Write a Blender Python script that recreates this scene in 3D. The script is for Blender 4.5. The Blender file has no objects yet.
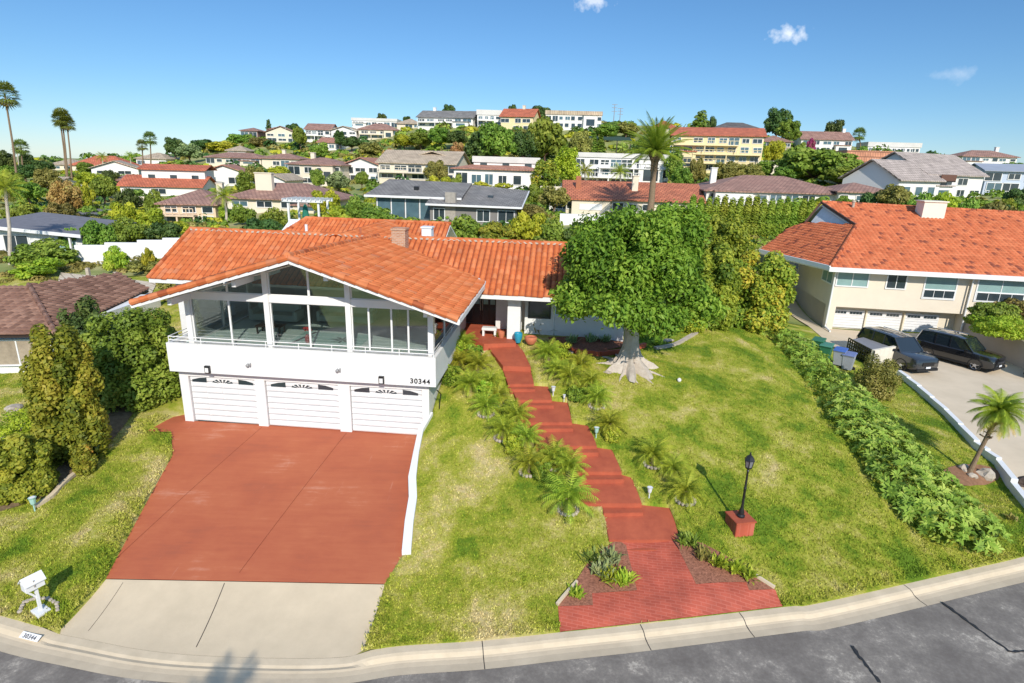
import bpy, bmesh, math, random
import numpy as np
from mathutils import Vector, Matrix
from mathutils.geometry import delaunay_2d_cdt

S = bpy.context.scene
COL = S.collection
random.seed(7)
RNG = np.random.default_rng(11)

# ------------------------------------------------------------------ camera model (used to survey points of the place)
F, PIT, ROL, H = 590.0, math.radians(16.6), math.radians(1.7), 11.25
CP, SP, CR, SR = math.cos(PIT), math.sin(PIT), math.cos(ROL), math.sin(ROL)


def ray(u, v):
    U = u - 512
    V = v - 341.5
    a = (U * CR + V * SR) / F
    b = (-U * SR + V * CR) / F
    return a, CP - b * SP, -SP - b * CP


def atz(u, v, z):
    d = ray(u, v)
    t = (z - H) / d[2]
    return Vector((d[0] * t, d[1] * t, z))


def aty(u, v, y):
    d = ray(u, v)
    t = y / d[1]
    return Vector((d[0] * t, y, H + d[2] * t))


# ------------------------------------------------------------------ materials
def new_mat(name):
    m = bpy.data.materials.new(name)
    m.use_nodes = True
    nt = m.node_tree
    return m, nt, nt.nodes, nt.links, nt.nodes['Principled BSDF']


def rgb(c):
    return (c[0], c[1], c[2], 1.0)


MATS = {}


def mat(name, col, rough=0.6, spec=0.3, noise=0.12, scale=3.0, bump=0.0, bscale=30.0, metal=0.0, col2=None, coat=0.0):
    """plain surface with procedural mottling and optional bump"""
    if name in MATS:
        return MATS[name]
    m, nt, N, L, B = new_mat(name)
    tc = N.new('ShaderNodeTexCoord')
    nz = N.new('ShaderNodeTexNoise')
    nz.inputs['Scale'].default_value = scale
    nz.inputs['Detail'].default_value = 6
    nz.inputs['Roughness'].default_value = 0.65
    L.new(tc.outputs['Object'], nz.inputs['Vector'])
    rp = N.new('ShaderNodeValToRGB')
    rp.color_ramp.elements[0].position = 0.3
    rp.color_ramp.elements[1].position = 0.7
    c2 = col2 if col2 else tuple(x * (1 - noise) for x in col)
    c1 = col if col2 else tuple(min(1, x * (1 + noise * .6)) for x in col)
    rp.color_ramp.elements[0].color = rgb(c2)
    rp.color_ramp.elements[1].color = rgb(c1)
    L.new(nz.outputs['Fac'], rp.inputs['Fac'])
    L.new(rp.outputs['Color'], B.inputs['Base Color'])
    B.inputs['Roughness'].default_value = rough
    B.inputs['Specular IOR Level'].default_value = spec
    B.inputs['Metallic'].default_value = metal
    B.inputs['Coat Weight'].default_value = coat
    if bump:
        n2 = N.new('ShaderNodeTexNoise')
        n2.inputs['Scale'].default_value = bscale
        n2.inputs['Detail'].default_value = 4
        L.new(tc.outputs['Object'], n2.inputs['Vector'])
        bp = N.new('ShaderNodeBump')
        bp.inputs['Strength'].default_value = bump
        bp.inputs['Distance'].default_value = 0.02
        L.new(n2.outputs['Fac'], bp.inputs['Height'])
        L.new(bp.outputs['Normal'], B.inputs['Normal'])
    MATS[name] = m
    return m


def leaf_mat(name, cols, trans=0.3, rnd=0.12):
    """leaves: tint attribute picks the leaf's own colour, objects differ a little"""
    m, nt, N, L, B = new_mat(name)
    at = N.new('ShaderNodeAttribute')
    at.attribute_name = 'tint'
    rp = N.new('ShaderNodeValToRGB')
    el = rp.color_ramp.elements
    while len(el) < len(cols):
        el.new(0.5)
    for i, c in enumerate(cols):
        el[i].position = i / (len(cols) - 1)
        el[i].color = rgb((min(.6, c[0] * 1.8 + .012), min(.6, c[1] * 1.62 + .014), c[2] * 1.35 + .002))
    L.new(at.outputs['Fac'], rp.inputs['Fac'])
    oi = N.new('ShaderNodeObjectInfo')
    hs = N.new('ShaderNodeHueSaturation')
    mr = N.new('ShaderNodeMapRange')
    mr.inputs['To Min'].default_value = 0.5 - rnd * .25
    mr.inputs['To Max'].default_value = 0.5 + rnd * .25
    L.new(oi.outputs['Random'], mr.inputs['Value'])
    L.new(mr.outputs['Result'], hs.inputs['Hue'])
    mv = N.new('ShaderNodeMapRange')
    mv.inputs['To Min'].default_value = 1 - rnd
    mv.inputs['To Max'].default_value = 1 + rnd
    L.new(oi.outputs['Random'], mv.inputs['Value'])
    L.new(mv.outputs['Result'], hs.inputs['Value'])
    L.new(rp.outputs['Color'], hs.inputs['Color'])
    L.new(hs.outputs['Color'], B.inputs['Base Color'])
    B.inputs['Roughness'].default_value = 0.55
    B.inputs['Specular IOR Level'].default_value = 0.25
    tr = N.new('ShaderNodeBsdfTranslucent')
    L.new(hs.outputs['Color'], tr.inputs['Color'])
    mx = N.new('ShaderNodeMixShader')
    mx.inputs[0].default_value = trans
    L.new(B.outputs[0], mx.inputs[1])
    L.new(tr.outputs[0], mx.inputs[2])
    L.new(mx.outputs[0], N['Material Output'].inputs['Surface'])
    return m


def tile_mat(name, cols, rough=0.75, dark=None):
    """roof tiles: 'tint' gives each tile its own fired colour"""
    m, nt, N, L, B = new_mat(name)
    at = N.new('ShaderNodeAttribute')
    at.attribute_name = 'tint'
    rp = N.new('ShaderNodeValToRGB')
    el = rp.color_ramp.elements
    while len(el) < len(cols):
        el.new(0.5)
    for i, (p, c) in enumerate(cols):
        el[i].position = p
        el[i].color = rgb(c)
    L.new(at.outputs['Fac'], rp.inputs['Fac'])
    tc = N.new('ShaderNodeTexCoord')
    nz = N.new('ShaderNodeTexNoise')
    nz.inputs['Scale'].default_value = 1.1
    nz.inputs['Detail'].default_value = 8
    nz.inputs['Roughness'].default_value = .7
    L.new(tc.outputs['Object'], nz.inputs['Vector'])
    mr = N.new('ShaderNodeMapRange')
    mr.inputs['From Min'].default_value = .3
    mr.inputs['From Max'].default_value = .7
    mr.inputs['To Min'].default_value = .78
    mr.inputs['To Max'].default_value = 1.15
    L.new(nz.outputs['Fac'], mr.inputs['Value'])
    vm = N.new('ShaderNodeVectorMath')
    vm.operation = 'SCALE'
    L.new(rp.outputs['Color'], vm.inputs[0])
    L.new(mr.outputs['Result'], vm.inputs['Scale'])
    L.new(vm.outputs[0], B.inputs['Base Color'])
    B.inputs['Roughness'].default_value = rough
    B.inputs['Specular IOR Level'].default_value = .25
    return m


def far_roof_mat(name, c1, c2, w=1.0):
    """far tile or shingle roof: courses and single tiles from a brick pattern"""
    if name in MATS:
        return MATS[name]
    m, nt, N, L, B = new_mat(name)
    tc = N.new('ShaderNodeTexCoord')
    br = N.new('ShaderNodeTexBrick')
    br.inputs['Scale'].default_value = 1.0
    br.inputs['Brick Width'].default_value = .55 * w
    br.inputs['Row Height'].default_value = .45
    br.inputs['Mortar Size'].default_value = .05
    br.inputs['Color1'].default_value = rgb(c1)
    br.inputs['Color2'].default_value = rgb(c2)
    br.inputs['Mortar'].default_value = rgb(tuple(x * .45 for x in c2))
    L.new(tc.outputs['Object'], br.inputs['Vector'])
    nz = N.new('ShaderNodeTexNoise')
    nz.inputs['Scale'].default_value = .8
    nz.inputs['Detail'].default_value = 6
    L.new(tc.outputs['Object'], nz.inputs['Vector'])
    mr = N.new('ShaderNodeMapRange')
    mr.inputs['From Min'].default_value = .3
    mr.inputs['From Max'].default_value = .7
    mr.inputs['To Min'].default_value = .75
    mr.inputs['To Max'].default_value = 1.2
    L.new(nz.outputs['Fac'], mr.inputs['Value'])
    vm = N.new('ShaderNodeVectorMath')
    vm.operation = 'SCALE'
    L.new(br.outputs['Color'], vm.inputs[0])
    L.new(mr.outputs['Result'], vm.inputs['Scale'])
    L.new(vm.outputs[0], B.inputs['Base Color'])
    B.inputs['Roughness'].default_value = .8
    MATS[name] = m
    return m


def glass_mat(name, tint=(.90, .93, .92), gloss=.17, rough=.02):
    m, nt, N, L, B = new_mat(name)
    N.remove(B)
    tr = N.new('ShaderNodeBsdfTransparent')
    tr.inputs['Color'].default_value = rgb(tint)
    gl = N.new('ShaderNodeBsdfGlossy')
    gl.inputs['Roughness'].default_value = rough
    tc = N.new('ShaderNodeTexCoord')
    nz = N.new('ShaderNodeTexNoise')
    nz.inputs['Scale'].default_value = .6
    L.new(tc.outputs['Object'], nz.inputs['Vector'])
    bp = N.new('ShaderNodeBump')
    bp.inputs['Strength'].default_value = .05
    bp.inputs['Distance'].default_value = .05
    L.new(nz.outputs['Fac'], bp.inputs['Height'])
    L.new(bp.outputs['Normal'], gl.inputs['Normal'])
    lw = N.new('ShaderNodeLayerWeight')
    lw.inputs['Blend'].default_value = .25
    mr = N.new('ShaderNodeMapRange')
    mr.inputs['To Min'].default_value = gloss
    mr.inputs['To Max'].default_value = .8
    L.new(lw.outputs['Fresnel'], mr.inputs['Value'])
    mx = N.new('ShaderNodeMixShader')
    L.new(mr.outputs['Result'], mx.inputs[0])
    L.new(tr.outputs[0], mx.inputs[1])
    L.new(gl.outputs[0], mx.inputs[2])
    L.new(mx.outputs[0], N['Material Output'].inputs['Surface'])
    return m


WHITE = mat('white_paint', (.70, .70, .69), .55, .3, .04, 1.5, .15, 60)
WHITEW = mat('white_stucco', (.69, .69, .68), .8, .2, .08, 1.2, .4, 50)
DOORW = mat('garage_door_paint', (.68, .68, .68), .45, .4, .06, 2)
CREAM = mat('cream_stucco', (.66, .57, .44), .85, .2, .05, .8, .4, 40)
BEIGE = mat('beige_stucco', (.52, .45, .36), .85, .2, .07, .8, .4, 40)
CONC = mat('concrete', (.60, .49, .34), .85, .2, .1, 1.2, .3, 60, col2=(.52, .425, .295))
CONC2 = mat('curb_concrete', (.62, .51, .36), .85, .2, .1, 1.6, .3, 60, col2=(.50, .41, .285))
DARKGL = mat('dark_window_glass', (.035, .05, .06), .06, .8, .3, .6)
BLUEGL = mat('blue_window_glass', (.08, .14, .17), .06, .8, .3, .5)
TEALGL = mat('curtained_glass', (.22, .34, .33), .12, .6, .15, .8)
BLACK = mat('black_metal', (.015, .015, .016), .35, .5, .1, 8)
DKWOOD = mat('dark_wood', (.035, .022, .017), .45, .4, .25, 10)
BRICK = mat('brick_red', (.42, .17, .09), .85, .2, .2, 9, .5, 40, col2=(.30, .11, .06))
RUBBER = mat('rubber', (.02, .02, .02), .8, .2, .1, 9)
CHROME = mat('chrome', (.6, .6, .62), .2, .5, .05, 9, metal=.9)
TRUNK = mat('pale_bark', (.55, .49, .42), .9, .1, .2, 5, .8, 16, col2=(.40, .34, .28))
TRUNKD = mat('brown_bark', (.16, .11, .075), .9, .1, .3, 5, .8, 18)
PALMTR = mat('palm_bark', (.24, .17, .11), .9, .1, .3, 9, .9, 22)
STONE = mat('pale_stone', (.50, .43, .35), .85, .2, .2, 3, .6, 14, col2=(.34, .29, .23))
TERRA = mat('terracotta', (.50, .17, .09), .8, .2, .15, 5)
MULCH = mat('mulch', (.36, .16, .10), .95, .1, .5, 14, 1.0, 26, col2=(.13, .055, .035))
GLASS = glass_mat('room_glass')


# ------------------------------------------------------------------ object helpers
def tag(o, label=None, cat=None, group=None, kind=None):
    if label:
        o['label'] = label
    if cat:
        o['category'] = cat
    if group:
        o['group'] = group
    if kind:
        o['kind'] = kind
    return o


def empty(name, loc=(0, 0, 0), rz=0, label=None, cat=None, group=None):
    o = bpy.data.objects.new(name, None)
    o.empty_display_size = .3
    COL.objects.link(o)
    o.location = loc
    o.rotation_euler = (0, 0, rz)
    return tag(o, label, cat, group)


def link_mesh(name, me, m, parent=None, smooth=False):
    if m is not None:
        if isinstance(m, (list, tuple)):
            for q in m:
                me.materials.append(q)
        else:
            me.materials.append(m)
    if smooth and len(me.polygons):
        me.polygons.foreach_set('use_smooth', [True] * len(me.polygons))
    o = bpy.data.objects.new(name, me)
    COL.objects.link(o)
    if parent:
        o.parent = parent
    return o


class MB:
    """collects shapes; build() links them as ONE mesh object"""

    def __init__(s):
        s.v, s.f = [], []

    def add(s, vs, fs):
        n = len(s.v)
        s.v += [tuple(p) for p in vs]
        s.f += [tuple(i + n for i in q) for q in fs]
        return s

    def box(s, x0, x1, y0, y1, z0, z1):
        return s.add([(x0, y0, z0), (x1, y0, z0), (x1, y1, z0), (x0, y1, z0), (x0, y0, z1), (x1, y0, z1), (x1, y1, z1), (x0, y1, z1)],
                     [(3, 2, 1, 0), (4, 5, 6, 7), (0, 1, 5, 4), (1, 2, 6, 5), (2, 3, 7, 6), (3, 0, 4, 7)])

    def prism(s, pts, z0, z1):
        """pts: ground outline (counter-clockwise); z0, z1 numbers or functions of the point"""
        n = len(pts)
        a = [(p[0], p[1], z0(p) if callable(z0) else z0) for p in pts]
        b = [(p[0], p[1], z1(p) if callable(z1) else z1) for p in pts]
        return s.add(a + b, [tuple(range(n - 1, -1, -1)), tuple(range(n, 2 * n))] + [(i, (i + 1) % n, n + (i + 1) % n, n + i) for i in range(n)])

    def slab(s, pts, th):
        """a sheet of 3-D points given thickness straight down"""
        n = len(pts)
        b = [(p[0], p[1], p[2] - th) for p in pts]
        return s.add(list(b) + list(pts), [tuple(range(n - 1, -1, -1)), tuple(range(n, 2 * n))] + [(i, (i + 1) % n, n + (i + 1) % n, n + i) for i in range(n)])

    def bar(s, p, q, w, h=None):
        p, q = Vector(p), Vector(q)
        h = h or w
        d = (q - p).normalized()
        up = Vector((0, 0, 1)) if abs(d.z) < .95 else Vector((0, 1, 0))
        x = d.cross(up).normalized() * w / 2
        y = x.cross(d).normalized() * h / 2
        vs = [p - x - y, p + x - y, p + x + y, p - x + y, q - x - y, q + x - y, q + x + y, q - x + y]
        return s.add(vs, [(3, 2, 1, 0), (4, 5, 6, 7), (0, 1, 5, 4), (1, 2, 6, 5), (2, 3, 7, 6), (3, 0, 4, 7)])

    def tube(s, pts, rs, n=8, cap=True):
        pts = [Vector(p) for p in pts]
        if not isinstance(rs, (list, tuple)):
            rs = [rs] * len(pts)
        vs, fs = [], []
        for i, p in enumerate(pts):
            d = (pts[min(i + 1, len(pts) - 1)] - pts[max(i - 1, 0)]).normalized()
            up = Vector((0, 0, 1)) if abs(d.z) < .9 else Vector((1, 0, 0))
            x = d.cross(up).normalized()
            y = x.cross(d).normalized()
            for k in range(n):
                a = 2 * math.pi * k / n
                vs.append(p + x * math.cos(a) * rs[i] + y * math.sin(a) * rs[i])
        for i in range(len(pts) - 1):
            for k in range(n):
                fs.append((i * n + k, i * n + (k + 1) % n, (i + 1) * n + (k + 1) % n, (i + 1) * n + k))
        if cap:
            fs.append(tuple(range(n - 1, -1, -1)))
            fs.append(tuple(range((len(pts) - 1) * n, len(pts) * n)))
        return s.add(vs, fs)

    def lathe(s, prof, c=(0, 0, 0), n=16, axis='z'):
        vs, fs = [], []
        for r, z in prof:
            for k in range(n):
                a = 2 * math.pi * k / n
                if axis == 'z':
                    vs.append((c[0] + r * math.cos(a), c[1] + r * math.sin(a), c[2] + z))
                else:
                    vs.append((c[0] + r * math.cos(a), c[1] + z, c[2] + r * math.sin(a)))
        for i in range(len(prof) - 1):
            for k in range(n):
                fs.append((i * n + k, i * n + (k + 1) % n, (i + 1) * n + (k + 1) % n, (i + 1) * n + k))
        fs.append(tuple(range(n - 1, -1, -1)))
        fs.append(tuple(range((len(prof) - 1) * n, len(prof) * n)))
        return s.add(vs, fs)

    def build(s, name, m, parent=None, smooth=False, bevel=0, fix=True):
        me = bpy.data.meshes.new(name)
        me.from_pydata(s.v, [], s.f)
        if fix or bevel:
            bm = bmesh.new()
            bm.from_mesh(me)
            if bevel:
                bmesh.ops.bevel(bm, geom=bm.edges[:], offset=bevel, segments=2, affect='EDGES', clamp_overlap=True)
            bmesh.ops.recalc_face_normals(bm, faces=bm.faces[:])
            bm.to_mesh(me)
            bm.free()
        o = link_mesh(name, me, m, parent, smooth)
        if smooth:
            try:
                me.set_sharp_from_angle(angle=math.radians(40))
            except Exception:
                pass
        return o


def raw_mesh(name, V, Q, k, tint=None, parent=None, m=None, smooth=False):
    """numpy mesh: V (n,3), Q (m,k) polygons with k corners"""
    me = bpy.data.meshes.new(name)
    V = np.asarray(V, dtype=np.float32)
    Q = np.asarray(Q, dtype=np.int32)
    me.vertices.add(len(V))
    me.vertices.foreach_set('co', V.ravel())
    me.loops.add(Q.size)
    me.loops.foreach_set('vertex_index', Q.ravel())
    me.polygons.add(len(Q))
    me.polygons.foreach_set('loop_start', np.arange(0, Q.size, k, dtype=np.int32))
    me.update(calc_edges=True)
    if tint is not None:
        at = me.attributes.new('tint', 'FLOAT', 'FACE')
        at.data.foreach_set('value', np.asarray(tint, dtype=np.float32))
    return link_mesh(name, me, m, parent, smooth)


def copy_tree(o, parent=None):
    c = o.copy()
    COL.objects.link(c)
    c.parent = parent
    for ch in list(o.children):
        copy_tree(ch, c)
    return c


# ------------------------------------------------------------------ house frames
class Frame:
    def __init__(s, ox, oy, rot):
        s.r = math.radians(rot)
        s.o = (ox, oy)
        s.a = (math.cos(s.r), math.sin(s.r))
        s.b = (-math.sin(s.r), math.cos(s.r))

    def w(s, a, b, z=0):
        return Vector((s.o[0] + a * s.a[0] + b * s.b[0], s.o[1] + a * s.a[1] + b * s.b[1], z))


MF = Frame(-16.08, 24.09, -4.89)
NF = Frame(24.98, 45.57, -8.44)

# ------------------------------------------------------------------ terrain
CPTS = []


def cz(u, v, z):
    CPTS.append(tuple(atz(u, v, z)))


def cw(p, z):
    CPTS.append((p[0], p[1], z))


def cd(u, v, D):
    CPTS.append(tuple(aty(u, v, D)))


def drive_z(x, y):
    """driveway plane: level with the garage floor, falling to the kerb"""
    q = (x - MF.o[0]) * MF.b[0] + (y - MF.o[1]) * MF.b[1]
    t = np.clip(-np.asarray(q, dtype=float) / 10.4, 0, 1.2)
    return -1.2 * (0.75 * t + 0.25 * t * t)


ZC = -1.2
CURB_PX = [(-200, 560), (-100, 588), (0, 615.5), (56, 625), (89, 637), (150, 648), (220, 653.5), (329, 655), (400, 646), (482, 640.6), (558, 632.5), (640, 624), (784, 607),
           (820, 603), (962, 571), (1024, 556.5), (1090, 536), (1180, 505), (1290, 465)]
CURB_PX = [(45, 628) if p == (56, 625) else p for p in CURB_PX]
CURB = [atz(u, v, ZC) for u, v in CURB_PX]


def spline(pts, n):
    out = []
    P = [pts[0] * 2 - pts[1]] + list(pts) + [pts[-1] * 2 - pts[-2]]
    for i in range(1, len(P) - 2):
        for k in range(n):
            t = k / n
            a, b, c, d = P[i - 1], P[i], P[i + 1], P[i + 2]
            out.append(.5 * ((2 * b) + (-a + c) * t + (2 * a - 5 * b + 4 * c - d) * t * t + (-a + 3 * b - 3 * c + d) * t ** 3))
    out.append(pts[-1])
    return out


CURVE = spline(CURB, 6)
for p in CURB:
    cw(p, ZC + .02)
    cw((p[0], p[1] - 2.5), ZC - .1)
    cw((p[0] * .8, p[1] - 6), ZC - .1)
for x in (-30, -20, 20, 30):
    cw((x, 12 if x < 0 else 22), ZC)

# driveway edges
for (a, b) in [(1.3, 0), (1.1, -2), (1.0, -4.5), (1.0, -7), (.9, -9)]:
    p = MF.w(a, b)
    cw(p, float(drive_z(p[0], p[1])) + .04)
    p = MF.w(a - 1.8, b)
    cw(p, float(drive_z(p[0], p[1])) + .25)
def on_drive(u, v):
    z = 0.0
    for _ in range(12):
        p = atz(u, v, z)
        z = float(drive_z(p.x, p.y))
    return Vector((p.x, p.y, z))


WL3 = [MF.w(12.62, .3)] + [on_drive(u, v) for u, v in [(419, 447), (414, 468), (409, 490), (409.5, 508), (405.5, 530), (402.5, 557)]]
RB_L, RB_R = atz(105, 574, -.82), atz(385, 582, -.82)
RB_L.z = RB_R.z = 0
WALLH = [.92, .70, .56, .42, .32, .22, .10]
WALLPOLY = []
for i, (p0, h) in enumerate(zip(WL3, WALLH)):
    d = WL3[min(i + 1, len(WL3) - 1)] - WL3[max(i - 1, 0)]
    nn_ = Vector((-d.y, d.x, 0)).normalized()
    if nn_.x < 0:
        nn_ = -nn_
    zd = float(drive_z(p0.x, p0.y))
    cw(p0 + nn_ * .05, zd + h - .03)
    cw(p0 + nn_ * .45, zd + h)
    WALLPOLY.append((p0 - nn_ * .1, p0 + nn_ * .34))
WALLPOLY = [q[0] for q in WALLPOLY] + [q[1] for q in reversed(WALLPOLY)]
p = MF.w(12.75, -9.5)
cw(p, float(drive_z(p[0], p[1])) + .05)
# middle lawn and walk line
WALKCTRL = [(650, 548, -.62), (640, 520, -.3), (620, 502, -.03), (603, 471, .42), (575, 445, .85), (553, 422, 1.22), (536, 399, 1.62), (522, 384, 1.92), (512, 366, 2.25), (498, 341, 2.68), (480, 326, 2.76)]
for u, v, z in WALKCTRL:
    cz(u, v, z)
for u, v, z in [(470, 620, -1.12), (560, 600, -.95), (440, 560, -.75), (500, 560, -.55), (560, 540, -.42), (470, 500, -.05), (530, 480, .3), (445, 450, .5), (490, 430, .85),
                (450, 405, 1.35), (470, 380, 1.8), (450, 350, 2.3), (455, 335, 2.65),
                (738, 522, -.1), (690, 590, -.92), (800, 590, -1.05), (900, 570, -1.05), (700, 470, .5), (820, 520, -.35), (760, 440, .85), (660, 430, 1.15),
                (628, 368, 2.3), (600, 395, 1.75), (560, 370, 2.3), (700, 380, 1.9), (740, 350, 2.15), (700, 330, 2.5), (650, 335, 2.5), (600, 340, 2.65), (540, 338, 2.75), (755, 325, 2.3),
                (795, 372, 1.5), (845, 430, .75), (890, 490, .05), (940, 550, -.85), (800, 400, 1.25),
                (985, 558, -1.12), (930, 470, -.55), (975, 480, -.8), (1010, 520, -1.0), (900, 425, -.35), (880, 385, -.35), (860, 400, -.3),
                (1000, 400, -.62), (1020, 470, -.9), (945, 375, -.52), (905, 345, -.5), (830, 345, -.45), (800, 320, -.45), (1100, 480, -1.0), (1100, 400, -.6)]:
    cz(u, v, z)
for a in (-3, 4, 12):
    cw(MF.w(a, 7), 1.6 if a < 0 else 2.3)
    cw(MF.w(a, 18), 2.8)
cw(MF.w(0, 3), .7)
cw(MF.w(-1.5, 1), .3)
cw(MF.w(-3, 4), .8)
for a in (0, 12, 25):
    cw(NF.w(a, -2), -.5)
    cw(NF.w(a, 10), 0.3)
    cw(NF.w(a, 22), 3.2)
cw(NF.w(-4, 4), .0)
cw(NF.w(-7, 12), 2.2)
# left side
for u, v, z in [(0, 560, -.85), (40, 520, -.5), (110, 500, -.25), (0, 470, -.1), (70, 440, .1), (150, 430, .15), (20, 410, .35), (20, 385, .5), (120, 400, .4), (-80, 380, .5), (-80, 520, -.6)]:
    cz(u, v, z)
cd(130, 292, 41); cd(60, 295, 41); cd(185, 300, 38)
cd(100, 268, 50); cd(180, 262, 50); cd(20, 270, 47); cd(-60, 280, 47)
cd(120, 240, 62); cd(30, 250, 56); cd(200, 222, 72); cd(90, 215, 86); cd(20, 215, 80)
cd(50, 190, 130); cd(100, 185, 140); cd(30, 172, 200); cd(90, 168, 200)
cd(-100, 180, 130); cd(-100, 162, 250); cd(-100, 240, 60)
for u, v in [(0, 160), (60, 160), (120, 158)]:
    cd(u, v, 330)
# garden behind the house, middle, right
cd(330, 245, 60); cd(480, 245, 52); cd(560, 235, 60); cd(620, 230, 62); cd(740, 232, 55); cd(700, 215, 72); cd(820, 200, 84); cd(900, 205, 78); cd(1000, 208, 78); cd(1080, 215, 75)
# crest line and the land falling away behind it
CREST = [(200, 148, 235), (250, 137, 235), (300, 135, 235), (360, 130, 240), (420, 122, 245), (480, 119, 240), (540, 118, 240), (600, 124, 240), (660, 127, 240), (720, 130, 235), (780, 140, 235), (840, 144, 235), (900, 152, 230), (960, 163, 225), (1020, 172, 225), (1100, 178, 220)]
for u, v, D in CREST:
    P = aty(u, v, D)
    CPTS.append(tuple(P))
    CPTS.append((P.x * 1.6, P.y * 1.6, P.z - 22))
for s in (-1.2, -.8, -.4, 0, .4, .8, 1.2):
    CPTS.append((s * 2200, 2200, -15))
    CPTS.append((s * 700, 700, 2 if s < -.3 else -5))

# houses of the hillside: nick, label, u0, u1, v_base, v_eave, v_top, D, rot, depth, roof, wall, roofcol, rows, nwin, extras
HOUSES = []


def hs(*a, **k):
    HOUSES.append((a, k))


hs('long two-level red-roof house', 'long white house with two stepped bright red tile roofs on the left slope', 124, 200, 196, 187, 176, 118, 8, 9, 'gable', 'wh', 'red', 1, 3, up=(138, 200, 176, 165))
hs('a', 'white house with solar panels on its orange roof beside the red stepped roofs', 200, 250, 186, 175, 165, 132, 12, 10, 'gable_y', 'wh', 'salmon', 1, 2, solar=True)
hs('b', 'peach two-storey house with brown tile roof, white balcony and stone chimney', 164, 216, 224, 205, 190, 82, 6, 10, 'hip', 'peach', 'brown', 2, 3, chim=.88, balc=True)
hs('c', 'white gabled house under a grey brown roof, left of the red stepped roofs', 96, 136, 176, 169, 161, 146, 25, 10, 'gable_y', 'wh', 'tan', 1, 2)
hs('d', 'far low house with orange tile roof on the left skyline', 74, 124, 172, 166, 156, 185, 5, 10, 'hip', 'cream', 'red', 1, 3)
hs('e', 'far grey-roofed low house leftmost on the skyline', 50, 76, 170, 165, 159, 215, 0, 10, 'hip', 'cream', 'tan', 1, 2)
hs('f', 'pale far house with flat tan roof beside the pair of small fan palms', 137, 167, 167, 159, 153, 195, 0, 9, 'hip', 'wh', 'tan', 1, 3)
hs('g', 'long low brown-roofed house with a thick pale chimney, left of the white pergola', 226, 332, 210, 200, 184, 80, -3, 10, 'hip', 'cream', 'brown', 1, 4, chim=.30, bigch=True)
hs('h', 'low cream terrace house under brown tiles on the left hillside, longer one', 206, 262, 164, 158, 153, 165, -2, 8, 'hip', 'cream', 'brown', 1, 6)
hs('h2', 'low cream terrace house under brown tiles, right of the longer terrace', 262, 300, 168, 159, 154, 160, -2, 8, 'hip', 'cream', 'brown', 1, 4, chim=.45)
hs('i', 'small dark brown house alone at the left end of the hill skyline', 241, 258, 137, 131, 128, 215, 0, 8, 'hip', 'brownw', 'brown', 1, 2)
hs('j', 'cream house with two brown gabled roofs at the left of the ridge', 267, 296, 142, 133, 127, 210, 10, 10, 'gable_y', 'cream', 'brown', 2, 3, up=(267, 283, 133, 128))
hs('k', 'white two-storey ridge house with a pink brown roof and a long balcony', 306, 331, 141, 130, 124, 208, 0, 9, 'gable', 'wh', 'brown', 2, 4, balc=True)
hs('l', 'plain white ridge house stepping down the slope, right of the pink brown roof', 331, 357, 139, 131, 127, 206, -5, 9, 'gable_y', 'wh', 'tan', 2, 3)
hs('m', 'very long white flat-topped house highest on the left ridge', 352, 397, 127, 121, 119, 228, 0, 9, 'flat', 'wh', 'wh', 1, 7)
hs('n', 'cream ridge house with reddish tile roof and terrace railing', 359, 397, 139, 130, 124, 205, 0, 9, 'hip', 'cream', 'brown', 2, 4, balc=True)
hs('o', 'low beige ridge house with a pale hipped roof, between red tiles and grey gable', 397, 421, 128, 124, 119, 214, 0, 9, 'hip', 'cream', 'tan', 1, 3)
hs('p', 'large white ridge house with grey roof and bright end gable', 416, 474, 127, 118, 111, 200, -12, 12, 'gable', 'wh', 'gray', 2, 6, balc=True, chim=.2)
hs('q', 'white flat-roofed ridge house with terrace, left of the yellow one', 477, 501, 126, 115, 111, 197, 0, 9, 'flat', 'wh', 'wh', 2, 4, balc=True)
hs('r', 'yellow ridge house with red tile roof and chimney', 500, 533, 132, 117, 109, 193, -14, 10, 'gable', 'yellow', 'red', 2, 3, chim=.6)
hs('s', 'long white ridge house with a grid of dark windows', 545, 601, 129, 115, 112, 195, -3, 9, 'flat', 'wh', 'tan', 2, 9)
hs('t', 'white two-storey hillside house with thin brown roof and chimney, leftmost of the middle row', 288, 342, 186, 165, 158, 126, -6, 10, 'hip', 'cream', 'brown', 2, 4, chim=.3)
hs('u', 'white stepped house with pink roof in the middle row, beside the big cream gables', 342, 382, 182, 166, 158, 130, -10, 10, 'gable_y', 'wh', 'salmon', 2, 3)
hs('v', 'big cream hillside house with two beige gabled roofs', 377, 456, 181, 164, 151, 124, -8, 13, 'gable', 'cream', 'tan', 2, 5, up=(408, 446, 164, 152), balc=True)
hs('w', 'white two-level house with pink brown lower roofs and blue windows', 453, 540, 190, 170, 165, 112, -4, 8, 'hip', 'wh', 'salmon', 1, 6, up=(470, 538, 170, 157), flatup=True)
hs('x', 'white modern flat-roofed house of three levels behind the big date palm', 574, 667, 187, 158, 154, 122, -3, 12, 'flat', 'wh', 'wh', 3, 8, balc=True)
hs('y', 'house with long red shingle roof and two white chimneys below the white modern one', 565, 700, 214, 201, 183, 86, -3, 11, 'gable', 'cream', 'shred', 1, 9, chim=.52)
hs('z', 'large pale yellow hillside house with red roof band and stacked balconies', 669, 757, 172, 136, 128, 140, -14, 12, 'gable', 'yellow', 'red', 4, 8, balc=True)
hs('aa', 'long dark-windowed house with grey roof above the yellow house', 712, 762, 141, 130, 123, 182, -4, 10, 'hip', 'tanw', 'dgray', 1, 9)
hs('bb', 'wide low house with brown hipped roof behind the bright green hedge', 706, 846, 203, 193, 177, 86, -4, 14, 'hip', 'wh', 'brown', 1, 9, chim=.12)
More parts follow.
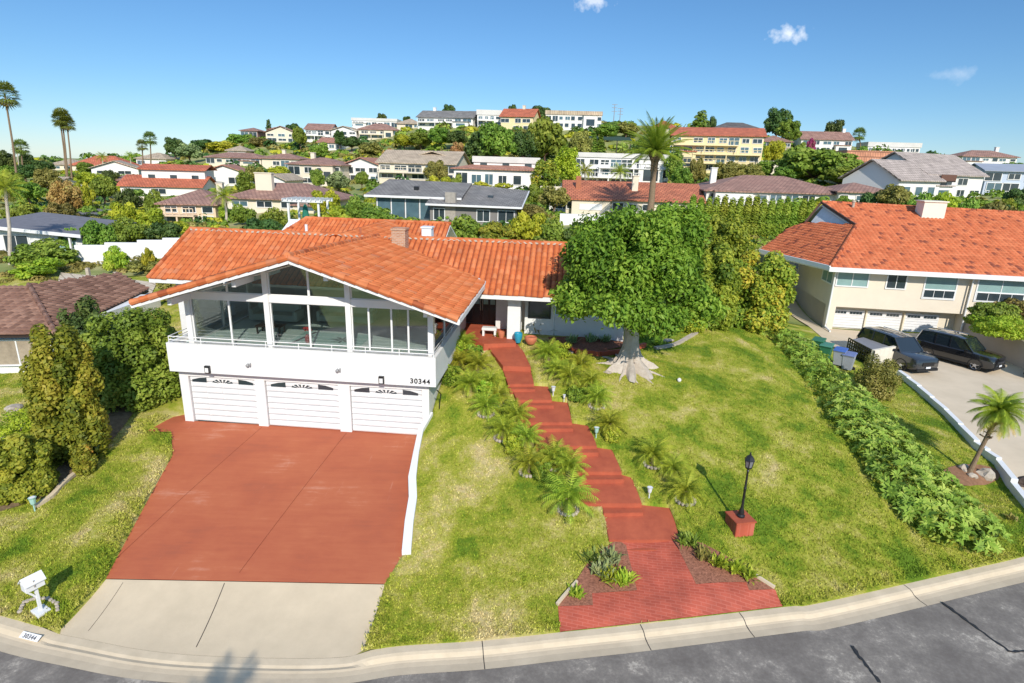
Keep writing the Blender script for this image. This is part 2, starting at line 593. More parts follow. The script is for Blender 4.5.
hs('cc', 'small brown-roofed wing left of the grey gabled modern house', 838, 890, 204, 193, 184, 84, -4, 8, 'hip', 'wh', 'brown', 1, 4)
hs('dd', 'modern white house with large grey gabled roofs and dark balcony', 902, 1000, 199, 176, 155, 98, 26, 11, 'gable', 'wh', 'tangray', 2, 4)
hs('ee', 'white ridge house with brown roof and tall chimney, right of the pines', 800, 850, 152, 140, 132, 192, -4, 9, 'gable', 'wh', 'brown', 2, 5, chim=.92)
hs('ff', 'house with flat salmon orange mansard roofs on the right slope', 843, 895, 171, 164, 152, 142, -5, 10, 'mansard', 'wh', 'orange', 1, 4)
hs('gg', 'long white terrace building with a balustrade on the right skyline', 868, 918, 153, 147, 143, 195, -6, 8, 'flat', 'wh', 'wh', 1, 11, balc=True)
hs('hh', 'white house with dark red roof at the right end of the skyline', 962, 1013, 168, 157, 151, 172, -6, 9, 'hip', 'wh', 'brown', 2, 6, chim=.78)
hs('ii', 'pale blue white box house at the right edge of the hillside', 988, 1050, 192, 172, 165, 104, -20, 11, 'gable', 'bluew', 'bluew', 2, 4)
hs('jj', 'small white outbuilding with brown roof left of the long red shingle roof', 548, 572, 211, 203, 195, 90, -25, 7, 'gable_y', 'wh', 'salmon', 1, 1)
hs('kk', 'low dark red house half hidden behind the date palm crown', 655, 676, 133, 128, 121, 190, 0, 8, 'hip', 'cream', 'red', 1, 2)
hs('x1', 'small tan house with pale roof right of the pinkish bare tree', 76, 92, 200, 193, 186, 100, 10, 7, 'gable_y', 'tanw', 'tan', 1, 2)
hs('x2', 'small white house among shrubs on the far left slope', 40, 56, 190, 184, 177, 122, -8, 7, 'gable', 'wh', 'tan', 1, 2)
hs('x3', 'low brown-roofed annex in front of the white gabled house', 108, 132, 186, 181, 175, 128, 4, 7, 'hip', 'cream', 'brown', 1, 3)
hs('x4', 'small white annex at the left of the chimney house in the middle row', 262, 286, 190, 181, 174, 112, -4, 8, 'gable_y', 'wh', 'tan', 1, 2)
hs('x5', 'small white terraced house squeezed right of the blue windowed house', 541, 560, 192, 180, 172, 108, -14, 8, 'flat', 'wh', 'wh', 2, 2, balc=True)
hs('x6', 'small cream house with tan roof low on the open slope', 228, 246, 158, 151, 146, 178, 5, 7, 'hip', 'cream', 'tan', 1, 2)
hs('x7', 'narrow white ridge house left of the pale flat topped one', 318, 345, 150, 143, 138, 188, -6, 8, 'gable', 'wh', 'salmon', 1, 3)
hs('x8', 'small brown roofed house beside the tall dark ridge tree', 762, 790, 148, 142, 136, 176, -5, 8, 'hip', 'tanw', 'brown', 1, 3)
for (a, k) in HOUSES:
    nick, lab, u0, u1, vb, ve, vt, D = a[:8]
    cd((u0 + u1) / 2, vb, D)
    B = aty((u0 + u1) / 2, vb, D)
    CPTS.append((B.x * (D + a[9]) / D, D + a[9], B.z + .3))
for u, v in [(690, 234), (730, 234), (770, 233), (800, 232)]:
    cd(u, v, 63)
# grey house
cd(440, 223, 74); cd(380, 220, 76); cd(510, 226, 72)

CP_ = np.array(CPTS)
CS = np.stack([CP_[:, 0] / CP_[:, 1], np.log(CP_[:, 1])], 1) * np.array([1.0, .8])
# drop near-duplicates
keep = []
for i in range(len(CS)):
    if all(np.hypot(*(CS[i] - CS[j])) > .006 for j in keep):
        keep.append(i)
CS, CZ_ = CS[keep], CP_[keep, 2]
K = np.hypot(CS[:, None, 0] - CS[None, :, 0], CS[:, None, 1] - CS[None, :, 1])
n_ = len(CS)
A_ = np.zeros((n_ + 3, n_ + 3))
A_[:n_, :n_] = K - np.eye(n_) * .004
A_[:n_, n_] = 1
A_[:n_, n_ + 1:] = CS
A_[n_:, :n_] = A_[:n_, n_:].T
W_ = np.linalg.solve(A_, np.concatenate([CZ_, np.zeros(3)]))


def hgt(x, y):
    x = np.atleast_1d(np.asarray(x, dtype=float))
    y = np.maximum(np.atleast_1d(np.asarray(y, dtype=float)), 4.0)
    sh = x.shape
    q = np.stack([(x / y).ravel(), np.log(y).ravel() * .8], 1)
    out = np.empty(len(q))
    for i in range(0, len(q), 20000):
        p = q[i:i + 20000]
        d = np.hypot(p[:, None, 0] - CS[None, :, 0], p[:, None, 1] - CS[None, :, 1])
        out[i:i + 20000] = d @ W_[:n_] + W_[n_] + p @ W_[n_ + 1:]
    return out.reshape(sh)


def hz(x, y):
    return float(hgt(x, y)[0])


def G(u, v, tmax=900):
    """where the line of sight of a surveyed point meets the ground"""
    d = ray(u, v)
    t = np.geomspace(9, tmax, 900)
    h = H + d[2] * t - hgt(d[0] * t, d[1] * t)
    k = np.argmax(h < 0) if (h < 0).any() else len(t) - 1
    if k > 0:
        t0, t1, h0, h1 = t[k - 1], t[k], h[k - 1], h[k]
        tt = t0 + (t1 - t0) * (h0 / (h0 - h1)) if h0 != h1 else t1
    else:
        tt = t[0]
    return Vector((d[0] * tt, d[1] * tt, H + d[2] * tt))


def GV(U, V, tmax=340):
    """many lines of sight at once; NaN where the ground is not met"""
    U = np.asarray(U, float) - 512
    V = np.asarray(V, float) - 341.5
    p_, q_ = (U * CR + V * SR) / F, (-U * SR + V * CR) / F
    D = np.stack([p_, CP - q_ * SP, -SP - q_ * CP], 1)
    t = np.geomspace(25, tmax, 150)
    X, Y = D[:, :1] * t, D[:, 1:2] * t
    h = H + D[:, 2:3] * t - hgt(X, Y)
    hit = (h < 0)
    k = np.argmax(hit, 1)
    ok = hit.any(1) & (k > 0)
    k = np.maximum(k, 1)
    r = np.arange(len(U))
    h0, h1 = h[r, k - 1], h[r, k]
    tt = t[k - 1] + (t[k] - t[k - 1]) * h0 / (h0 - h1 + 1e-9)
    P = D * tt[:, None]
    P[:, 2] = hgt(P[:, 0], P[:, 1])
    P[~ok] = np.nan
    return P


def GP(pts):
    return [G(u, v) for u, v in pts]


def in_poly(x, y, poly):
    x = np.asarray(x)
    y = np.asarray(y)
    r = np.zeros(x.shape, bool)
    n = len(poly)
    for i in range(n):
        x0, y0 = poly[i][0], poly[i][1]
        x1, y1 = poly[(i + 1) % n][0], poly[(i + 1) % n][1]
        c = ((y0 > y) != (y1 > y))
        with np.errstate(divide='ignore', invalid='ignore'):
            xi = (x1 - x0) * (y - y0) / ((y1 - y0) if y1 != y0 else 1e-9) + x0
        r ^= c & (x < xi)
    return r


def sheet(name, poly, hf, res, m, dz=0.0, tint=None):
    """ground surface cut to an outline and draped on a height function"""
    poly = [(p[0], p[1]) for p in poly]
    P = []
    n = len(poly)
    for i in range(n):
        a, b = poly[i], poly[(i + 1) % n]
        k = max(1, int(math.dist(a, b) / res))
        for j in range(k):
            P.append((a[0] + (b[0] - a[0]) * j / k, a[1] + (b[1] - a[1]) * j / k))
    nb = len(P)
    xs = [p[0] for p in P]
    ys = [p[1] for p in P]
    gx, gy = np.meshgrid(np.arange(min(xs), max(xs), res), np.arange(min(ys), max(ys), res))
    gx, gy = gx.ravel(), gy.ravel()
    k = in_poly(gx, gy, poly)
    pts = P + list(zip(gx[k], gy[k]))
    V, E, Fc, *_ = delaunay_2d_cdt([Vector(p) for p in pts], [], [list(range(nb))], 1, 1e-5)
    X = np.array([v.x for v in V])
    Y = np.array([v.y for v in V])
    Z = hf(X, Y) + dz
    me = bpy.data.meshes.new(name)
    me.from_pydata([tuple(q) for q in zip(X, Y, Z)], [], [tuple(f) for f in Fc])
    bm = bmesh.new()
    bm.from_mesh(me)
    for f in bm.faces:
        if f.normal.z < 0:
            f.normal_flip()
    bm.to_mesh(me)
    bm.free()
    return link_mesh(name, me, m, None, True)

# ------------------------------------------------------------------ ground materials
def grass_nodes(nt, N, L, B, blades=False):
    """living lawn: green and straw-dry patches laid out in the ground plane"""
    tc = N.new('ShaderNodeTexCoord')
    mp = N.new('ShaderNodeMapping')
    mp.inputs['Scale'].default_value = (1, 1, 0)
    L.new(tc.outputs['Object'], mp.inputs['Vector'])

    def noise(s, d, r, dist=0.0):
        n = N.new('ShaderNodeTexNoise')
        n.inputs['Scale'].default_value = s
        n.inputs['Detail'].default_value = d
        n.inputs['Roughness'].default_value = r
        n.inputs['Distortion'].default_value = dist
        L.new(mp.outputs[0], n.inputs['Vector'])
        return n
    big, mid, fine = noise(.42, 5, .62, .4), noise(1.5, 5, .7), noise(11, 6, .75)
    mA = N.new('ShaderNodeMath'); mA.operation = 'MULTIPLY_ADD'
    L.new(mid.outputs['Fac'], mA.inputs[0]); mA.inputs[1].default_value = .5
    L.new(big.outputs['Fac'], mA.inputs[2])
    mB = N.new('ShaderNodeMath'); mB.operation = 'MULTIPLY_ADD'
    L.new(fine.outputs['Fac'], mB.inputs[0]); mB.inputs[1].default_value = .40
    L.new(mA.outputs[0], mB.inputs[2])
    # the strip beside the garage is the driest
    sx = N.new('ShaderNodeSeparateXYZ')
    L.new(tc.outputs['Object'], sx.inputs[0])
    mr = N.new('ShaderNodeMapRange')
    mr.inputs['From Min'].default_value = 2.5
    mr.inputs['From Max'].default_value = 7.0
    mr.inputs['To Min'].default_value = -.045
    mr.inputs['To Max'].default_value = .03
    L.new(sx.outputs['X'], mr.inputs['Value'])
    mC = N.new('ShaderNodeMath'); mC.operation = 'ADD'
    L.new(mB.outputs[0], mC.inputs[0]); L.new(mr.outputs[0], mC.inputs[1])
    rp = N.new('ShaderNodeValToRGB')
    el = rp.color_ramp.elements
    cols = [(.72, (.55, .45, .21)), (.83, (.44, .40, .11)), (.92, (.34, .345, .048)), (1.01, (.23, .28, .024)), (1.12, (.12, .20, .015))]
    while len(el) < 5:
        el.new(.5)
    lo, hi = .72, 1.1
    for i, (p, c) in enumerate(cols):
        el[i].position = (p - lo) / (hi - lo)
        el[i].color = rgb(c)
    mD = N.new('ShaderNodeMapRange')
    mD.inputs['From Min'].default_value = lo
    mD.inputs['From Max'].default_value = hi
    L.new(mC.outputs[0], mD.inputs['Value'])
    L.new(mD.outputs[0], rp.inputs['Fac'])
    if blades:
        at = N.new('ShaderNodeAttribute'); at.attribute_name = 'tint'
        mr2 = N.new('ShaderNodeMapRange'); mr2.inputs['To Min'].default_value = .55; mr2.inputs['To Max'].default_value = 1.5
        L.new(at.outputs['Fac'], mr2.inputs['Value'])
        vm = N.new('ShaderNodeVectorMath'); vm.operation = 'SCALE'
        L.new(rp.outputs['Color'], vm.inputs[0]); L.new(mr2.outputs[0], vm.inputs['Scale'])
        L.new(vm.outputs[0], B.inputs['Base Color'])
    else:
        L.new(rp.outputs['Color'], B.inputs['Base Color'])
        bn = noise(22, 5, .8)
        bp = N.new('ShaderNodeBump'); bp.inputs['Strength'].default_value = .9; bp.inputs['Distance'].default_value = .06
        L.new(bn.outputs['Fac'], bp.inputs['Height']); L.new(bp.outputs['Normal'], B.inputs['Normal'])
    B.inputs['Roughness'].default_value = .85
    B.inputs['Specular IOR Level'].default_value = .15


GRASS, nt, N, L, B = new_mat('lawn')
grass_nodes(nt, N, L, B)
BLADES, nt, N, L, B = new_mat('grass_blades')
grass_nodes(nt, N, L, B, True)

# hillside earth: scrub green, olive and tan
HILLM, nt, N, L, B = new_mat('hillside_earth')
tc = N.new('ShaderNodeTexCoord')
n1 = N.new('ShaderNodeTexNoise'); n1.inputs['Scale'].default_value = .09; n1.inputs['Detail'].default_value = 9; n1.inputs['Roughness'].default_value = .7
L.new(tc.outputs['Object'], n1.inputs['Vector'])
rp = N.new('ShaderNodeValToRGB')
el = rp.color_ramp.elements
for i, (p, c) in enumerate([(.34, (.08, .12, .03)), (.44, (.18, .22, .05)), (.54, (.28, .28, .09)), (.68, (.42, .34, .20))]):
    if i > 1:
        el.new(.5)
for i, (p, c) in enumerate([(.34, (.08, .12, .03)), (.44, (.18, .22, .05)), (.54, (.28, .28, .09)), (.68, (.42, .34, .20))]):
    el[i].position = p
    el[i].color = rgb(c)
L.new(n1.outputs['Fac'], rp.inputs['Fac'])
L.new(rp.outputs['Color'], B.inputs['Base Color'])
B.inputs['Roughness'].default_value = .95

# red stained concrete drive
REDM, nt, N, L, B = new_mat('red_stained_concrete')
tc = N.new('ShaderNodeTexCoord')
n1 = N.new('ShaderNodeTexNoise'); n1.inputs['Scale'].default_value = .35; n1.inputs['Detail'].default_value = 7; n1.inputs['Roughness'].default_value = .62
mp = N.new('ShaderNodeMapping'); mp.inputs['Scale'].default_value = (.5, 4.5, 1)
mp.inputs['Rotation'].default_value = (0, 0, math.radians(3))
n2 = N.new('ShaderNodeTexNoise'); n2.inputs['Scale'].default_value = 1.1; n2.inputs['Detail'].default_value = 8; n2.inputs['Roughness'].default_value = .75
L.new(tc.outputs['Object'], n1.inputs['Vector']); L.new(tc.outputs['Object'], mp.inputs['Vector']); L.new(mp.outputs[0], n2.inputs['Vector'])
ad = N.new('ShaderNodeMath'); ad.operation = 'MULTIPLY_ADD'; ad.inputs[1].default_value = .6
L.new(n2.outputs['Fac'], ad.inputs[0]); L.new(n1.outputs['Fac'], ad.inputs[2])
rp = N.new('ShaderNodeValToRGB'); el = rp.color_ramp.elements
C3 = [(.55, (.33, .088, .042)), (.72, (.40, .100, .042)), (.90, (.44, .122, .050)), (1.05, (.50, .19, .11))]
while len(el) < 4:
    el.new(.5)
for i, (p, c) in enumerate(C3):
    el[i].position = p; el[i].color = rgb(c)
L.new(ad.outputs[0], rp.inputs['Fac'])
# pale tyre scrapes, long and thin along the drive
mp2 = N.new('ShaderNodeMapping'); mp2.inputs['Scale'].default_value = (9, .55, 1); mp2.inputs['Rotation'].default_value = (0, 0, math.radians(-9))
n3 = N.new('ShaderNodeTexNoise'); n3.inputs['Scale'].default_value = 1.0; n3.inputs['Detail'].default_value = 5; n3.inputs['Roughness'].default_value = .7
L.new(tc.outputs['Object'], mp2.inputs['Vector']); L.new(mp2.outputs[0], n3.inputs['Vector'])
sc_ = N.new('ShaderNodeMapRange'); sc_.inputs['From Min'].default_value = .66; sc_.inputs['From Max'].default_value = .78; sc_.inputs['To Max'].default_value = .55
L.new(n3.outputs['Fac'], sc_.inputs['Value'])
mx = N.new('ShaderNodeMixRGB'); L.new(sc_.outputs[0], mx.inputs[0]); L.new(rp.outputs['Color'], mx.inputs[1]); mx.inputs[2].default_value = (.55, .33, .25, 1)
L.new(mx.outputs[0], B.inputs['Base Color'])
n4 = N.new('ShaderNodeTexNoise'); n4.inputs['Scale'].default_value = 40; L.new(tc.outputs['Object'], n4.inputs['Vector'])
bp = N.new('ShaderNodeBump'); bp.inputs['Strength'].default_value = .35; bp.inputs['Distance'].default_value = .01
L.new(n4.outputs['Fac'], bp.inputs['Height']); L.new(bp.outputs['Normal'], B.inputs['Normal'])
B.inputs['Roughness'].default_value = .72

# red brick pavers for the walk apron
BRKM, nt, N, L, B = new_mat('red_brick_paving')
tc = N.new('ShaderNodeTexCoord')
mp = N.new('ShaderNodeMapping'); mp.inputs['Rotation'].default_value = (0, 0, math.radians(8))
br = N.new('ShaderNodeTexBrick'); br.inputs['Scale'].default_value = 1.0; br.inputs['Brick Width'].default_value = .30; br.inputs['Row Height'].default_value = .10
br.inputs['Mortar Size'].default_value = .012; br.inputs['Color1'].default_value = (.34, .062, .032, 1); br.inputs['Color2'].default_value = (.40, .080, .042, 1)
br.inputs['Mortar'].default_value = (.42, .105, .065, 1)
L.new(tc.outputs['Object'], mp.inputs[0]); L.new(mp.outputs[0], br.inputs['Vector'])
n1 = N.new('ShaderNodeTexNoise'); n1.inputs['Scale'].default_value = 1.4; n1.inputs['Detail'].default_value = 7
L.new(tc.outputs['Object'], n1.inputs['Vector'])
mr = N.new('ShaderNodeMapRange'); mr.inputs['From Min'].default_value = .3; mr.inputs['From Max'].default_value = .7; mr.inputs['To Min'].default_value = .75; mr.inputs['To Max'].default_value = 1.2
L.new(n1.outputs['Fac'], mr.inputs['Value'])
vm = N.new('ShaderNodeVectorMath'); vm.operation = 'SCALE'; L.new(br.outputs['Color'], vm.inputs[0]); L.new(mr.outputs[0], vm.inputs['Scale'])
L.new(vm.outputs[0], B.inputs['Base Color']); B.inputs['Roughness'].default_value = .7
bp = N.new('ShaderNodeBump'); bp.inputs['Strength'].default_value = .3; bp.inputs['Distance'].default_value = .01
L.new(br.outputs['Fac'], bp.inputs['Height']); bp.invert = True; L.new(bp.outputs['Normal'], B.inputs['Normal'])
REDP = mat('red_step_paint', (.43, .103, .050), .7, .3, .2, 1.6, .4, 40, col2=(.31, .068, .036))

# asphalt: worn pale aggregate on dark binder
ASPH, nt, N, L, B = new_mat('asphalt')
tc = N.new('ShaderNodeTexCoord')
n1 = N.new('ShaderNodeTexNoise'); n1.inputs['Scale'].default_value = .7; n1.inputs['Detail'].default_value = 8; n1.inputs['Roughness'].default_value = .72
n2 = N.new('ShaderNodeTexNoise'); n2.inputs['Scale'].default_value = 9; n2.inputs['Detail'].default_value = 8; n2.inputs['Roughness'].default_value = .85
L.new(tc.outputs['Object'], n1.inputs['Vector']); L.new(tc.outputs['Object'], n2.inputs['Vector'])
ad = N.new('ShaderNodeMath'); ad.operation = 'MULTIPLY_ADD'; ad.inputs[1].default_value = .5
L.new(n2.outputs['Fac'], ad.inputs[0]); L.new(n1.outputs['Fac'], ad.inputs[2])
rp = N.new('ShaderNodeValToRGB'); el = rp.color_ramp.elements
C3 = [(.60, (.135, .115, .097)), (.72, (.17, .148, .125)), (.82, (.225, .197, .165)), (.92, (.44, .39, .32))]
while len(el) < 4:
    el.new(.5)
for i, (p, c) in enumerate(C3):
    el[i].position = p; el[i].color = rgb(c)
L.new(ad.outputs[0], rp.inputs['Fac']); L.new(rp.outputs['Color'], B.inputs['Base Color']); B.inputs['Roughness'].default_value = .85
bp = N.new('ShaderNodeBump'); bp.inputs['Strength'].default_value = .4; bp.inputs['Distance'].default_value = .01
L.new(n2.outputs['Fac'], bp.inputs['Height']); L.new(bp.outputs['Normal'], B.inputs['Normal'])
SEAL = mat('crack_sealant', (.03, .03, .03), .6)

# ------------------------------------------------------------------ outlines on the lot


drive_poly = [MF.w(1.85, .05)] + [Vector((p.x, p.y, 0)) for p in WL3] + [RB_R, RB_L, atz(172, 452, -.1), MF.w(1.75, -1.05), MF.w(.65, -1.1), MF.w(.95, .3), MF.w(1.9, 1.2)]
ap_l, ap_r = atz(60, 627, -1.2), atz(363, 648, -1.2)
apron_poly = [RB_L, RB_R] + [Vector((ap_r.x, ap_r.y, 0))] + [Vector((p.x, p.y, 0)) for p in reversed(CURVE) if ap_l.x < p.x < ap_r.x] + [Vector((ap_l.x, ap_l.y, 0))]

# terrain and its cut-outs
walk_px = [(609, 537), (602, 507), (580, 502), (578, 476), (560, 471), (553, 448), (540, 446), (533, 424), (522, 422), (519, 402), (519, 399), (511, 385), (508, 384), (502, 367), (503, 366), (485, 345),
           (470, 338), (446, 332), (450, 324), (497, 323), (516, 338), (516, 342), (531, 367), (533, 384), (548, 385), (552, 399), (568, 401), (572, 421), (588, 424), (596, 445), (612, 448),
           (621, 472), (632, 476), (641, 502), (670, 506), (680, 537)]


def WZ(v):
    c = sorted(WALKCTRL, key=lambda q: q[1])
    return float(np.interp(v, [q[1] for q in c], [q[2] for q in c]))


walk_poly = [atz(u, v, WZ(v)) for u, v in walk_px]
brick_px = [(558, 607), (593, 606), (592, 594), (637, 591), (614, 538), (678, 537), (696, 585), (746, 583), (749, 591), (775, 590), (783, 607.3), (560, 632.8)]
brick_poly = GP(brick_px[:-2])
brick_poly += [atz(783, 606.8, ZC), atz(560, 632.3, ZC)]
bed_l = GP([(558, 607), (575, 583), (590, 560), (617, 540), (626, 546), (637, 591), (592, 594), (593, 606)])
bed_r = GP([(675, 536), (675, 543), (696, 585), (746, 583), (749, 591), (775, 590), (754, 577), (725, 556), (702, 544)])


def ndrive_z(x, y):
    return hgt(x, y)


# two nested polar grids centred on the survey station
def polar(name, s0, s1, ns, t0, t1, nt_, m, drop, dz=0.0):
    s = np.linspace(s0, s1, ns)
    t = np.exp(np.linspace(math.log(t0), math.log(t1), nt_))
    SS, TT = np.meshgrid(s, t)
    X, Y = (SS * TT).ravel(), TT.ravel()
    Z = hgt(X, Y) + dz
    i = np.arange((nt_ - 1) * ns).reshape(nt_ - 1, ns)[:, :-1].ravel()
    Q = np.stack([i, i + 1, i + 1 + ns, i + ns], 1)
    return raw_mesh(name, np.stack([X, Y, Z], 1), Q, 4, None, None, m, True)



HOLES = [bed_l, bed_r, drive_poly, apron_poly, walk_poly, brick_poly, [MF.w(1.72, -.02), MF.w(12.75, -.02), MF.w(12.75, 6), MF.w(1.72, 6)]]
CX = np.array([p.x for p in CURVE]); CY = np.array([p.y for p in CURVE])


def in_holes(x, y):
    r = np.zeros(np.shape(x), bool)
    for h in HOLES:
        r |= in_poly(x, y, h)
    return r


def lawn_mesh():
    pts, edges = [], []

    def loop(poly, res=.16, closed=True):
        n = len(poly)
        st = len(pts)
        for i in range(n if closed else n - 1):
            a, b = poly[i], poly[(i + 1) % n]
            k = max(1, int(math.hypot(a[0] - b[0], a[1] - b[1]) / res))
            for j in range(k):
                pts.append((a[0] + (b[0] - a[0]) * j / k, a[1] + (b[1] - a[1]) * j / k))
        if not closed:
            pts.append((poly[-1][0], poly[-1][1]))
        m = len(pts) - st
        for i in range(m if closed else m - 1):
            edges.append((st + i, st + (i + 1) % m))
    for h in HOLES:
        loop(h)
    loop(CURVE, .3, False)
    s = np.linspace(-1.25, 1.25, 250)
    t = np.exp(np.linspace(math.log(11), math.log(46), 135))
    SS, TT = np.meshgrid(s, t)
    SS = SS + RNG.uniform(-.004, .004, SS.shape)
    X, Y = (SS * TT).ravel(), TT.ravel()
    k = (Y > np.interp(X, CX, CY) + .05) & ~in_holes(X, Y)
    V, E, Fc, *_ = delaunay_2d_cdt([Vector(p) for p in pts] + [Vector(p) for p in zip(X[k], Y[k])], edges, [], 0, 1e-4)
    P = np.array([(v.x, v.y) for v in V])
    T3 = np.array([f for f in Fc if len(f) == 3])
    c = P[T3].mean(1)
    ok = ~in_holes(c[:, 0], c[:, 1]) & (c[:, 1] > np.interp(c[:, 0], CX, CY)) & (abs(c[:, 0] / c[:, 1]) < 1.28)
    T3 = T3[ok]
    X, Y = P[:, 0], P[:, 1]
    Z = hgt(X, Y)

    def dist_to(poly):
        d = np.full(len(X), 99.0)
        n = len(poly)
        for i in range(n):
            a, b = np.array(poly[i][:2]), np.array(poly[(i + 1) % n][:2])
            ab = b - a
            t = np.clip(((X - a[0]) * ab[0] + (Y - a[1]) * ab[1]) / (ab @ ab + 1e-9), 0, 1)
            d = np.minimum(d, np.hypot(X - a[0] - t * ab[0], Y - a[1] - t * ab[1]))
        return d

    def ease(d, r):
        t = np.clip(d / r, 0, 1)
        return t * t * (3 - 2 * t)
    e = ease(dist_to(apron_poly), .6)
    Z = Z * e + (apron_z(X, Y) + .03) * (1 - e)
    a_ = (X - MF.o[0]) * MF.a[0] + (Y - MF.o[1]) * MF.a[1]
    e = ease(dist_to(drive_poly), .7)
    k = a_ < 7
    Z[k] = (Z * e + (drive_z(X, Y) + .04) * (1 - e))[k]
    e = ease(dist_to(brick_poly), .35)
    Z = Z * e + (brick_z(X, Y) - .012) * (1 - e)
    yy = np.interp(X, CX, CY)
    kb_ = ZC + np.where((X > low0) & (X < low1), -.1, 0)
    e = ease(np.abs(Y - yy), .5)
    Z = Z * e + (kb_ + .015) * (1 - e)
    # turf edge turned down all round
    ed = np.concatenate([T3[:, [0, 1]], T3[:, [1, 2]], T3[:, [2, 0]]])
    key = np.sort(ed, 1)
    uq, idx, cnt = np.unique(key, axis=0, return_index=True, return_counts=True)
    be = ed[idx[cnt == 1]]
    n0 = len(P)
    V = np.column_stack([P, Z])
    V2 = V.copy(); V2[:, 2] -= .5
    sk = np.concatenate([np.stack([be[:, 1], be[:, 0], be[:, 0] + n0], 1), np.stack([be[:, 1], be[:, 0] + n0, be[:, 1] + n0], 1)])
    return raw_mesh('lawn', np.concatenate([V, V2]), np.concatenate([T3, sk]), 3, None, None, GRASS, False)


tag(polar('hillside', -1.6, 1.6, 260, 44.5, 3200, 200, HILLM, False, -.05), kind='structure')
o = MB().add([(-3000, -3000, -17), (3000, -3000, -17), (3000, 8.9, -17), (-3000, 8.9, -17)], [(0, 1, 2, 3)])
# ground sheets either side and behind, out of the picture
back = MB().add([(-14, 9.2, -1.9), (14, 9.2, -1.9), (60, -60, -2.2), (-60, -60, -2.2)], [(0, 1, 2, 3)]).build('ground', HILLM)
tag(back, kind='structure')

# street, gutter, kerb ------------------------------------------------
low0, low1 = atz(50, 620, ZC).x, atz(372, 648, ZC).x


def curb_h(x):
    d = min(abs(x - low0), abs(x - low1))
    if low0 < x < low1:
        return -.10 * min(1, d / .5) + 0
    return 0.0


def normals(pts):
    out = []
    for i, p in enumerate(pts):
        d = pts[min(i + 1, len(pts) - 1)] - pts[max(i - 1, 0)]
        d = Vector((d.x, d.y, 0)).normalized()
        out.append(Vector((d.y, -d.x, 0)))  # towards the street
    return out


dense = spline(CURB, 14)
nrm = normals(dense)


def band(name, prof, m, hfun=None):
    """sweep a kerb profile: list of (outward distance, z)"""
    vs, fs = [], []
    k = len(prof)
    for i, p in enumerate(dense):
        for d, z in prof:
            dzz = curb_h(p.x) if z > -.06 else 0
            q = p + nrm[i] * d
            vs.append((q.x, q.y, ZC + z + dzz))
    for i in range(len(dense) - 1):
        for j in range(k - 1):
            fs.append((i * k + j, i * k + j + 1, (i + 1) * k + j + 1, (i + 1) * k + j))
    mb = MB().add(vs, fs)
    me_o = mb.build(name, m, fix=False)
    for pl in me_o.data.polygons:
        pass
    return me_o


kb = band('kerb', [(0, -.3), (0, .0), (.22, -.005), (.30, -.03), (.40, -.10)], CONC2)
tag(kb, kind='structure')
gt = band('gutter', [(.40, -.10), (.46, -.122), (.60, -.135), (.84, -.125)], mat('gutter_concrete', (.55, .455, .325), .85, .2, .1, 1.2, .3, 60, col2=(.44, .36, .255)))
tag(gt, kind='structure')
# street sheet
st_in = [p + nrm[i] * .84 for i, p in enumerate(dense)]
SW = 11.0
vs, fs = [], []
for i, p in enumerate(st_in):
    for d in (0, .4, 2, 5, SW):
        q = p + nrm[i] * d
        if d > 1:
            q = Vector((p.x * (1 - .02 * d), p.y - d, 0))
        vs.append((q.x, q.y, ZC - .128 + .03 * min(d, 3) / 3))
for i in range(len(st_in) - 1):
    for j in range(4):
        fs.append((i * 5 + j, i * 5 + j + 1, (i + 1) * 5 + j + 1, (i + 1) * 5 + j))
tag(MB().add(vs, fs).build('street', ASPH, fix=False), kind='structure')
zst = ZC - .105


def ribbon(name, pts, w, z, m, wob=0.0):
    vs, fs = [], []
    for i, p in enumerate(pts):
        d = Vector(pts[min(i + 1, len(pts) - 1)]) - Vector(pts[max(i - 1, 0)])
        n = Vector((-d.y, d.x, 0)).normalized()
        ww = w * (1 + wob * random.uniform(-1, 1)) / 2
        zz = z(p) if callable(z) else z
        for s in (-1, 1):
            q = Vector(p) + n * ww * s
            vs.append((q.x, q.y, zz))
    for i in range(len(pts) - 1):
        fs.append((2 * i, 2 * i + 2, 2 * i + 3, 2 * i + 1))
    o = MB().add(vs, fs).build(name, m, fix=False)
    return tag(o, kind='structure')


def jit(a, b, n, amp):
    a, b = Vector(a), Vector(b)
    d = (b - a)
    nn = Vector((-d.y, d.x, 0)).normalized()
    return [a + d * (i / n) + nn * random.uniform(-amp, amp) for i in range(n + 1)]


for P0, P1 in [((942, 602), (1010, 652)), ((852, 646), (880, 683)), ((1010, 652), (1060, 650))]:
    ribbon('crack_seal', jit(atz(*P0, zst), atz(*P1, zst), 14, .03), .075, zst + .012, SEAL, .5)
# kerb joints
for u in (484, 640, 740, 905):
    i = min(range(len(dense)), key=lambda k: abs(dense[k].x - atz(u, 640 - (u - 480) * .12, ZC).x))
    p = dense[i]
    n = nrm[i]
    mb = MB()
    z = [0, -.005, -.03, -.10, -.135, -.125]
    dd = [0.01, .22, .30, .40, .6, .84]
    t = Vector((-n.y, n.x, 0)) * .012
    vs, fs = [], []
    for d, zz in zip(dd, z):
        q = p + n * d
        vs += [(q.x - t.x, q.y - t.y, ZC + zz + .004), (q.x + t.x, q.y + t.y, ZC + zz + .004)]
    fs = [(2 * k, 2 * k + 1, 2 * k + 3, 2 * k + 2) for k in range(5)]
    tag(mb.add(vs, fs).build('kerb_joint', SEAL, fix=False), kind='structure')

# driveway and its concrete apron ------------------------------------
tag(sheet('driveway', drive_poly, drive_z, .35, REDM, .0), kind='structure')


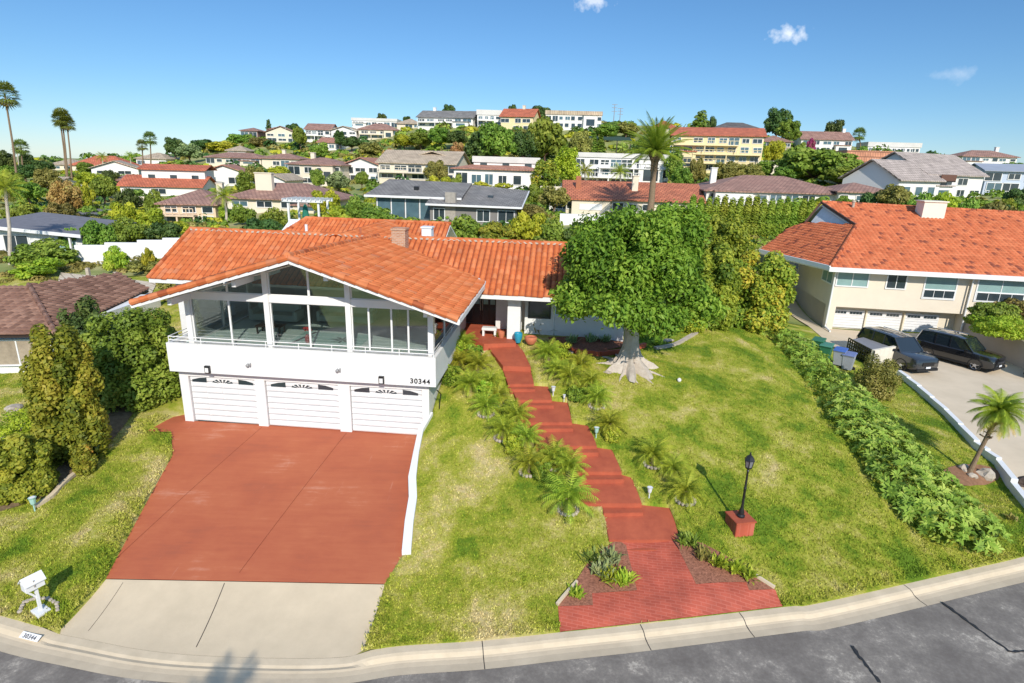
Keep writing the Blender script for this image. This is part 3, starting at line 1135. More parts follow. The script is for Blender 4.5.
def apron_z(X, Y):
    z = drive_z(X, Y)
    cx = np.array([p.x for p in CURVE]); cy = np.array([p.y for p in CURVE])
    yy = np.interp(X, cx, cy)
    z1 = ZC - .096
    y0 = 15.0
    t = np.clip((Y - yy) / (y0 - yy), 0, 1)
    return np.minimum(z, 1e3) * t + z1 * (1 - t)


tag(sheet('driveway_apron', apron_poly, apron_z, .3, CONC, .0), kind='structure')
for (u0, v0), (u1, v1) in [((224, 579), (196, 646)), ((122, 577), (88, 630))]:
    a, b = atz(u0, v0, -.83), atz(u1, v1, -1.25)
    ribbon('expansion_joint', [a.lerp(b, i / 12) for i in range(13)], .022 if u0 > 150 else .012, lambda p: float(apron_z(np.array([p[0]]), np.array([p[1]]))[0]) + .006, SEAL)
# saw cuts in the red drive
for a0, a1 in ((5.3, 4.6), (9.1, 8.7)):
    A, Bp = MF.w(a0, -.1), MF.w(a1, -8.2)
    ribbon('control_joint', [A.lerp(Bp, i / 20) for i in range(21)], .018, lambda p: float(drive_z(p[0], p[1])) + .006, mat('joint_red', (.20, .045, .025), .9))

# neighbour's drive
nd_px = [(829, 333), (965, 322), (1030, 352), (1100, 400), (1120, 520), (1030, 512), (997, 466), (975, 448), (945, 415), (918, 391), (905, 376), (884, 352), (838, 352)]
nd = [G(u, v) for u, v in nd_px]
nd[0] = NF.w(-.2, .3); nd[1] = NF.w(9.6, .3)
tag(sheet('neighbour_driveway', nd, hgt, .6, mat('pale_concrete', (.62, .51, .37), .85, .2, .1, .7, .3, 50, col2=(.53, .435, .31)), .03), kind='structure')
sp = [G(u, v) for u, v in [(790, 298), (803, 300)]] + [NF.w(-.25, .4), NF.w(-.3, -2)] + [G(u, v) for u, v in [(862, 352), (838, 350), (808, 326)]]
sp[0] = NF.w(-2.3, 10); sp[1] = NF.w(-.3, 10)
tag(sheet('side_path', sp, hgt, .5, CONC, .035), kind='structure')
# left road far between gardens, pale paved terrace
lr = [G(u, v) for u, v in [(75, 222), (118, 211), (113, 205), (78, 213)]]
tag(sheet('side_street', lr, hgt, 1.5, mat('old_asphalt', (.17, .16, .16), .9), .15), kind='structure')
TERM, nt, N, L, B = new_mat('diamond_pavers')
tc = N.new('ShaderNodeTexCoord'); mp = N.new('ShaderNodeMapping'); mp.inputs['Rotation'].default_value = (0, 0, math.radians(45))
ck = N.new('ShaderNodeTexBrick'); ck.offset = 0; ck.inputs['Scale'].default_value = 1; ck.inputs['Brick Width'].default_value = .6; ck.inputs['Row Height'].default_value = .6; ck.inputs['Mortar Size'].default_value = .05
ck.inputs['Color1'].default_value = (.62, .52, .40, 1); ck.inputs['Color2'].default_value = (.56, .46, .34, 1); ck.inputs['Mortar'].default_value = (.34, .28, .2, 1)
L.new(tc.outputs['Object'], mp.inputs[0]); L.new(mp.outputs[0], ck.inputs['Vector']); L.new(ck.outputs['Color'], B.inputs['Base Color']); B.inputs['Roughness'].default_value = .8
tp = [aty(u, v, D) for u, v, D in [(50, 295, 39), (150, 300, 39), (158, 290, 43), (110, 281, 46), (62, 279, 47)]]
tag(sheet('paved_terrace', tp, lambda X, Y: hgt(X, Y), .6, TERM, .06), kind='structure')

# mulch beds
tag(sheet('mulch_bed', bed_l, hgt, .12, MULCH, .035), kind='structure')
tag(sheet('mulch_bed', bed_r, hgt, .12, MULCH, .035), kind='structure')
bh = GP([(548, 338), (612, 338), (640, 345), (600, 352), (556, 349)])
tag(sheet('mulch_bed', bh, hgt, .3, MULCH, .05), kind='structure')
bl_ = GP([(0, 512), (45, 497), (72, 480), (100, 455), (125, 425), (148, 395), (150, 378), (110, 380), (40, 430), (0, 440)])
tag(sheet('mulch_bed', bl_, hgt, .4, mat('dry_soil', (.20, .14, .08), .95, .1, .4, 5, .8, 20), .03), kind='structure')

# brick apron and steps -----------------------------------------------


def brick_z(X, Y):
    z = hgt(X, Y)
    cx = np.array([p.x for p in CURVE]); cy = np.array([p.y for p in CURVE])
    yy = np.interp(X, cx, cy)
    t = np.clip((Y - yy) / .45, 0, 1)
    return (ZC - .002) * (1 - t) + (z + .03) * t


tag(sheet('brick_apron', brick_poly, brick_z, .2, BRKM), kind='structure')
TREADS = [  # front v, back v, left/right u at the front, left/right u at the back
    (540, 507, 609, 680, 602, 671), (503.5, 476, 580, 642, 577, 632), (472, 448, 558, 622, 551, 612), (446, 424, 536, 597, 531, 589), (422.5, 401, 520, 572, 516, 568),
    (400, 385, 517, 552, 510, 548), (384, 367, 508, 534, 502, 531)]
steps = MB()
for i, (vf, vb_, lf, rf, lb, rb) in enumerate(TREADS):
    zf, zb = WZ(vf) + .10, WZ(vb_) - .06 + .0
    zb = max(zb, zf + .02)
    q = [atz(lf, vf, zf), atz(rf, vf, zf), atz(rb, vb_, zb), atz(lb, vb_, zb)]
    # carry each tread back under the next riser
    bk = (q[3] - q[0]).normalized() * .45
    bk2 = (q[2] - q[1]).normalized() * .45
    q[2] = q[2] + bk2
    q[3] = q[3] + bk
    steps.slab([tuple(p) for p in q], .6)
    # lower half-step in front of each tread
    fr = (q[0] - q[3]); fr.z = 0; fr.normalize()
    hs_ = .16 if i < 2 else .12
    a, b = q[0] + fr * .32, q[1] + fr * .32
    ins = (q[1] - q[0]).normalized() * .12
    if i:
        pl = atz(TREADS[i - 1][4], TREADS[i - 1][1], zf - hs_)
        ax = max(a.x, pl.x)
        shift = Vector((ax - a.x, 0, 0))
    else:
        shift = Vector((0, 0, 0))
    ins = ins * 0 + shift
    st = [Vector((a.x, a.y, zf - hs_)) + ins, Vector((b.x, b.y, zf - hs_)), Vector((q[1].x, q[1].y, zf - hs_)) + fr * -.1, Vector((q[0].x, q[0].y, zf - hs_)) + ins + fr * -.1]
    steps.slab([tuple(p) for p in st], .5)
q = [(503, 366), (531, 367), (524, 352), (516, 341), (484, 342)]
z8 = [2.36, 2.36, 2.56, 2.68, 2.68]
steps.slab([tuple(atz(u, v, z)) for (u, v), z in zip(q, z8)], .6)
q = [(484, 344), (516, 343), (514, 330), (500, 320), (444, 321), (446, 336), (470, 339)]
steps.slab([tuple(atz(u, v, 2.80)) for (u, v) in q], .5)
tag(steps.build('walkway_steps', REDP, bevel=.015), kind='structure')

# white retaining wall beside the drive --------------------------------
WL = WL3
vs, fs = [], []
for i, (p0, h) in enumerate(zip(WL, [1.06, .84, .70, .56, .46, .36, .24])):
    d = WL[min(i + 1, len(WL) - 1)] - WL[max(i - 1, 0)]
    nn_ = Vector((-d.y, d.x, 0)).normalized() * .2
    if nn_.x < 0:
        nn_ = -nn_
    zt = float(drive_z(p0.x, p0.y)) + h
    for p in (p0 - nn_ * .08, p0 + nn_ * (1.0 if i < 3 else 1.35)):
        vs += [(p.x, p.y, zt - 1.6), (p.x, p.y, zt)]
for i in range(len(WL) - 1):
    a, b = 4 * i, 4 * i + 4
    fs += [(a, b, b + 1, a + 1), (a + 1, b + 1, b + 3, a + 3), (a + 3, b + 3, b + 2, a + 2)]
fs += [(0, 1, 3, 2), (4 * len(WL) - 4, 4 * len(WL) - 2, 4 * len(WL) - 1, 4 * len(WL) - 3)]
tag(MB().add(vs, fs).build('retaining_wall', WHITE), 'low white painted wall between the red driveway and the lawn', 'wall')

tag(lawn_mesh(), kind='structure')

# ------------------------------------------------------------------ tiled roof slopes
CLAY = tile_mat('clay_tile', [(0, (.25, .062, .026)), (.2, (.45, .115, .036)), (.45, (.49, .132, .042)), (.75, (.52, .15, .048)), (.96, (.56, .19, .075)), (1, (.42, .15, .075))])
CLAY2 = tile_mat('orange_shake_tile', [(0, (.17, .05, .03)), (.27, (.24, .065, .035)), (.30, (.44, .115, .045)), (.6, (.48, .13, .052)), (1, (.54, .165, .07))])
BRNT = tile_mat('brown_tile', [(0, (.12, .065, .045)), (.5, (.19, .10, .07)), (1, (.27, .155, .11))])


def tile_slope(name, P, E, U, poly, m, parent, per=.30, amp=.10, row=.40, step=.03, samp=8, seed=1, lift=0.0, irr=.012):
    """P lower-left corner, E along the eave, U up the slope (unit vectors); poly in (along, up) metres"""
    rg = np.random.default_rng(seed)
    E, U = Vector(E).normalized(), Vector(U).normalized()
    Nn = E.cross(U).normalized()
    if Nn.z < 0:
        Nn = -Nn
    s1 = max(p[0] for p in poly); s0 = min(p[0] for p in poly)
    t1 = max(p[1] for p in poly); t0 = min(p[1] for p in poly)
    ds = per / samp
    ns = int(math.ceil((s1 - s0) / ds)) + 1
    nr = int(math.ceil((t1 - t0) / row))
    sv = s0 + np.arange(ns) * ds
    V, Q, T = [], [], []
    ph = np.abs(((sv / per) + .5) % 1 - .5) / .36  # distance from the crown of each barrel
    prof = amp * np.sqrt(np.clip(1 - ph ** 2, 0, 1))
    Pn, En, Un, Nv = (np.array(x) for x in (P, E, U, Nn))
    base = 0
    colid = np.floor((sv[:-1] + ds / 2) / per + .5).astype(int)
    for r in range(nr):
        ta, tb = t0 + r * row, min(t0 + (r + 1) * row + .03, t1 + .02)
        jit_ = rg.normal(0, irr, colid.max() - colid.min() + 2)
        jn = np.append(jit_[colid - colid.min()], 0)
        z0 = prof + step + lift + jn * .5
        z1 = prof + lift
        for tt, zz in ((ta, z0 * 0 + lift - .005), (ta, z0), (tb, z1)):
            tj = tt + (jn if tt == ta else 0)
            V.append(Pn + np.outer(sv, En) + np.outer(np.full(ns, 1.0) * tj, Un) + np.outer(zz, Nv))
        tint = rg.random(colid.max() - colid.min() + 2)
        f0 = tint[colid - colid.min()] * .78 + .22
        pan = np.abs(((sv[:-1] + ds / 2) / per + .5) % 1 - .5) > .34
        f0 = np.where(pan & (amp > .06), 0.0, f0)  # deep pans darkened: trough shade and dirt put into the tint
        sc = sv[:-1] + ds / 2
        for (lo, hi, tc_) in ((0, 1, ta + .02), (1, 2, (ta + tb) / 2)):
            ok = in_poly(sc, np.full(ns - 1, tc_), poly)
            i = np.arange(ns - 1)[ok]
            Q.append(np.stack([base + lo * ns + i, base + lo * ns + i + 1, base + hi * ns + i + 1, base + hi * ns + i], 1))
            T.append(f0[ok])
        base += 3 * ns
    o = raw_mesh(name, np.concatenate(V), np.concatenate(Q), 4, np.concatenate(T), parent, m)
    return o


def ridge_caps(name, pts, r, m, parent, L0=.42):
    rg = random.Random(5)
    mb = MB()
    for a, b in zip(pts[:-1], pts[1:]):
        a, b = Vector(a), Vector(b)
        n = max(1, int((b - a).length / L0))
        for k in range(n):
            p = a.lerp(b, k / n)
            q = a.lerp(b, (k + 1.12) / n)
            mb.tube([p, q], [r * 1.12, r * .9], 8)
    o = mb.build(name, m, parent, fix=False)
    at = o.data.attributes.new('tint', 'FLOAT', 'FACE')
    nf = len(o.data.polygons)
    vals = np.repeat(np.random.default_rng(4).random(nf // 10 + 1), 10)[:nf]
    at.data.foreach_set('value', vals.astype(np.float32))
    return o


# ------------------------------------------------------------------ the main house
mh = empty('house', (MF.o[0], MF.o[1], 0), MF.r, 'white two-level house with orange clay tile roofs, glass gable room and three garage doors', 'house')
GA, GB = 1.72, 12.72      # garage wall
DL, DR = 1.62, 13.1       # deck front
ZD0, ZD1 = 2.47, 3.73
w_ = MB()
# garage front: piers and lintel round three door openings
doors = [(2.15, 5.0), (5.6, 8.82), (9.35, 12.45)]
doors = [(2.12, 5.12), (5.55, 8.80), (9.30, 12.42)]
dz = 2.14
xs = [GA] + [x for d in doors for x in d] + [GB]
for i in range(0, len(xs), 2):
    w_.box(xs[i], xs[i + 1], 0, .3, -.6, dz)
w_.box(GA, GB, .002, .3, dz + .0, ZD0 + .05)
w_.box(GA, GA + .2, .3, 9, -.6, 3.6)
w_.box(GB - .2, GB, .3, 9, -.6, 3.6)
w_.box(GA + .2, GB - .2, .5, 9, -.7, -.2)
w_.build('wall', WHITEW, mh)
for k, (d0, d1) in enumerate(doors):
    d = MB()
    nr = 8
    for i in range(nr):
        z0, z1 = .02 + i * (dz - .02) / nr, .02 + (i + 1) * (dz - .02) / nr
        d.box(d0 + .03, d1 - .03, .10, .15, z0 + .03, z1 - .006)
        wd = d1 - d0
        for j in range(4):
            x0 = d0 + .10 + j * (wd - .14) / 4
            d.box(x0, x0 + (wd - .14) / 4 - .08, .075, .11, z0 + .07, z1 - .05)
    d.box(d0 + .02, d1 - .02, .16, .19, 0, dz)
    g = d.build('garage_door', DOORW, mh)
    cx, zt = (d0 + d1) / 2, dz - .06
    # sunburst lights: a fan in the middle and a tapering light either side
    pn = MB()
    for s in (-1, 1):
        x_in, x_out = cx + s * .72, cx + s * 1.38
        pn.add([(x_in, .07, zt), (x_in, .07, zt - .22), (x_out, .07, zt - .22), (x_out, .07, zt - .12), ((x_in + x_out) / 2, .07, zt - .03)], [(0, 1, 2, 3, 4) if s < 0 else (4, 3, 2, 1, 0)])
        for q in ((.03, .17, .09, .33), (.2, .5, .36, .52)):
            pass
        pn.add([(cx + s * .04, .07, zt - .22), (cx + s * .04, .07, zt - .06), (cx + s * .16, .07, zt - .05)], [(0, 1, 2)])
        pn.add([(cx + s * .10, .07, zt - .22), (cx + s * .24, .07, zt - .06), (cx + s * .37, .07, zt - .09)], [(0, 1, 2)])
        pn.add([(cx + s * .17, .07, zt - .225), (cx + s * .42, .07, zt - .12), (cx + s * .47, .07, zt - .20)], [(0, 1, 2)])
    pn.build('window_pane', DARKGL, g, fix=False)
# deck: solid white balcony band with its floor
b = MB()
b.box(DL, DR, -.40, -.25, ZD0, ZD1)
b.box(DL, DL + .15, -.25, 6, ZD0, ZD1)
b.box(DR - .15, DR, -.25, 5.2, ZD0, ZD1)
b.box(DL + .15, DR - .15, -.25, 8, ZD0 + .02, ZD0 + .25)
b.build('balcony', WHITEW, mh)
fl = MB()
fl.box(GA + .3, GB + .1, .35, 8.3, 3.35, 3.6)
fl.build('floor', mat('teal_carpet', (.56, .66, .62), .9, .1, .08, 1.5), mh)
rl = MB()
for z in (ZD1 + .12, ZD1 + .27):
    rl.tube([(DL + .1, 5.5, z), (DL + .1, -.33, z), (DR - .1, -.33, z), (DR - .1, 5.0, z)], .022, 6)
for k in range(9):
    x = DL + .1 + k * (DR - DL - .2) / 8
    rl.tube([(x, -.33, ZD1 - .02), (x, -.33, ZD1 + .27)], .018, 6)
for y in (1.5, 3.5, 5.4):
    rl.tube([(DL + .1, y, ZD1 - .02), (DL + .1, y, ZD1 + .27)], .018, 6)
    if y < 5:
        rl.tube([(DR - .1, y, ZD1 - .02), (DR - .1, y, ZD1 + .27)], .018, 6)
rl.build('railing', WHITE, mh)
# posts and beams of the glass gable
RA, RZ0, RZE, AEL, AER = 7.86, 7.75, 5.72, 1.35, 14.25


def rz_front(a, zr=RZ0 - .25):
    """underside of the gable roof over a"""
    return zr - abs(a - RA) * (RZ0 - RZE) / (AER - RA) if a > RA else zr - abs(a - RA) * (RZ0 - RZE) / (RA - AEL)


for a in (2.45, 5.92, 9.38, 12.80):
    top = rz_front(a) - .02
    MB().box(a - .11, a + .11, .06, .34, 3.4, top).build('post', WHITE, mh)
for (a0, a1) in ((2.56, 5.81), (6.03, 9.27), (9.49, 12.69)):
    MB().box(a0, a1, .11, .30, 5.56, 5.86).build('beam', WHITE, mh)
# outrigger beams carrying the overhang
for a in (2.6, 5.35, 9.05, 12.9):
    zt = rz_front(a)
    MB().bar((a, -1.2, zt - .16), (a, 2.5, zt - .2), .16, .26).build('outrigger_beam', WHITE, mh)
win = [(2.56, 4.22), (4.22, 5.81), (6.03, 7.66), (7.66, 9.27), (9.49, 10.2), (10.2, 11.15), (11.15, 11.85), (11.85, 12.69)]
for a0, a1 in win:
    f = MB()
    z0, z1 = 3.62, 5.56
    t = .035
    f.box(a0, a0 + t, .17, .24, z0, z1); f.box(a1 - t, a1, .17, .24, z0, z1)
    f.box(a0 + t, a1 - t, .17, .24, z0, z0 + .07); f.box(a0 + t, a1 - t, .17, .24, z1 - t, z1)
    fo = f.build('window', WHITE, mh)
    MB().box(a0 + t, a1 - t, .20, .212, z0 + .07, z1 - t).build('pane', GLASS, fo)
for a0, a1 in ((2.65, 4.22), (4.22, 5.81), (6.03, 7.72), (7.72, 9.27), (9.49, 11.0), (11.0, 12.6)):
    z0 = 5.87
    zl, zr_ = rz_front(a0) - .12, rz_front(a1) - .12
    fo = MB()
    for (p, q) in (((a0, .2, z0), (a1, .2, z0)), ((a0, .2, zl), (a1, .2, zr_)), ((a0 + .02, .2, z0), (a0 + .02, .2, zl)), ((a1 - .02, .2, z0), (a1 - .02, .2, zr_))):
        if (Vector(p) - Vector(q)).length > .05:
            fo.bar(p, q, .05, .05)
    if zl < z0 + .05 or zr_ < z0 + .05:
        pass
    fo = fo.build('window', WHITE, mh)
    pts = [(a0, z0), (a1, z0), (a1, max(zr_, z0 + .01)), (a0, max(zl, z0 + .01))]
    MB().add([(x, .195, z) for x, z in pts] + [(x, .205, z) for x, z in pts], [(0, 1, 2, 3), (7, 6, 5, 4), (0, 4, 5, 1), (1, 5, 6, 2), (2, 6, 7, 3), (3, 7, 4, 0)]).build('pane', GLASS, fo)
# side glazing on both sides of the room
for sgn, a in ((0, 2.42), (1, 12.84)):
    for b0, b1 in ((.4, 2.6), (2.6, 4.9)):
        f = MB()
        f.box(a - .04, a + .04, b0, b0 + .05, 3.6, 5.5); f.box(a - .04, a + .04, b1 - .05, b1, 3.6, 5.5)
        f.box(a - .04, a + .04, b0 + .05, b1 - .05, 3.6, 3.68); f.box(a - .04, a + .04, b0 + .05, b1 - .05, 5.42, 5.5)
        fo = f.build('window', WHITE, mh)
        MB().box(a - .006, a + .006, b0 + .05, b1 - .05, 3.68, 5.42).build('pane', GLASS, fo)
# inner walls of the room, back gable wall, upper walls of the main block
iw = MB()
iw.box(2.4, 12.85, 8.0, 8.2, 3.4, 5.4)
iw.box(2.36, 2.5, 4.9, 8, 2.4, 5.5)
iw.box(12.78, 12.92, 4.9, 8, 2.4, 5.35)
iw.build('inner_wall', mat('grey_green_wall', (.50, .52, .50), .8, .2, .05), mh)
mw = MB()
mw.box(-2.3, 2.3, 6.3, 14, 1.0, 5.2)
mw.box(2.3, 12.78, 8.25, 14, 1.0, 5.3)
mw.box(12.78, 14.55, 8.75, 14, 1.8, 5.3)
mw.box(14.55, 16.15, 7.9, 14, 1.8, 5.3)
mw.box(16.15, 17.7, 7.25, 14, 1.8, 5.22)
for a in (-2.3, 17.45):
    mw.add([(a, 6.3, 5.18), (a, 12.3, 5.18), (a, 9.3, 6.95), (a + .25, 6.3, 5.18), (a + .25, 12.3, 5.18), (a + .25, 9.3, 6.95)], [(0, 1, 2), (5, 4, 3), (0, 3, 4, 1), (1, 4, 5, 2), (2, 5, 3, 0)])
mw.box(-.8, 9.7, 15, 22, 1.5, 5.3)
mw.build('wall', WHITEW, mh)
# porch pier
MB().box(15.35, 16.0, 6.05, 6.75, 2.3, 5.05).build('pier', WHITE, mh, bevel=.02)
# entry doors
for a0, a1 in ((12.82, 13.66), (13.68, 14.52)):
    d = MB().box(a0, a1, 8.60, 8.70, 2.85, 5.0)
    dd = d.build('door', DKWOOD, mh)
    q = MB()
    for (x0, x1) in ((a0 + .1, a0 + .36), (a1 - .36, a1 - .1)):
        q.box(x0, x1, 8.575, 8.6, 3.05, 3.75)
    q.build('door_panel', BLACK, dd)
    q = MB()
    for (x0, x1) in ((a0 + .1, a0 + .36), (a1 - .36, a1 - .1)):
        q.box(x0, x1, 8.58, 8.6, 3.95, 4.85)
    q.build('pane', TEALGL, dd)
    q = MB()
    xx = a1 - .05 if a0 < 13 else a0 + .05
    q.tube([(xx, 8.55, 3.6), (xx, 8.55, 4.3)], .022, 6)
    q.build('handle', CHROME, dd)
# front window right of the porch
f = MB()
f.box(16.32, 17.5, 7.20, 7.26, 3.65, 3.72); f.box(16.32, 17.5, 7.20, 7.26, 4.75, 4.82); f.box(16.32, 16.39, 7.20, 7.26, 3.72, 4.75); f.box(17.43, 17.5, 7.20, 7.26, 3.72, 4.75)
fo = f.build('window', BLACK, mh)
MB().box(16.39, 17.43, 7.235, 7.26, 3.72, 4.75).build('pane', DARKGL, fo)
# fascia boards + soffits
fs_ = MB()
fs_.bar((AEL - .05, -1.62, RZE - .16), (RA, -1.62, RZ0 - .16), .06, .16)
fs_.bar((RA, -1.62, RZ0 - .16), (AER + .05, -1.62, RZE - .16), .06, .16)
fs_.bar((AEL - .02, -1.6, RZE - .12), (AEL - .02, 7.6, RZE - .12), .06, .2)
fs_.bar((AER + .02, -1.6, RZE - .12), (AER + .02, 5.3, RZE - .12), .06, .2)
fs_.bar((13.9, 5.36, 5.10), (18.1, 5.36, 5.10), .06, .24)
fs_.bar((-3.05, 5.36, 5.10), (1.3, 5.36, 5.10), .06, .22)
fs_.bar((-3.05, 5.4, 5.12), (-3.05, 9.3, 7.14), .06, .22)
fs_.bar((18.08, 5.4, 5.12), (18.08, 9.3, 7.14), .06, .22)
fs_.build('fascia', WHITE, mh)
so_ = MB()
ZM, BM, ZR_, BR_ = 5.20, 5.35, 7.25, 9.3
so_.slab([(AEL, -1.6, RZE - .03), (RA, -1.6, RZ0 - .05), (RA, 9.0, ZR_ + .05), (AEL, 9.0, RZE - .03)], .10)
so_.slab([(RA, -1.6, RZ0 - .05), (AER, -1.6, RZE - .03), (AER, 6.2, RZE - .03), (RA, 9.0, ZR_ + .05)], .10)
so_.slab([(-3.05, BM, ZM - .03), (18.1, BM, ZM - .03), (18.1, BR_, ZR_ - .04), (-3.05, BR_, ZR_ - .04)], .12)
so_.slab([(-3.05, BR_, ZR_ - .04), (18.1, BR_, ZR_ - .04), (18.1, 14.4, 4.8), (-3.05, 14.4, 4.8)], .12)
so_.build('soffit', WHITE, mh, fix=True)

rf = tile_slope('roof', (0, 0, 0), (1, 0, 0), (0, 1, 0), [(0, 0), (.1, 0), (.1, .1), (0, .1)], CLAY, mh)
bpy.data.objects.remove(rf)
sl_ = math.hypot(BR_ - BM, ZR_ - ZM)
Um = (0, (BR_ - BM) / sl_, (ZR_ - ZM) / sl_)
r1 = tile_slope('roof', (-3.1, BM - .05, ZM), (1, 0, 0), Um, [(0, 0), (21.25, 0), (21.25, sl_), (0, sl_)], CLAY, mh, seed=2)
# wing slopes: ridge falls a little towards the main ridge
zb_ = ZR_ + .10


def wing_plane(a_e, s):
    E = Vector((0, 10.6, 0)).normalized()
    Rt = Vector((RA, -1.6, RZ0)) - Vector((a_e, -1.6, RZE))
    U = Rt.normalized()
    return E, U, Rt.length


for s_, ae in ((0, AEL), (1, AER)):
    E_, U_, LU = wing_plane(ae, s_)
    # tilt along the ridge
    ridge_drop = RZ0 - zb_
    nrow = LU
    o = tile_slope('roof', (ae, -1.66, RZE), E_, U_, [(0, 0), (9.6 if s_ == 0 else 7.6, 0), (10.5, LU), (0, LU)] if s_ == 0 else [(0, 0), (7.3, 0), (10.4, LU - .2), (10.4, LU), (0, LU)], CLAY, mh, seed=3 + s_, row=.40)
    me = o.data
    n = len(me.vertices)
    co_ = np.empty(n * 3)
    me.vertices.foreach_get('co', co_)
    co_ = co_.reshape(-1, 3)
    t = np.clip((co_[:, 2] - RZE) / (RZ0 - RZE), 0, 1)
    co_[:, 2] -= t * ridge_drop * np.clip((co_[:, 1] + 1.6) / 10.6, 0, 1)
    me.vertices.foreach_set('co', co_.ravel())
ridge_caps('ridge_cap', [(RA, -1.7, RZ0 + .07), (RA, 9.0, zb_ + .05)], .12, CLAY, mh)
ridge_caps('ridge_cap', [(-3.1, BR_, ZR_ + .06), (18.15, BR_, ZR_ + .06)], .12, CLAY, mh)
ridge_caps('rake_cap', [(-3.08, BM, ZM + .06), (-3.08, BR_, ZR_ + .06)], .10, CLAY, mh)
ridge_caps('rake_cap', [(18.1, BM, ZM + .06), (18.1, BR_, ZR_ + .06)], .10, CLAY, mh)
ridge_caps('rake_cap', [(AEL, -1.64, RZE + .0), (RA, -1.64, RZ0 + .0)], .12, CLAY, mh)
ridge_caps('rake_cap', [(AER, -1.64, RZE + .0), (RA, -1.64, RZ0 + .0)], .12, CLAY, mh)
# pale scalloped mortar along the main ridge
dm = MB()
vs, fs = [], []
nk = 64 * 4
for k in range(nk + 1):
    x = -3 + k * .33 / 4
    h_ = .09 if k % 4 < 2 else .015
    vs += [(x, BR_ - .16, ZR_ + .0), (x, BR_ - .15, ZR_ + h_ + .01)]
fs = [(2 * k, 2 * k + 2, 2 * k + 3, 2 * k + 1) for k in range(nk)]
dm.add(vs, fs).build('ridge_mortar', STONE, mh, fix=False)
# rear wing and the small cross gable between
sl2 = math.hypot(4.2, 1.9)
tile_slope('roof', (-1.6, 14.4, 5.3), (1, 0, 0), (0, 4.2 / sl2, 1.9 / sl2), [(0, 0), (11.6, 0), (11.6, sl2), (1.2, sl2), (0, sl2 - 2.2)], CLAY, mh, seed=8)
ridge_caps('ridge_cap', [(-.4, 18.6, 7.26), (10.0, 18.6, 7.26)], .12, CLAY, mh)
ridge_caps('ridge_cap', [(-.4, 18.6, 7.26), (-1.5, 16.2, 6.2)], .12, CLAY, mh)
s2 = MB()
s2.slab([(-1.6, 14.4, 5.25), (10.0, 14.4, 5.25), (10.0, 18.6, 7.14), (-1.6, 18.6, 7.14)], .1)
s2.slab([(-1.6, 18.6, 7.14), (10.0, 18.6, 7.14), (10.0, 23, 5.2), (-1.6, 23, 5.2)], .1)
s2.build('soffit', WHITE, mh)
lx = 2.9
lu = math.hypot(lx, 1.0)
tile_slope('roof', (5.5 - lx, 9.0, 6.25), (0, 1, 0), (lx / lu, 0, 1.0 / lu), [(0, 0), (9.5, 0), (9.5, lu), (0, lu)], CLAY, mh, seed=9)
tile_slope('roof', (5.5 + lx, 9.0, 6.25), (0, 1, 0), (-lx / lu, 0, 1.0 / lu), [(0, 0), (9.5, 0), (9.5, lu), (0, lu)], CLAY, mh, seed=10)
# chimneys and vents
BRKCH, nt, N, L, B = new_mat('chimney_brick')
tc = N.new('ShaderNodeTexCoord'); mp = N.new('ShaderNodeMapping'); mp.inputs['Rotation'].default_value = (math.radians(90), 0, 0)
br = N.new('ShaderNodeTexBrick'); br.inputs['Scale'].default_value = 1; br.inputs['Brick Width'].default_value = .22; br.inputs['Row Height'].default_value = .085; br.inputs['Mortar Size'].default_value = .012
br.inputs['Color1'].default_value = (.38, .17, .09, 1); br.inputs['Color2'].default_value = (.50, .26, .15, 1); br.inputs['Mortar'].default_value = (.45, .38, .3, 1)
L.new(tc.outputs['Object'], mp.inputs[0]); L.new(mp.outputs[0], br.inputs['Vector']); L.new(br.outputs['Color'], B.inputs['Base Color']); B.inputs['Roughness'].default_value = .9
ch = MB()
ch.box(9.0, 9.72, 7.75, 8.45, 6.0, 7.85); ch.box(8.96, 9.76, 7.71, 8.49, 7.85, 7.95)
ch.build('chimney', BRKCH, mh)
ch = MB()
ch.box(10.0, 10.55, 10.2, 10.8, 6.5, 7.75); ch.box(9.95, 10.6, 10.15, 10.85, 7.75, 7.83)
ch.build('chimney', WHITE, mh)
MB().tube([(8.0, 6.4, 6.4), (8.0, 6.4, 7.6)], .05, 8).build('vent_pipe', mat('red_pipe', (.40, .12, .06), .6), mh) if False else None
MB().tube([(1.2, 14.9, 5.3), (1.2, 14.9, 7.2)], .09, 8).build('vent_pipe', WHITE, mh)
MB().tube([(6.4, 10.4, 6.6), (6.4, 10.4, 7.6)], .06, 8).build('vent_pipe', mat('red_pipe', (.40, .12, .06), .6), mh)
# wall lanterns, spot lamps, numbers
for a in (3.36, 10.85):
    l = MB().box(a - .11, a + .11, -.52, -.404, ZD0 + .03, ZD0 + .36)
    lo = l.build('wall_lantern', BLACK, mh, bevel=.01)
    MB().box(a - .07, a + .07, -.535, -.52, ZD0 + .08, ZD0 + .28).build('lantern_glass', mat('frosted', (.7, .7, .68), .4), lo)
for a in (5.15, 9.0):
    l = MB().lathe([(.03, 0), (.07, .03), (.075, .12)], (a, -.54, 2.95), 10, 'y')
    l.tube([(a, -.4, 3.02), (a, -.48, 2.97)], .025, 6)
    l.tube([(a + .1, -.4, 3.04), (a + .13, -.54, 2.95)], .03, 6)
    l.build('spot_lamp', mat('grey_metal', (.25, .25, .25), .4), mh)


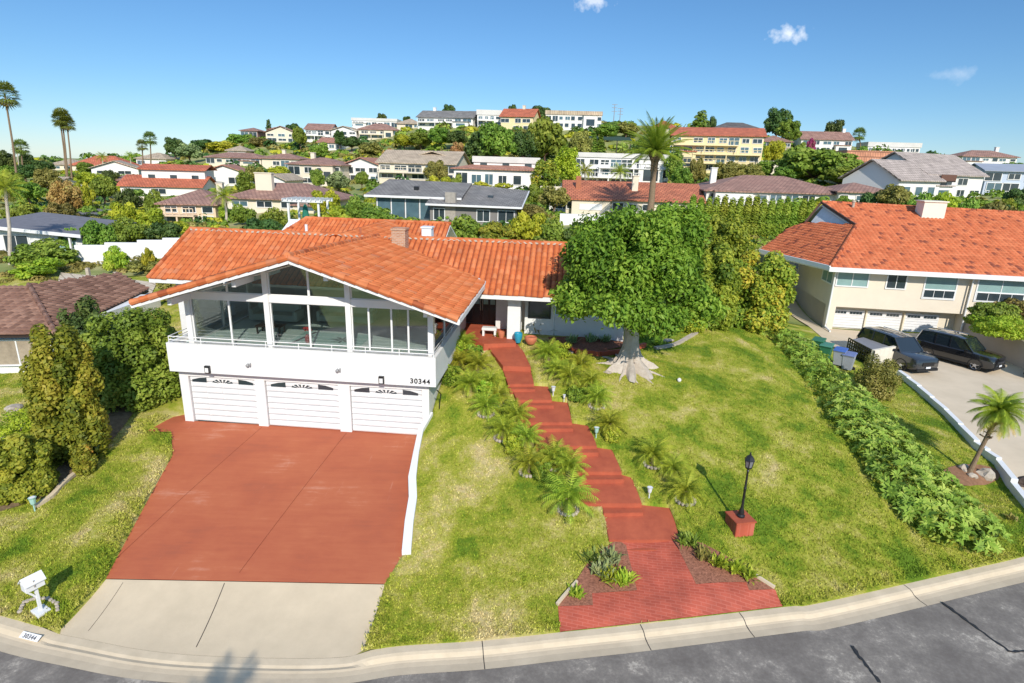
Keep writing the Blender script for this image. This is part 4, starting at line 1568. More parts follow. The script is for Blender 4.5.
def text_mesh(name, txt, size, loc, rot, m, parent, ext=.008, spacing=1.15):
    cu = bpy.data.curves.new(name, 'FONT')
    cu.body = txt
    cu.size = size
    cu.extrude = ext
    cu.offset = .006 * size / .3
    cu.space_character = spacing
    cu.align_x = 'CENTER'
    to = bpy.data.objects.new(name, cu)
    COL.objects.link(to)
    dg = bpy.context.evaluated_depsgraph_get()
    me = bpy.data.meshes.new_from_object(to.evaluated_get(dg))
    bpy.data.objects.remove(to)
    o = link_mesh(name, me, m, parent)
    o.location = loc
    o.rotation_euler = rot
    return o


text_mesh('house_number', '30344', .30, (12.45, -.412, ZD0 + .12), (math.radians(90), 0, 0), BLACK, mh)

# downpipe with dark hose on the right side of the deck
MB().tube([(13.13, -.3, 2.3), (13.16, 0.3, 1.9), (13.0, .6, .9)], .03, 6).build('downpipe', BLACK, mh)

# garden wall right of the house, low and white behind the tree
gw = MB().box(0, 3.6, 0, .25, -1.0, 1.25)
gwo = gw.build('garden_wall', WHITEW)
p = MF.w(17.72, 7.3)
gwo.location = (p.x, p.y, 2.6); gwo.rotation_euler = (0, 0, MF.r)
tag(gwo, 'low white wall joining the house, behind the broad tree', 'wall')


def onto(name_, loc, rz, label, cat, group=None):
    return empty(name_, loc, rz, label, cat, group)


def mp_(a, b, z):
    return MF.w(a, b, z)


# furniture seen through the glass
FAB = mat('sage_fabric', (.36, .44, .40), .9, .1, .08, 6)
FABD = mat('charcoal_fabric', (.05, .06, .06), .9, .1, .1, 6)


def sofa(p, w, rz, m, label):
    t = empty('sofa', p, rz, label, 'sofa')
    MB().box(-w / 2, w / 2, -.42, .42, .12, .42).build('seat', m, t, bevel=.05)
    MB().box(-w / 2, w / 2, .28, .5, .4, .85).build('backrest', m, t, bevel=.06)
    for s in (-1, 1):
        MB().box(s * (w / 2) - .1, s * (w / 2) + .1, -.42, .48, .12, .62).build('armrest', m, t, bevel=.04)
    return t


sofa(mp_(7.6, 4.6, 3.6), 2.6, MF.r, FAB, 'long sage green sofa behind the middle windows')
sofa(mp_(4.2, 4.2, 3.6), 2.2, MF.r, FAB, 'sage green sofa seen through the left windows')
sofa(mp_(11.2, 4.4, 3.6), 1.9, MF.r + .2, FABD, 'charcoal sofa behind the right windows')
rg_ = MB()
rg_.box(-1.6, 1.6, -1.0, 1.0, 0, .015)
ro = rg_.build('rug', mat('teal_rug', (.34, .52, .47), .95, .1, .1, 3))
ro.location = mp_(7.9, 1.7, 3.604); ro.rotation_euler = (0, 0, MF.r)
tag(ro, 'pale teal rug with dark star pattern behind the middle glass', 'rug')
st = MB()
for k in range(8):
    a = k * math.pi / 4
    st.add([(0.55 + 0, 0, .022), (.55 + .62 * math.cos(a - .2) * .5, .4 * math.sin(a - .2) * .8, .022), (.55 + .62 * math.cos(a), .5 * math.sin(a), .022), (.55 + .31 * math.cos(a + .2), .3 * math.sin(a + .2), .022)], [(0, 1, 2, 3)])
for k in range(4):
    st.add([(-1.5 + k * .1, -1.0, .02), (-1.35 + k * .1, -1.0, .02), (-1.0 + k * .1, 1, .02), (-1.15 + k * .1, 1, .02)], [(0, 1, 2, 3)]) if k == 0 else None
st.build('rug_pattern', FABD, ro, fix=False)
for (a0, b0, a1, b1, ww) in [(6.3, .6, 7.0, 2.6, .25), (9.9, .5, 10.3, 2.8, .3), (11.0, .5, 11.3, 2.6, .22), (4.7, .6, 5.4, 2.4, .15)]:
    pass
ct = empty('coffee_table', mp_(4.9, 2.2, 3.6), MF.r, 'low dark coffee table in the glass room, left of the middle windows', 'table')
MB().box(-.6, .6, -.3, .3, .34, .4).build('tabletop', DKWOOD, ct, bevel=.01)
for x in (-.52, .52):
    for y in (-.24, .24):
        MB().box(x - .03, x + .03, y - .03, y + .03, 0, .34).build('leg', DKWOOD, ct)
vs_ = empty('flower_vase', mp_(7.15, 1.0, 3.6), 0, 'red flowers in a vase behind the middle windows', 'flowers')
MB().lathe([(.06, 0), (.12, .1), (.10, .3), (.05, .4)], n=12).build('vase', mat('red_glaze', (.30, .05, .04), .3), vs_, smooth=True)
fb = MB()
for k in range(26):
    a, e = random.uniform(0, 6.28), random.uniform(.1, 1.2)
    q = Vector((math.cos(a) * math.cos(e), math.sin(a) * math.cos(e), math.sin(e))) * .22 + Vector((0, 0, .5))
    fb.lathe([(.01, -.03), (.05, 0), (.01, .03)], q, 6)
fb.build('blossoms', mat('red_petals', (.55, .05, .05), .6), vs_)

# ------------------------------------------------------------------ neighbour's house on the right
nh = empty('house', (NF.o[0], NF.o[1], 0), NF.r, 'cream two-level neighbouring house with orange roof, large block chimney and three low garage doors', 'house')
NW = 15.0
w_ = MB()
w_.box(-.0, 9.6, 0, 12, 1.34, 4.45)
w_.box(9.6, NW, -.25, 12, -.6, 4.45)
w_.box(0, 9.6, .9, 12, -.8, 1.30)
w_.box(0, .45, 0, .9, -.8, 1.34)
w_.box(-.0, .0 + .001 + .25, .9, 22, -.8, 4.45)
w_.build('wall', mat('warm_stucco', (.66, .585, .47), .85, .2, .05, .8, .4, 40), nh)
for d0, d1 in ((.5, 2.95), (3.15, 5.70), (5.95, 8.40)):
    d = MB()
    for i in range(7):
        z0 = -.5 + i * .21
        d.box(d0, d1, .80, .86, z0 + .008, z0 + .20)
    d.box(d0, d1, .86, .89, -.5, .98)
    g = d.build('garage_door', DOORW, nh)
    for c in ((d0 * .74 + d1 * .26), (d0 * .26 + d1 * .74)):
        pn = MB()
        for k in range(4):
            x = c - .46 + k * .235
            pn.box(x, x + .2, .77, .80, .66, .84)
        pn.build('window_pane', DARKGL, g)
    MB().box(d0 - .12, d0 - .01, .72, .9, -.6, 1.0).build('door_frame', mat('cream_trim', (.70, .62, .48), .6), nh)


def win_part(par, x0, x1, y, z0, z1, cols=2, glass=TEALGL, fm=WHITE, th=.09, lower=None, axis='x', side=-1):
    """frame standing proud of the wall with mullions; pane as its child"""
    f = MB()

    def bx(u0, u1, za, zb, d0, d1):
        if axis == 'x':
            return (u0, u1, min(y + side * d0, y + side * d1), max(y + side * d0, y + side * d1), za, zb)
        return (min(y + side * d0, y + side * d1), max(y + side * d0, y + side * d1), u0, u1, za, zb)
    f.box(*bx(x0 - th, x1 + th, z0 - th, z0, -.02, .07)); f.box(*bx(x0 - th, x1 + th, z1, z1 + th, -.02, .07))
    f.box(*bx(x0 - th, x0, z0, z1, -.02, .06)); f.box(*bx(x1, x1 + th, z0, z1, -.02, .06))
    for k in range(1, cols):
        x = x0 + (x1 - x0) * k / cols
        f.box(*bx(x - th * .3, x + th * .3, z0, z1, -.02, .045))
    if lower:
        f.box(*bx(x0, x1, lower - .04, lower + .04, -.02, .05))
    fo = f.build('window', fm, par)
    MB().box(*bx(x0, x1, z0, z1, -.03, .015)).build('pane', glass, fo)
    return fo


win_part(nh, .15, 2.35, 0, 3.05, 4.15, 2)
win_part(nh, 3.75, 5.05, 0, 3.05, 4.15, 2, DARKGL)
win_part(nh, 6.45, 8.6, 0, 2.45, 4.2, 1, TEALGL, lower=3.1)
f = win_part(nh, 6.47, 8.58, -.02, 2.5, 3.05, 3, DARKGL, th=.05)
win_part(nh, 9.95, 13.2, -.25, 2.5, 4.2, 2, TEALGL, lower=3.15)
win_part(nh, 10.0, 13.15, -.27, 2.52, 3.1, 4, DARKGL, th=.05)
win_part(nh, .5, 2.7, 0, 3.05, 4.15, 2, TEALGL, axis='y')
win_part(nh, 9.0, 10.2, 0, 1.2, 4.0, 1, mat('lilac_door', (.36, .36, .44), .5), axis='y')
# roof: hip with a small gable above it at the left end
ze, zr = 4.55, 8.45
FLc, FRc, BLc = (-.75, -.85, ze), (24, -.85, ze), (-.75, 21.5, ze)
zg = ze + 3.9 * .50
R0 = (2.0, 10.4, zr)
s_l = math.hypot(11.25, zr - ze)
Uf = (0, 11.25 / s_l, (zr - ze) / s_l)
fr = zg - ze
tg = s_l * fr / (zr - ze)
xg = 3.6
# left lower slope: flares out over the side entry
yb = 11.25 * fr / (zr - ze)


def nloc(P):
    x, y = P.x - NF.o[0], P.y - NF.o[1]
    return Vector((x * NF.a[0] + y * NF.a[1], x * NF.b[0] + y * NF.b[1], P.z))


def hit(u, v, Pn, nv):
    """survey point on a plane given in the house frame"""
    o_ = nloc(Vector((0, 0, H)))
    dd = nloc(Vector(ray(u, v)) + Vector((NF.o[0], NF.o[1], 0)))
    return o_ + dd * ((Pn - o_).dot(nv) / dd.dot(nv))


FLv = Vector(FLc)
BLv = nloc(atz(760, 250, ze))
nf_ = Vector((1, 0, 0)).cross(Vector(Uf))
GRv = hit(857, 225, FLv, nf_)
nl_ = (FLv - BLv).cross(GRv - BLv).normalized()
GLv, KLv = hit(806, 222, BLv, nl_), hit(789, 228, BLv, nl_)
ev = (FLv - BLv).normalized()
uv_ = nl_.cross(ev).normalized()
if uv_.z < 0:
    uv_ = -uv_
tile_slope('roof', BLv, ev, uv_, [((q - BLv).dot(ev), (q - BLv).dot(uv_)) for q in (BLv, FLv, GRv, GLv, KLv)], CLAY2, nh, per=.33, amp=.05, row=.42, seed=13)
APX = hit(822, 202, FLv, nf_)
pf = [((q - FLv).dot(Vector((1, 0, 0))), (q - FLv).dot(Vector(Uf))) for q in (APX, GRv)]
tile_slope('roof', FLc, (1, 0, 0), Uf, [(0, 0), (24.7, 0), (24.7, s_l), (pf[0][0] - .1, pf[0][1] + .05), (pf[1][0] - .05, pf[1][1])], CLAY2, nh, per=.33, amp=.05, row=.42, seed=12)
sb_ = MB()
ddn = Vector((0, 0, -.26))
sb_.slab([FLv + ddn, Vector(FRc) + ddn, Vector((24, 10.4, zr)) + ddn, APX + ddn, GRv + ddn], .12)
sb_.slab([Vector((24, 10.4, zr)) + ddn, Vector((24, 21.5, ze)) + ddn, Vector((2.0, 21.5, ze)) + ddn, APX + ddn], .12)
sb_.slab([FLv + ddn, GRv + ddn, GLv + ddn, KLv + ddn, BLv + ddn], .10)
sb_.build('soffit', WHITE, nh)
gm = MB()
inx = Vector((.35, 0, -.12))
gm.add([GRv + inx, GLv + inx, APX + inx, GRv + inx + Vector((.1, 0, 0)), GLv + inx + Vector((.1, 0, 0)), APX + inx + Vector((.1, 0, 0))], [(0, 1, 2), (5, 4, 3), (0, 2, 5, 3), (1, 4, 5, 2), (0, 3, 4, 1)])
gm.build('gable', mat('blue_white_siding', (.62, .63, .66), .7), nh)
gf = MB()
gf.bar(APX - Vector((.05, 0, .03)), GRv - Vector((.05, 0, .03)), .14, .2)
gf.bar(APX - Vector((.05, 0, .03)), GLv - Vector((.05, 0, .03)), .14, .2)
gf.build('barge_board', mat('dark_brown_trim', (.10, .055, .04), .6), nh)
ridge_caps('ridge_cap', [APX + Vector((0, 0, .0)), Vector((24, 10.4, zr - .02))], .15, CLAY2, nh)
ridge_caps('hip_cap', [FLv + Vector((0, 0, .05)), GRv + Vector((0, 0, .08))], .14, CLAY2, nh)
print('NBR', FLv, BLv, GRv, GLv, KLv, APX)
gt_ = MB()
gt_.box(-.9, 24, -1.0, -.83, ze - .34, ze + .0)
gt_.bar(FLv - Vector((.08, 0, .08)), BLv - Vector((.08, 0, .08)), .14, .34)
gt_.build('gutter', WHITE, nh)
MB().tube([(-.05, -.9, ze - .1), (-.12, -.2, ze - .5), (-.12, -.12, .0), (-.12, -.12, -.3), (-.1, -1.2, -.4)], .07, 8).build('downpipe', WHITE, nh)
MB().tube([(9.4, -.9, ze - .1), (9.5, -.35, ze - .5), (9.5, -.35, .2)], .06, 8).build('downpipe', WHITE, nh)
c_ = MB()
c_.box(9.3, 11.1, 8.7, 10.1, 7.0, 9.25); c_.box(9.2, 11.2, 8.6, 10.2, 9.25, 9.35)
c_.build('chimney', mat('cream_chimney', (.72, .66, .55), .8, .2, .04), nh)
MB().lathe([(.12, 0), (.12, .5), (.18, .5), (.18, .65)], (4.2, 10.4, zr), 10).build('vent_pipe', STONE, nh)

# low stucco garage-side walls, planters
pw = empty('planter_wall', NF.w(9.7, -.6, -.6), NF.r, 'beige stucco planter wall right of the neighbouring garage', 'wall')
m_ = MB()
m_.box(0, .3, -7.6, .3, 0, 1.75)
m_.box(.3, 8, -.1, .3, 0, 1.9)
m_.box(.3, 8, -7.6, -7.3, 0, 1.75)
m_.build('wall', mat('taupe_stucco', (.46, .40, .34), .85, .2, .06, 1), pw)
MB().box(.3, 8, -7.3, -.1, 0, 1.55).build('soil', MULCH, pw)
eA, eB, eC = G(892, 366), G(871, 368), G(846, 353)
bw = empty('bin_enclosure', eB, 0, 'low cream walled enclosure with dark lattice side next to the parked cars', 'enclosure')
dAB, dBC = (eA - eB), (eC - eB)
dAB.z = dBC.z = 0
m_ = MB()
n_1 = Vector((-dAB.y, dAB.x, 0)).normalized() * .18
m_.prism([(0, 0), (dAB.x, dAB.y), (dAB.x + n_1.x, dAB.y + n_1.y), (n_1.x, n_1.y)], -.4, 1.15)
q1, q2 = dAB, dAB + dBC
m_.prism([(q1.x, q1.y), (q1.x + .2, q1.y), (q2.x + .2, q2.y), (q2.x, q2.y)], -.4, 1.15)
m_.build('wall', mat('cream_block', (.66, .60, .50), .85), bw)
m_ = MB()
for k in range(13):
    p_ = dBC * (k / 12)
    m_.bar((p_.x, p_.y, -.1), (p_.x, p_.y, 1.1), .05, .07)
for k in range(6):
    m_.bar((0, 0, .1 + k * .2), (dBC.x, dBC.y, .1 + k * .2), .05, .06)
m_.build('lattice', BLACK, bw)
m_ = MB()
m_.prism([(dBC.x * .02 + .1, .15), (dAB.x * .95, dAB.y + .15), (q2.x * .98, q2.y * .98), (dBC.x + .15, dBC.y)], .95, 1.0)
m_.build('cover', mat('grey_cover', (.22, .22, .23), .7), bw)

# stepped white kerb wall between the neighbour's lawn and drive
LW = [(898, 375), (918, 391), (945, 415), (975, 448), (997, 466), (1030, 512), (1060, 545)]
lp = [G(u, v) for u, v in LW]
m_ = MB()
for i in range(len(lp) - 1):
    nsub = 2
    for k in range(nsub):
        a, b = lp[i].lerp(lp[i + 1], k / nsub), lp[i].lerp(lp[i + 1], (k + 1) / nsub)
        d = Vector((b.x - a.x, b.y - a.y, 0)).normalized()
        n = Vector((-d.y, d.x, 0)) * .12
        zt = max(hz(a.x, a.y), hz(b.x, b.y)) + .32
        m_.prism([a - n, b - n, b + n, a + n], min(a.z, b.z) - .5, zt)
o = m_.build('kerb_wall', WHITE)
tag(o, 'stepped low white wall along the neighbouring driveway, beside the short palm', 'wall')

# ------------------------------------------------------------------ vehicles


CARGL = mat('tinted_car_glass', (.012, .018, .022), .05, .9, .2, .6)


def suv(name, label, paint, loc, rz, Lc=4.75, Wc=1.94, Hc=1.84, grille=CHROME, black_trim=True):
    t = empty(name, loc, rz, label, 'car', 'cars parked on the neighbouring driveway')
    hw = Wc / 2
    # stations along x (front = +x): x, belt z, lower side half width
    st = [(2.38, .80, .78), (2.30, .98, .88), (2.05, 1.06, .95), (1.55, 1.10, 1.0), (1.15, 1.13, 1.0), (.9, 1.13, 1.0), (0, 1.13, 1.0), (-1.2, 1.13, 1.0), (-1.9, 1.14, .985), (-2.25, 1.12, .95), (-2.38, .95, .88)]
    k = Lc / 4.76
    V, Fc = [], []
    n = 12
    for x, zb, w in st:
        w = w * hw
        zl = .28 if abs(x) < 2.2 else .36
        prof = [(-w * .55, zl - .02), (-w * .93, zl), (-w, zl + .18), (-w * .995, zb * .72), (-w * .955, zb - .06), (-w * .88, zb), (w * .88, zb), (w * .955, zb - .06), (w * .995, zb * .72), (w, zl + .18), (w * .93, zl), (w * .55, zl - .02)]
        if x > .95:
            prof[5] = (-w * .80, zb + .0); prof[6] = (w * .80, zb + .0)
        V += [(x * k, y, z) for y, z in prof]
    for i in range(len(st) - 1):
        for j in range(n):
            Fc.append((i * n + j, i * n + (j + 1) % n, (i + 1) * n + (j + 1) % n, (i + 1) * n + j))
    Fc += [tuple(range(n)), tuple(range((len(st) - 1) * n, len(st) * n))]
    bd = MB().add(V, Fc)
    # roof panel and pillars
    gs = [(1.12, 1.12, .86, 1.12, .86), (.42, 1.13, .88, Hc - .05, .74), (-.3, 1.13, .88, Hc, .75), (-1.5, 1.14, .88, Hc - .02, .74), (-2.12, 1.14, .87, Hc - .07, .72), (-2.33, 1.12, .86, 1.13, .85)]
    for i in range(1, 4):
        x0, _, _, z0, w0 = gs[i]
        x1, _, _, z1, w1 = gs[i + 1]
        bd.add([(x0 * k, -w0 * hw, z0), (x0 * k, w0 * hw, z0), (x1 * k, w1 * hw, z1), (x1 * k, -w1 * hw, z1), (x0 * k, -w0 * hw * .9, z0 + .03), (x0 * k, w0 * hw * .9, z0 + .03), (x1 * k, w1 * hw * .9, z1 + .03), (x1 * k, -w1 * hw * .9, z1 + .03)],
               [(3, 2, 1, 0), (4, 5, 6, 7), (0, 1, 5, 4), (1, 2, 6, 5), (2, 3, 7, 6), (3, 0, 4, 7)])
    for s in (-1, 1):
        for (xa, za, wa, xb, zb, wb, t_) in ((1.12, 1.11, .865, .42, Hc - .05, .745, .07), (-.25, 1.12, .885, -.3, Hc - .02, .76, .08), (-1.15, 1.13, .885, -1.2, Hc - .02, .75, .10), (-2.33, 1.12, .855, -2.12, Hc - .08, .73, .16)):
            bd.bar((xa * k, s * wa * hw, za), (xb * k, s * wb * hw, zb), t_, .05)
    body = bd.build('body', paint, t, smooth=True)
    body.data.materials[0] = paint
    g = MB()
    V, Fc = [], []
    for x, zb, wb, zt, wt in gs:
        V += [(x * k, -wb * hw * .99, zb - .02), (x * k, -wt * hw * .99, zt - .005), (x * k, wt * hw * .99, zt - .005), (x * k, wb * hw * .99, zb - .02)]
    for i in range(len(gs) - 1):
        for j in range(3):
            Fc.append((i * 4 + j, i * 4 + j + 1, (i + 1) * 4 + j + 1, (i + 1) * 4 + j))
    Fc += [(0, 1, 2, 3), (len(gs) * 4 - 4, len(gs) * 4 - 3, len(gs) * 4 - 2, len(gs) * 4 - 1)]
    g.add(V, Fc).build('window_glass', CARGL, t)
    # arches, sills, bumpers
    tr = MB()
    for s in (-1, 1):
        for wx in (1.42, -1.42):
            for q in range(10):
                a0, a1 = math.pi * q / 10, math.pi * (q + 1) / 10
                tr.bar((wx * k + .41 * math.cos(a0), s * (hw * .985), .36 + .41 * math.sin(a0)), (wx * k + .41 * math.cos(a1), s * (hw * .985), .36 + .41 * math.sin(a1)), .07, .05)
        tr.box(-1.0 * k, 1.0 * k, s * hw - .06, s * hw + .01, .24, .36) if s > 0 else tr.box(-1.0 * k, 1.0 * k, -hw - .01, -hw + .06, .24, .36)
    tr.box(2.22 * k, 2.42 * k, -hw * .8, hw * .8, .24, .40)
    tr.box(-2.42 * k, -2.2 * k, -hw * .85, hw * .85, .26, .5)
    tr.build('trim', RUBBER, t, bevel=.012)
    gr = MB().box(2.30 * k, 2.405 * k, -.46, .46, .56, .80)
    gr.build('grille', BLACK, t, bevel=.02)
    gb = MB()
    for z in (.63, .70):
        gb.box(2.40 * k, 2.42 * k, -.42, .42, z, z + .025)
    gb.build('grille_bar', grille, t)
    for s in (-1, 1):
        y0, y1 = sorted((s * .52, s * .84))
        MB().box(2.12 * k, 2.335 * k, y0, y1, .68, .80).build('headlight', mat('lamp_lens', (.75, .78, .8), .1, .8), t, bevel=.03)
        y0, y1 = sorted((s * .66, s * .9))
        MB().box(-2.36 * k, -2.2 * k, y0, y1, .85, 1.05).build('tail_light', mat('red_lens', (.35, .02, .02), .15, .8), t, bevel=.02)
        y0, y1 = sorted((s * hw * .93, s * (hw + .17)))
        MB().box(.72 * k, .84 * k, y0, y1, 1.08, 1.24).build('mirror', paint, t, bevel=.03)
        for wx in (1.42, -1.42):
            y = s * (hw - .13)
            wh = MB().lathe([(.24, -.11), (.35, -.10), (.365, -.05), (.365, .05), (.35, .10), (.24, .11)], (wx * k, y, .36), 24, 'y').build('wheel', RUBBER, t, smooth=True)
            rm = MB()
            rm.lathe([(.10, -.12), (.11, .12)], (wx * k, y, .36), 12, 'y')
            for q in range(5):
                a = 2 * math.pi * q / 5 + .3
                rm.bar((wx * k, y + s * .115, .36), (wx * k + .235 * math.cos(a), y + s * .105, .36 + .235 * math.sin(a)), .07, .03)
            rm.lathe([(.225, -.1), (.25, -.115), (.25, .115), (.225, .1)], (wx * k, y, .36), 24, 'y')
            rm.build('rim', CHROME, wh)
    MB().box(2.41 * k, 2.43 * k, -.17, .17, .42, .53).build('number_plate', mat('plate', (.7, .72, .75), .4), t)
    MB().tube([(-1.8 * k, -.62, Hc + .05), (.1 * k, -.62, Hc + .06)], .02, 6).build('roof_rail', CHROME, t)
    MB().tube([(-1.8 * k, .62, Hc + .05), (.1 * k, .62, Hc + .06)], .02, 6).build('roof_rail', CHROME, t)
    return t


PBLK = mat('black_car_paint', (.012, .012, .013), .12, .6, .05, 2, coat=1.0)
PGRY = mat('charcoal_car_paint', (.02, .023, .028), .2, .6, .05, 2, coat=.8)
p = G(950, 358)
suv('parked_car', 'glossy black sport utility car parked in front of the third garage door', PBLK, (p.x - .3, p.y - 1.0, hz(p.x, p.y) + .03), math.radians(-60))
p = G(912, 374)
suv('parked_car', 'charcoal grey sport utility car with black grille parked beside the bin enclosure', PGRY, (p.x + .15, p.y + 2.2, hz(p.x, p.y) + .03), math.radians(-76), 4.9, 2.0, 1.88, BLACK)
p = G(1034, 378)
suv('parked_car', 'dark car cut off by the right edge of the photo, below the planter wall', mat('graphite_paint', (.03, .03, .035), .2, .6, .05, 2, coat=.8), (p.x + 1.6, p.y, hz(p.x, p.y) + .03), math.radians(200), 4.6, 1.85, 1.5)

# wheelie bins


def bin_(label, body, lid, p, rz):
    t = empty('wheelie_bin', p, rz, label, 'bin', 'wheelie bins behind the hedge')
    b = MB()
    V = [(-.24, -.28, .1), (.24, -.28, .1), (.24, .24, .1), (-.24, .24, .1), (-.31, -.37, .98), (.31, -.37, .98), (.31, .33, .98), (-.31, .33, .98)]
    b.add(V, [(3, 2, 1, 0), (4, 5, 6, 7), (0, 1, 5, 4), (1, 2, 6, 5), (2, 3, 7, 6), (3, 0, 4, 7)])
    b.box(-.34, .34, -.40, -.34, .92, .98)
    b.build('body', body, t, bevel=.02)
    l = MB()
    l.add([(-.35, -.43, .985), (.35, -.43, .985), (.35, .40, 1.03), (-.35, .40, 1.03), (-.31, -.38, 1.05), (.31, -.38, 1.05), (.31, .36, 1.10), (-.31, .36, 1.10)], [(3, 2, 1, 0), (4, 5, 6, 7), (0, 1, 5, 4), (1, 2, 6, 5), (2, 3, 7, 6), (3, 0, 4, 7)])
    l.build('lid', lid, t, bevel=.015)
    for s in (-1, 1):
        MB().lathe([(.09, -.03), (.11, 0), (.09, .03)], (s * .29, .26, .11), 12, 'y').build('wheel', RUBBER, t)
    MB().tube([(-.28, .42, .95), (.28, .42, .95)], .02, 6).build('handle', body, t)
    return t


GRN = mat('green_plastic', (.03, .14, .07), .45, .4, .08)
BLU = mat('blue_plastic', (.05, .12, .38), .45, .4, .08)
GRY = mat('grey_plastic', (.30, .32, .36), .5, .4, .08)
for (u, v, lb, bm_, lm) in [(816, 353, 'dark green wheelie bin with green lid behind the hedge, farthest of the row', GRN, GRN), (824, 359, 'second green wheelie bin, next to the blue-lidded ones', GRN, mat('teal_plastic', (.06, .20, .14), .45)),
                           (838, 364, 'grey wheelie bin with bright blue lid in the middle of the row', GRY, BLU), (847, 369, 'grey wheelie bin with dull blue lid nearest the round shrub', GRY, mat('slate_plastic', (.14, .18, .34), .5))]:
    p = G(u, v + 6)
    bin_(lb, bm_, lm, (p.x + .4, p.y + .8, hz(p.x + .4, p.y + .8) + .02), math.radians(-40))

# ------------------------------------------------------------------ lamp post on a brick base
p = G(739, 527)
lp_ = empty('lamp_post', (p.x, p.y, p.z - .05), math.radians(12), 'black cast lamp post with glass lantern on a square red brick base', 'street lamp')
MB().box(-.34, .34, -.34, .34, -.3, .40).build('brick_base', BRKM, lp_, bevel=.015)
MB().box(-.37, .37, -.37, .37, .40, .46).build('brick_cap', REDP, lp_, bevel=.01)
MB().lathe([(.13, .46), (.13, .52), (.09, .56), (.10, .62), (.055, .78), (.045, .85), (.042, 1.5), (.055, 1.53), (.038, 1.57), (.032, 2.12), (.05, 2.16), (.03, 2.2), (.07, 2.27)], n=14).build('pole', BLACK, lp_, smooth=True)
MB().lathe([(.075, 2.27), (.10, 2.30), (.145, 2.56), (.10, 2.57)], n=6).build('lantern_glass', mat('smoked_lamp_glass', (.16, .17, .18), .1, .8), lp_)
ca = MB()
ca.lathe([(.18, 2.555), (.17, 2.58), (.10, 2.68), (.04, 2.72), (.03, 2.78), (.012, 2.83)], n=6)
for k in range(6):
    a = k * math.pi / 3
    ca.bar((.105 * math.cos(a), .105 * math.sin(a), 2.28), (.155 * math.cos(a), .155 * math.sin(a), 2.57), .018, .018)
ca.lathe([(.085, 2.25), (.115, 2.29), (.115, 2.31)], n=6)
ca.build('lantern_frame', BLACK, lp_)

# ------------------------------------------------------------------ mailbox
p = G(41, 611)
mb_ = empty('mailbox', (p.x, p.y, p.z), math.radians(-28), 'white wooden mailbox with pitched top on a post by the kerb', 'mailbox')
MB().box(-.26, .26, -.26, .26, -.2, .06).build('base', WHITE, mb_, bevel=.01)
m_ = MB()
m_.bar((0, 0, .05), (0, 0, .95), .11, .11); m_.bar((0, -.02, .55), (0, -.34, .92), .07, .07)
m_.build('post', WHITE, mb_)
mb_.scale = (.8, .62, .86)
m_ = MB()
m_.add([(-.17, -.42, .95), (.17, -.42, .95), (.17, -.42, 1.22), (0, -.42, 1.38), (-.17, -.42, 1.22), (-.17, .30, .95), (.17, .30, .95), (.17, .30, 1.22), (0, .30, 1.38), (-.17, .30, 1.22)],
       [(0, 1, 2, 3, 4), (9, 8, 7, 6, 5), (0, 5, 6, 1), (1, 6, 7, 2), (0, 4, 9, 5)])
m_.build('box', WHITE, mb_)
m_ = MB()
m_.slab([(-.24, -.47, 1.20), (0, -.47, 1.43), (0, .35, 1.43), (-.24, .35, 1.20)], .035)
m_.slab([(0, -.47, 1.43), (.24, -.47, 1.20), (.24, .35, 1.20), (0, .35, 1.43)], .035)
m_.build('roof', WHITE, mb_)
MB().box(-.12, .12, -.44, -.42, 1.0, 1.2).build('door', mat('pale_grey_paint', (.6, .6, .6), .5), mb_)
MB().bar((.19, -.1, 1.05), (.19, -.1, 1.3), .02, .05).build('flag', CHROME, mb_)
# ring of small edging stones round the mailbox
pts = [G(u, v) for u, v in [(20, 612), (24, 603), (35, 599), (48, 599), (57, 604), (58, 614)]]
for i in range(len(pts) - 1):
    for k in range(3):
        q = pts[i].lerp(pts[i + 1], k / 3)
        r = random.uniform(.05, .07)
        m_ = MB().lathe([(r * .7, -.03), (r, .02), (r * .75, .06)], (0, 0, 0), 7)
        o = m_.build('edging_stone', STONE)
        o.location = (q.x, q.y, hz(q.x, q.y)); o.rotation_euler = (0, 0, random.random() * 3)
        tag(o, 'small pale edging stone in the ring round the white mailbox', 'stone', 'edging stones round the mailbox')
# painted kerb number
i = min(range(len(dense)), key=lambda k: abs(dense[k].x - atz(40, 628, ZC).x))
pp, nn = dense[i], nrm[i]
ang = math.atan2(-nn.x, nn.y) + math.pi
tl = math.atan2(.09, .07)
kp = empty('kerb_number', pp + nn * .31 + Vector((0, 0, -.012)), ang, 'white painted plate with the house number on the kerb face by the mailbox', 'house number')
m_ = MB().box(-.31, .31, -.10, .07, -.003, .006)
po = m_.build('plate', WHITE, kp)
po.rotation_euler = (math.radians(28), 0, 0)
to = text_mesh('digits', '30344', .15, (0, -.075, -.022), (math.radians(28), 0, 0), mat('grey_digits', (.12, .12, .13), .6), kp, .003)

# ------------------------------------------------------------------ small garden lamps
def spot(u, v, m, label, rz=0, s=1.0):
    p = G(u, v)
    t = empty('garden_spotlight', (p.x, p.y, p.z), rz, label, 'garden light', 'garden spotlights in the beds')
    s *= .78
    t.scale = (s, s, s)
    MB().tube([(0, 0, -.05), (0, 0, .18)], .018, 6).build('stake', m, t)
    MB().lathe([(.03, 0), (.055, .04), (.075, .18), (.09, .2), (.075, .2)], (0, 0, .17), 10).build('lamp_head', m, t)
    MB().lathe([(.05, 0), (.068, .012)], (0, 0, .365), 10).build('lens', mat('pale_lens', (.75, .75, .78), .2), t)
    return t


